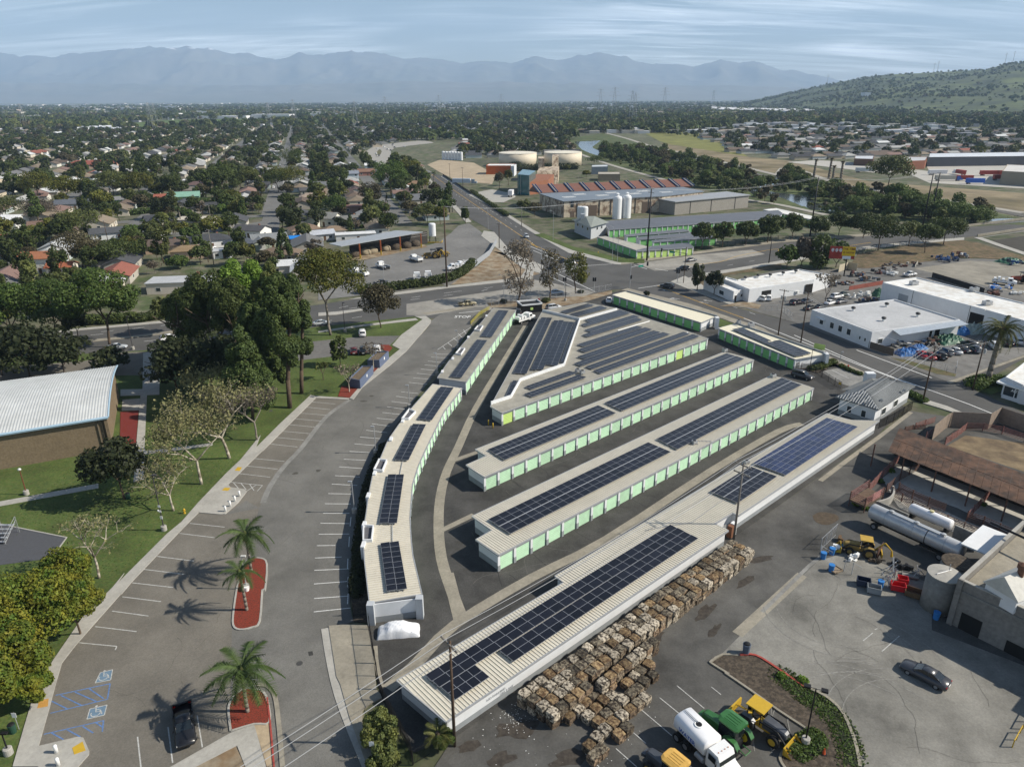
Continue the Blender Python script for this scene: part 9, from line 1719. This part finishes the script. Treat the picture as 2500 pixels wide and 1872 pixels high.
# ============================================================ cars
SIL,WHC,BLK,GRY,DGR=(.42,.44,.46),(.72,.72,.72),(.012,.012,.014),(.12,.125,.135),(.045,.047,.052)
for lab,s,to,kd,col in(
 ('black pickup truck parked nose down beside the palm shadow','m 1430,1205','m 1452,1420','pickup',BLK),('dark grey sedan on the pale concrete at the lower right','p 1440,805','p 1220,690','sedan',(.05,.053,.062)),('silver hatchback passing the forked ficus on the avenue','e 905,795','e 1000,790','sedan',SIL),('white SUV on the avenue left of the black oaks','e 1310,730','e 1400,715','suv',WHC),('silver car mostly hidden by the big ash trunk','f 585,610','f 680,600','sedan',SIL),
 ('tan pickup waiting at the end of the bus lane','f 1710,462','f 1820,452','pickup',(.3,.26,.16)),('pale blue silver sedan on the concrete lane by the verge trees','g 500,372','g 600,362','sedan',(.3,.37,.45)),('white hatchback with rear to the camera on the park drive','f 900,690','f 895,640','suv',WHC),('black SUV by the mulch beds','f 908,825','f 910,760','suv',BLK),('white car right of the black SUV by the mulch beds','f 1012,815','f 1015,760','suv',WHC),('dark car under the small tree by the drive','f 835,825','f 830,760','sedan',(.1,.02,.02)),
 ('pale silver SUV parked behind the wedge building roof','g 478,490','g 560,478','suv',SIL),('dark blue car at the top end of the curved row','g 208,525','g 215,480','suv',DGR),('white car behind the corner storage row','g 905,432','g 912,380','sedan',WHC),('dark SUV turning into the side street','g 1355,325','g 1260,310','suv',DGR),('grey sedan leaving the crossing on the avenue','c 1540,1385','c 1640,1370','sedan',GRY),('black SUV on the avenue under the signal pole','c 1475,1455','c 1380,1460','suv',BLK),
 ('silver white car driving down the diagonal road','c 268,1202','c 330,1260','suv',SIL),('dark car waiting at the crosswalk, far left','c 295,1335','c 350,1375','sedan',BLK),('dark car second in the queue at the crosswalk','c 545,1390','c 600,1430','sedan',BLK),('dark pickup in the queue behind the thin tree','c 480,1440','c 540,1480','pickup',DGR),('white car in the queue behind the thin tree','c 620,1400','c 680,1440','sedan',WHC),('silver van far up the diagonal road','b 1575,895','b 1510,830','suv',GRY),('dark car beside the van far up the diagonal road','b 1612,920','b 1540,860','sedan',DGR),('small pale car at the far bend of the diagonal road','b 1445,885','b 1420,850','sedan',SIL),
 ('charcoal SUV by the gate of the office court','h 500,1020','h 610,1050','suv',(.05,.05,.055)),('white SUV at the corner of the annex','h 168,420','h 60,395','suv',WHC),('white van rear beside the annex SUV','h 240,418','h 240,360','suv',WHC),('dark car first in the salvage yard row','h 455,452','h 520,440','suv',(.06,.04,.05)),('grey car behind the first dark one','h 530,440','h 600,425','sedan',GRY),('black car under the leafless tree','h 560,492','h 640,470','sedan',BLK),('dark car right of the leafless tree','h 640,485','h 720,465','sedan',DGR),('white sedan near the leafless tree','h 715,452','h 780,430','sedan',WHC),('white SUV behind the leafless tree','h 765,405','h 840,390','suv',WHC),('dark green car behind the white SUV','h 820,388','h 890,370','sedan',(.05,.07,.06)),('grey car by the warehouse back corner','h 800,442','h 880,425','sedan',GRY),
 ('bright red car by the mesh fence, left one','h 1425,855','h 1380,820','sedan',(.35,.015,.02)),('dark red car beside the bright red one','h 1480,865','h 1440,830','sedan',(.25,.01,.015)),('black car right of the red cars','h 1560,865','h 1520,830','suv',BLK),('grey car in the row behind the red cars','h 1605,835','h 1550,800','suv',GRY),('silver car in the row behind the red cars','h 1675,825','h 1620,790','sedan',SIL),('black sedan near the middle of the lot row','h 1735,812','h 1690,785','sedan',BLK),('dark SUV at the back of the lot row','h 1790,780','h 1740,760','suv',DGR),('dark van between the pole and the lot row','h 1820,815','h 1770,780','suv',(.03,.04,.06)),('white SUV left of the palm trunk','h 1975,785','h 1920,735','suv',WHC),('black SUV right of the palm trunk','h 2080,765','h 2040,725','suv',BLK),('white SUV at the right edge beyond the palm','h 2155,750','h 2120,710','suv',WHC),
 ('white pickup on the access road of the storage lot','h 1330,235','h 1420,220','pickup',WHC),('dark pickup at the hedge of the depot yard','f 1050,300','f 1120,290','pickup',DGR),('silver car in front of the clipped round tree','a 1290,1185','a 1350,1178','suv',GRY),('white sedan on the suburb street by the white bungalow','a 1050,1242','a 1120,1228','sedan',WHC),('white SUV beside the white hip roofed house','a 1625,1292','a 1700,1280','suv',WHC),('dark car by the cream flat roofed house','a 1595,1155','a 1640,1120','sedan',BLK),('white SUV parked behind the reddish tree','a 440,1280','a 500,1260','suv',WHC),('blue car on the driveway at the far left','a 150,1362','a 200,1350','sedan',(.03,.08,.22)),('white car in the shaded side street','b 137,940','b 137,900','sedan',WHC),('pale car at the left edge beyond the golden tree','a 90,722','a 120,720','suv',WHC),('dark car beside the lime tree in the suburb','b 390,1110','b 440,1105','suv',DGR)):
 car(lab,s,None,kd,col,to)
hw=random.Random(3)
for k in range(14):
 p=W('b 985,590 1060,530 1180,500')[k%3];p=(p[0]+hw.uniform(-14,14),p[1]+hw.uniform(-60,60));car('small %s car on the pale curved highway'%('white' if k%2 else 'dark'),None,hw.uniform(60,110),'sedan',WHC if k%2 else DGR,gq='%s cars on the curved highway'%('white' if k%2 else 'dark'),loc=p)
for k in range(40):
 b_=rd.randrange(-8,5);vb=v0+b_*64+rd.choice((-3.4,3.4));p=fromS(u0+rd.uniform(0,420),vb);x,y=pix((*p,0))
 if ipy(p,LEFTZ)and not any(ipy(p,e)for e in EXC)and math.hypot(*p)>330 and clear(p,4):c_=rd.choice(('white','silver','black','grey'));car('%s car parked along a suburban street'%c_,None,math.degrees(th)+rd.choice((0,180)),rd.choice(('sedan','suv')),dict(white=WHC,silver=SIL,black=BLK,grey=GRY)[c_],gq='%s cars parked along the suburban streets'%c_,loc=p)
def trailer(lb,s,L,col,ang,cab=None,gq='trailers in the yard beyond the field'):
 t=thg('semi_trailer',lb,'trailer',(*W(s)[0],0),R(ang),gq);mb=MB();mb.box(-L/2,-1.3,1.1,L/2,1.3,4.0);prt('box',mb,mat('trailer_%d_%d'%(col[0]*100,col[2]*100),col,.6,.05,.5),t,W0)
 for x in(-L*.4,-L*.32):
  for y in(-1,1):wheel(t,x,y,.52,.5)
 if cab:mb=MB();mb.box(L/2+.8,-1.2,.8,L/2+3.2,1.2,3.6);mb.box(L/2+3.2,-1.1,.8,L/2+4.8,1.1,2.1);prt('cab',mb,mat('cab_%d'%(cab[0]*100),cab,.5,0,1),t,W0);mb=MB();mb.box(L/2+3.19,-1.0,2.3,L/2+3.24,1.0,3.3);prt('windscreen',mb,GLASS,t,W0)
for k,(s,L,col,ang,cab)in enumerate((('d 1600,765',14,(.4,.38,.33),-5,(.05,.12,.4)),('d 1745,765',12,(.3,.05,.04),-5,None),('d 1830,790',12,(.04,.12,.45),-5,None),('d 1540,720',14,(.6,.6,.62),0,None),('d 1720,720',10,(.3,.05,.04),90,(.6,.62,.65)),('d 1940,725',14,(.35,.06,.05),0,(.6,.62,.65)),('d 2060,725',12,(.3,.05,.04),0,(.6,.62,.65)),('d 980,700',14,(.6,.6,.6),-5,None),('d 2020,760',9,(.25,.05,.04),0,None))):trailer(('tan box trailer with a blue cab','rust red trailer in front of the tan one','blue box trailer near the lone bush','long white trailer at the back','red trailer with white cab','dark red trailer with white cab further right','dark red trailer next to the tan building','white trailer beside the great eucalyptus','short red trailer by the tan building')[k],s,L,col,ang,cab)
trailer('blue and white truck trailer beside the dark wall of the diagonal road','b 1665,790',13,(.45,.52,.6),-8,(.3,.35,.4),None);trailer('white box van on the court of the glass office','c 150,885',7,(.68,.68,.7),80,None,None)
for k,(s,n,cols,sp_x,hm)in enumerate((('h 1300,835',1,'blue',2.6,1.6),('h 1400,790',1,'blue',2.0,1.0),('h 1620,735',1,'green',4.0,1.8),('h 1740,680',1,'blue',1.8,2.0),('h 1830,660',1,'greyc',3.5,2.4),('h 1590,700',1,'mixed',2.5,1.5),('h 300,375',1,'mixed',3,1.0),('h 440,365',1,'white',3.5,1.4),('h 500,350',1,'white',2.5,1.0),('h 920,235',1,'mixed',3,2.0),('h 1000,270',1,'mixed',4,1.6),('h 1080,385',1,'green',2,2.4),('h 930,400',1,'white',5,1.6),('h 1010,430',1,'mixed',4,1.2),('h 1120,210',1,'mixed',5,1.6),('h 1200,225',1,'white',4,1.5),('h 1280,150',1,'rust',8,1.3),('h 1180,165',1,'rust',7,1.2),('h 1580,105',1,'navy',6,2.0),('h 1640,120',1,'navy',5,1.8),('h 1700,100',1,'mixed',6,2.4),('h 2100,125',1,'green',5,1.6),('h 2170,145',1,'navy',5,1.8),('h 1980,370',1,'rust',4,1.2),('h 2020,330',1,'bluewhite',6,1.4),('h 2150,370',1,'white',3,.8),('h 1240,770',1,'mixed',3.5,1.2),('h 1470,770',1,'mixed',3,1.3),('h 1520,740',1,'rust',2.4,1.2),('h 740,310',1,'mixed',3,1.8),('h 820,300',1,'mixed',4,1.2))):
 CC=dict(blue=[(.02,.12,.34)],green=[(.03,.1,.06)],navy=[(.02,.05,.14),(.03,.08,.2),(.05,.06,.08)],greyc=[(.25,.3,.28)],white=[(.62,.62,.6)],rust=[(.13,.06,.045),(.1,.07,.05),(.25,.24,.22),(.06,.05,.05)],mixed=[(.5,.5,.5),(.05,.05,.05),(.15,.1,.07),(.04,.08,.16),(.13,.06,.05),(.25,.25,.24)],bluewhite=[(.02,.15,.5),(.6,.6,.62)])[cols]
 g=W(s)[0];rj=random.Random(k*3+1);nm=dict(blue='tarpaulin_heap',green='tarpaulin_heap',greyc='tarpaulin_heap').get(cols,'scrap_heap')
 where=('beside the warehouse yard fence','right of the big blue tarpaulin','behind the red cars','under the awning end','by the palm crown','between the green heap and the awning','by the workshop door','in front of the workshop wall','near the far workshop door','under the billboard','right of the billboard foot','near the long warehouse corner','along the warehouse back','behind the warehouse roof','left of the white pickup','next to the white pickup','along the foot of the brown slope, right part','along the foot of the brown slope, left part','in the dumpster row, left','in the dumpster row, right','at the top of the dumpster row','by the rubble at the right edge','cut by the right edge','beside the long warehouse','parked behind the long warehouse','at the right edge of the lot','in front of the warehouse awning','left of the black cars','beside the dark wall opening','left of the leafless tree','right of the leafless tree')[k]
 t=thg(nm,'%s heap %s'%(dict(blue='bright blue covered',green='green netted',greyc='grey green sheeted',white='white cluttered',rust='rusty scrap',mixed='mixed junk',bluewhite='blue and white cluttered',navy='navy blue dumpster')[cols],where),'heap',(*g,.03),rj.random())
 if cols in('blue','green','greyc'):
  V=[];n=14
  for i in range(n+1):
   for j in range(n+1):
    x,y=-1+2*i/n,-1+2*j/n;z=max(0,1-abs(x)**3)*max(0,1-abs(y)**3);V.append((x*sp_x,y*sp_x*.7,z*hm*(.6+.5*rj.random())))
  mb=MB();mb.add(V,[(i*(n+1)+j,(i+1)*(n+1)+j,(i+1)*(n+1)+j+1,i*(n+1)+j+1)for i in range(n)for j in range(n)]);prt('tarpaulin',mb,mat('tarp_'+cols,CC[0],.5,.15,1.5),t,W0)
 else:
  for q in range(16):
   x,y,a_=rj.uniform(-sp_x,sp_x)*.8,rj.uniform(-1,1)*sp_x*.4,rj.random()*3;c_=rj.choice(CC);mb=MB();w_,d_=rj.uniform(.4,1.6),rj.uniform(.2,.8);z=rj.uniform(0,hm*.5);mb.ob((x,y),(math.cos(a_),math.sin(a_)),w_,d_,z,z+rj.uniform(.2,hm*.6));prt('piece',mb,mat('scrap_%d_%d'%(c_[0]*100,c_[2]*100),c_,.7,.2,2),t,W0)
def pylon(lb,px,D,H,cat='pylon'):
 x,y,_=at_depth(px,300,D);t=thg('transmission_pylon',lb,'pylon',(x,y,0),gq='lattice pylons out on the plain');b=H*.09;mb=MB();r_=D*.00007+.06;prev=None
 for k in range(9):
  z=H*k/8;w_=b*(1-z/H)+.9
  ring=[(sx*w_,sy*w_,z)for sx,sy in((-1,-1),(1,-1),(1,1),(-1,1))]
  if prev:
   for i in range(4):mb.tu(prev[i],ring[i],r_,n=3,caps=False);mb.tu(prev[i],ring[(i+1)%4],r_*.6,n=3,caps=False)
  prev=ring
 prt('tower',mb,GALV,t,W0)
 for z,L in((.72,.2),(.84,.16),(.95,.12)):mb=MB();mb.tu((-H*L,0,H*z),(H*L,0,H*z),r_,n=3);mb.tu((-H*L,0,H*z),(0,0,H*(z+.05)),r_*.6,n=3);mb.tu((H*L,0,H*z),(0,0,H*(z+.05)),r_*.6,n=3);prt('cross_arm',mb,GALV,t,W0)
for k,(px,D,H)in enumerate(((1498,2200,84),(1464,2600,84),(1541,1900,72),(1548,1700,66),(1619,2700,88),(368,1480,52),(658,1500,50),(720,1900,55),(868,1700,52),(943,2400,62),(1073,2600,66),(1736,4200,90),(380,1700,50),(1224,3000,70),(58,1600,50))):pylon(('broad armed pylon, tallest on the skyline','pylon just left of the tallest','left of the pair right of the tallest pylon','right of the pair right of the tallest pylon','lone pylon before the valley gap','pylon standing on the levee field','pylon at the right end of the levee field','faint pylon right of the levee field','pylon above the far houses','pylon over the wooded belt','pylon left of the round tanks skyline','small pylon before the hill','second faint pylon behind the levee field','faint pylon over the middle of the plain','faint pylon at the far left')[k],px,D,H)
for k,(px,py)in enumerate(((2455,140),(2475,136),(2290,160),(2280,164),(2020,193))):
 x,y,z=at_depth(px,py+7,4400);t=thg('transmission_pylon','tiny mast on the ridge of the green hill, %s'%('near the top right','rightmost','middle pair right','middle pair left','at the left shoulder')[k],'pylon',(x,y,z));mb=MB();mb.tu((0,0,-15),(0,0,38),1.1,.6,4);prt('tower',mb,GALV,t,W0);mb=MB();mb.tu((-9,0,26),(9,0,26),.6,n=3);mb.tu((-6,0,33),(6,0,33),.6,n=3);prt('cross_arm',mb,GALV,t,W0)
t=thg('viaduct','low road bridge over the river in the middle distance','bridge',(*W('c 620,400')[0],0));a,b=W('c 360,398 880,385');mb=MB();mb.ob(((a[0]+b[0])/2,(a[1]+b[1])/2),unt(a,b),math.dist(a,b),12,4.2,5.4);prt('deck',mb,mat('brown_bridge_deck',(.22,.17,.13),.9,.1,.1),t)
for k in range(7):f=(k+.5)/7;mb=MB();mb.ob((a[0]+(b[0]-a[0])*f,a[1]+(b[1]-a[1])*f),unt(a,b),3,10,-2,4.19);prt('pier',mb,CCD,t)
# ============================================================ the person on the shaded walk
def person(lb,s,face):
 g=W(s)[0];t=thg('person',lb,'person',(*g,.1),R(face))
 J={'pel':(0,0,.95),'wai':(0,0,1.1),'che':(.02,0,1.35),'nec':(.03,0,1.52),'hea':(.05,0,1.68),'hl':(0,.1,.9),'kl':(.12,.11,.5),'fl':(.2,.11,.08),'tl':(.34,.11,.04),'hr':(0,-.1,.9),'kr':(-.02,-.11,.48),'fr':(-.24,-.11,.1),'tr':(-.12,-.11,.04),'sl':(.02,.2,1.42),'el':(-.08,.25,1.15),'wl':(.06,.26,.92),'pl':(.1,.26,.84),'sr':(.02,-.2,1.42),'er':(.02,-.26,1.14),'wr':(.2,-.26,.98),'pr':(.26,-.26,.92)}
 Rd=dict(pel=.15,wai=.13,che=.16,nec=.06,hea=.1,hl=.1,kl=.065,fl=.045,tl=.035,hr=.1,kr=.065,fr=.045,tr=.035,sl=.07,el=.045,wl=.032,pl=.035,sr=.07,er=.045,wr=.032,pr=.035)
 E_=[('pel','wai'),('wai','che'),('che','nec'),('nec','hea'),('pel','hl'),('hl','kl'),('kl','fl'),('fl','tl'),('pel','hr'),('hr','kr'),('kr','fr'),('fr','tr'),('che','sl'),('sl','el'),('el','wl'),('wl','pl'),('che','sr'),('sr','er'),('er','wr'),('wr','pr')]
 K=list(J);me=bpy.data.meshes.new('body');me.from_pydata([J[k]for k in K],[(K.index(a),K.index(b))for a,b in E_],[]);o=bpy.data.objects.new('body',me);LINK(o);md=o.modifiers.new('s','SKIN');sl=me.skin_vertices[0].data
 for i,k in enumerate(K):sl[i].radius=(Rd[k],Rd[k]);sl[i].use_root=k=='pel'
 o.modifiers.new('d','SUBSURF').levels=1;bpy.context.view_layer.update();m2=bpy.data.meshes.new_from_object(o.evaluated_get(bpy.context.evaluated_depsgraph_get()));bpy.data.objects.remove(o)
 m2.materials.clear();[m2.materials.append(x)for x in(mat('skin_tone',(.35,.2,.14),.7,0,1),mat('hi_vis_shirt',(.35,.5,.05),.8,0,1),mat('dark_trousers',(.03,.035,.05),.9,0,1))]
 for p in m2.polygons:z=p.center.z;p.material_index=0 if z>1.5 or(z<1.02 and abs(p.center.y)>.21)else(1 if z>.98 else 2);p.use_smooth=True
 obj('body',m2,t);mb=MB();mb.la([(.1,1.7),(.115,1.76),(.08,1.82),(.02,1.84)],10,(.04,0));prt('hat',mb,BKM,t,W0)
person('person in a yellow green top walking on the shaded path by the oaks','e 1150,1040',-70)
discard_prototypes()
mb=MB();lawnz=W('i 0,1000 0,480 700,430 1080,560 1720,380 1850,390 1500,720 1100,1130 880,1350 500,1100 520,985')
for k in range(9000):
 p=(random.uniform(-75,-20),random.uniform(50,110))
 if not ipy(p,lawnz):continue
 a_=random.random()*6.28;s_=random.uniform(.05,.13);mb.add([(p[0]+s_*math.cos(a_),p[1]+s_*math.sin(a_),.05),(p[0]-s_*math.cos(a_),p[1]-s_*math.sin(a_),.05),(p[0]+random.uniform(-.05,.05),p[1],.13)],[(0,1,2)])
o=obj('grass_tufts',mb.mesh('grass_tufts',LEAF['ficus']),kind='stuff');tag(o,'longer grass tufts scattered over the park lawn','grass')
mb=MB();mb.box(-27000,-1600,-3,27000,25500,2300);hz_=mb.mesh('haze',[]);m=bpy.data.materials.new('valley_haze');m.use_nodes=True;n=m.node_tree.nodes;l=m.node_tree.links;n.remove(n['Principled BSDF'])
pv=n.new('ShaderNodeVolumePrincipled');pv.inputs['Color'].default_value=(.52,.72,1,1);pv.inputs['Density'].default_value=6e-5;pv.inputs['Anisotropy'].default_value=0;l.new(pv.outputs[0],n['Material Output'].inputs['Volume']);hz_.materials.append(m);obj('haze',hz_,kind='stuff')
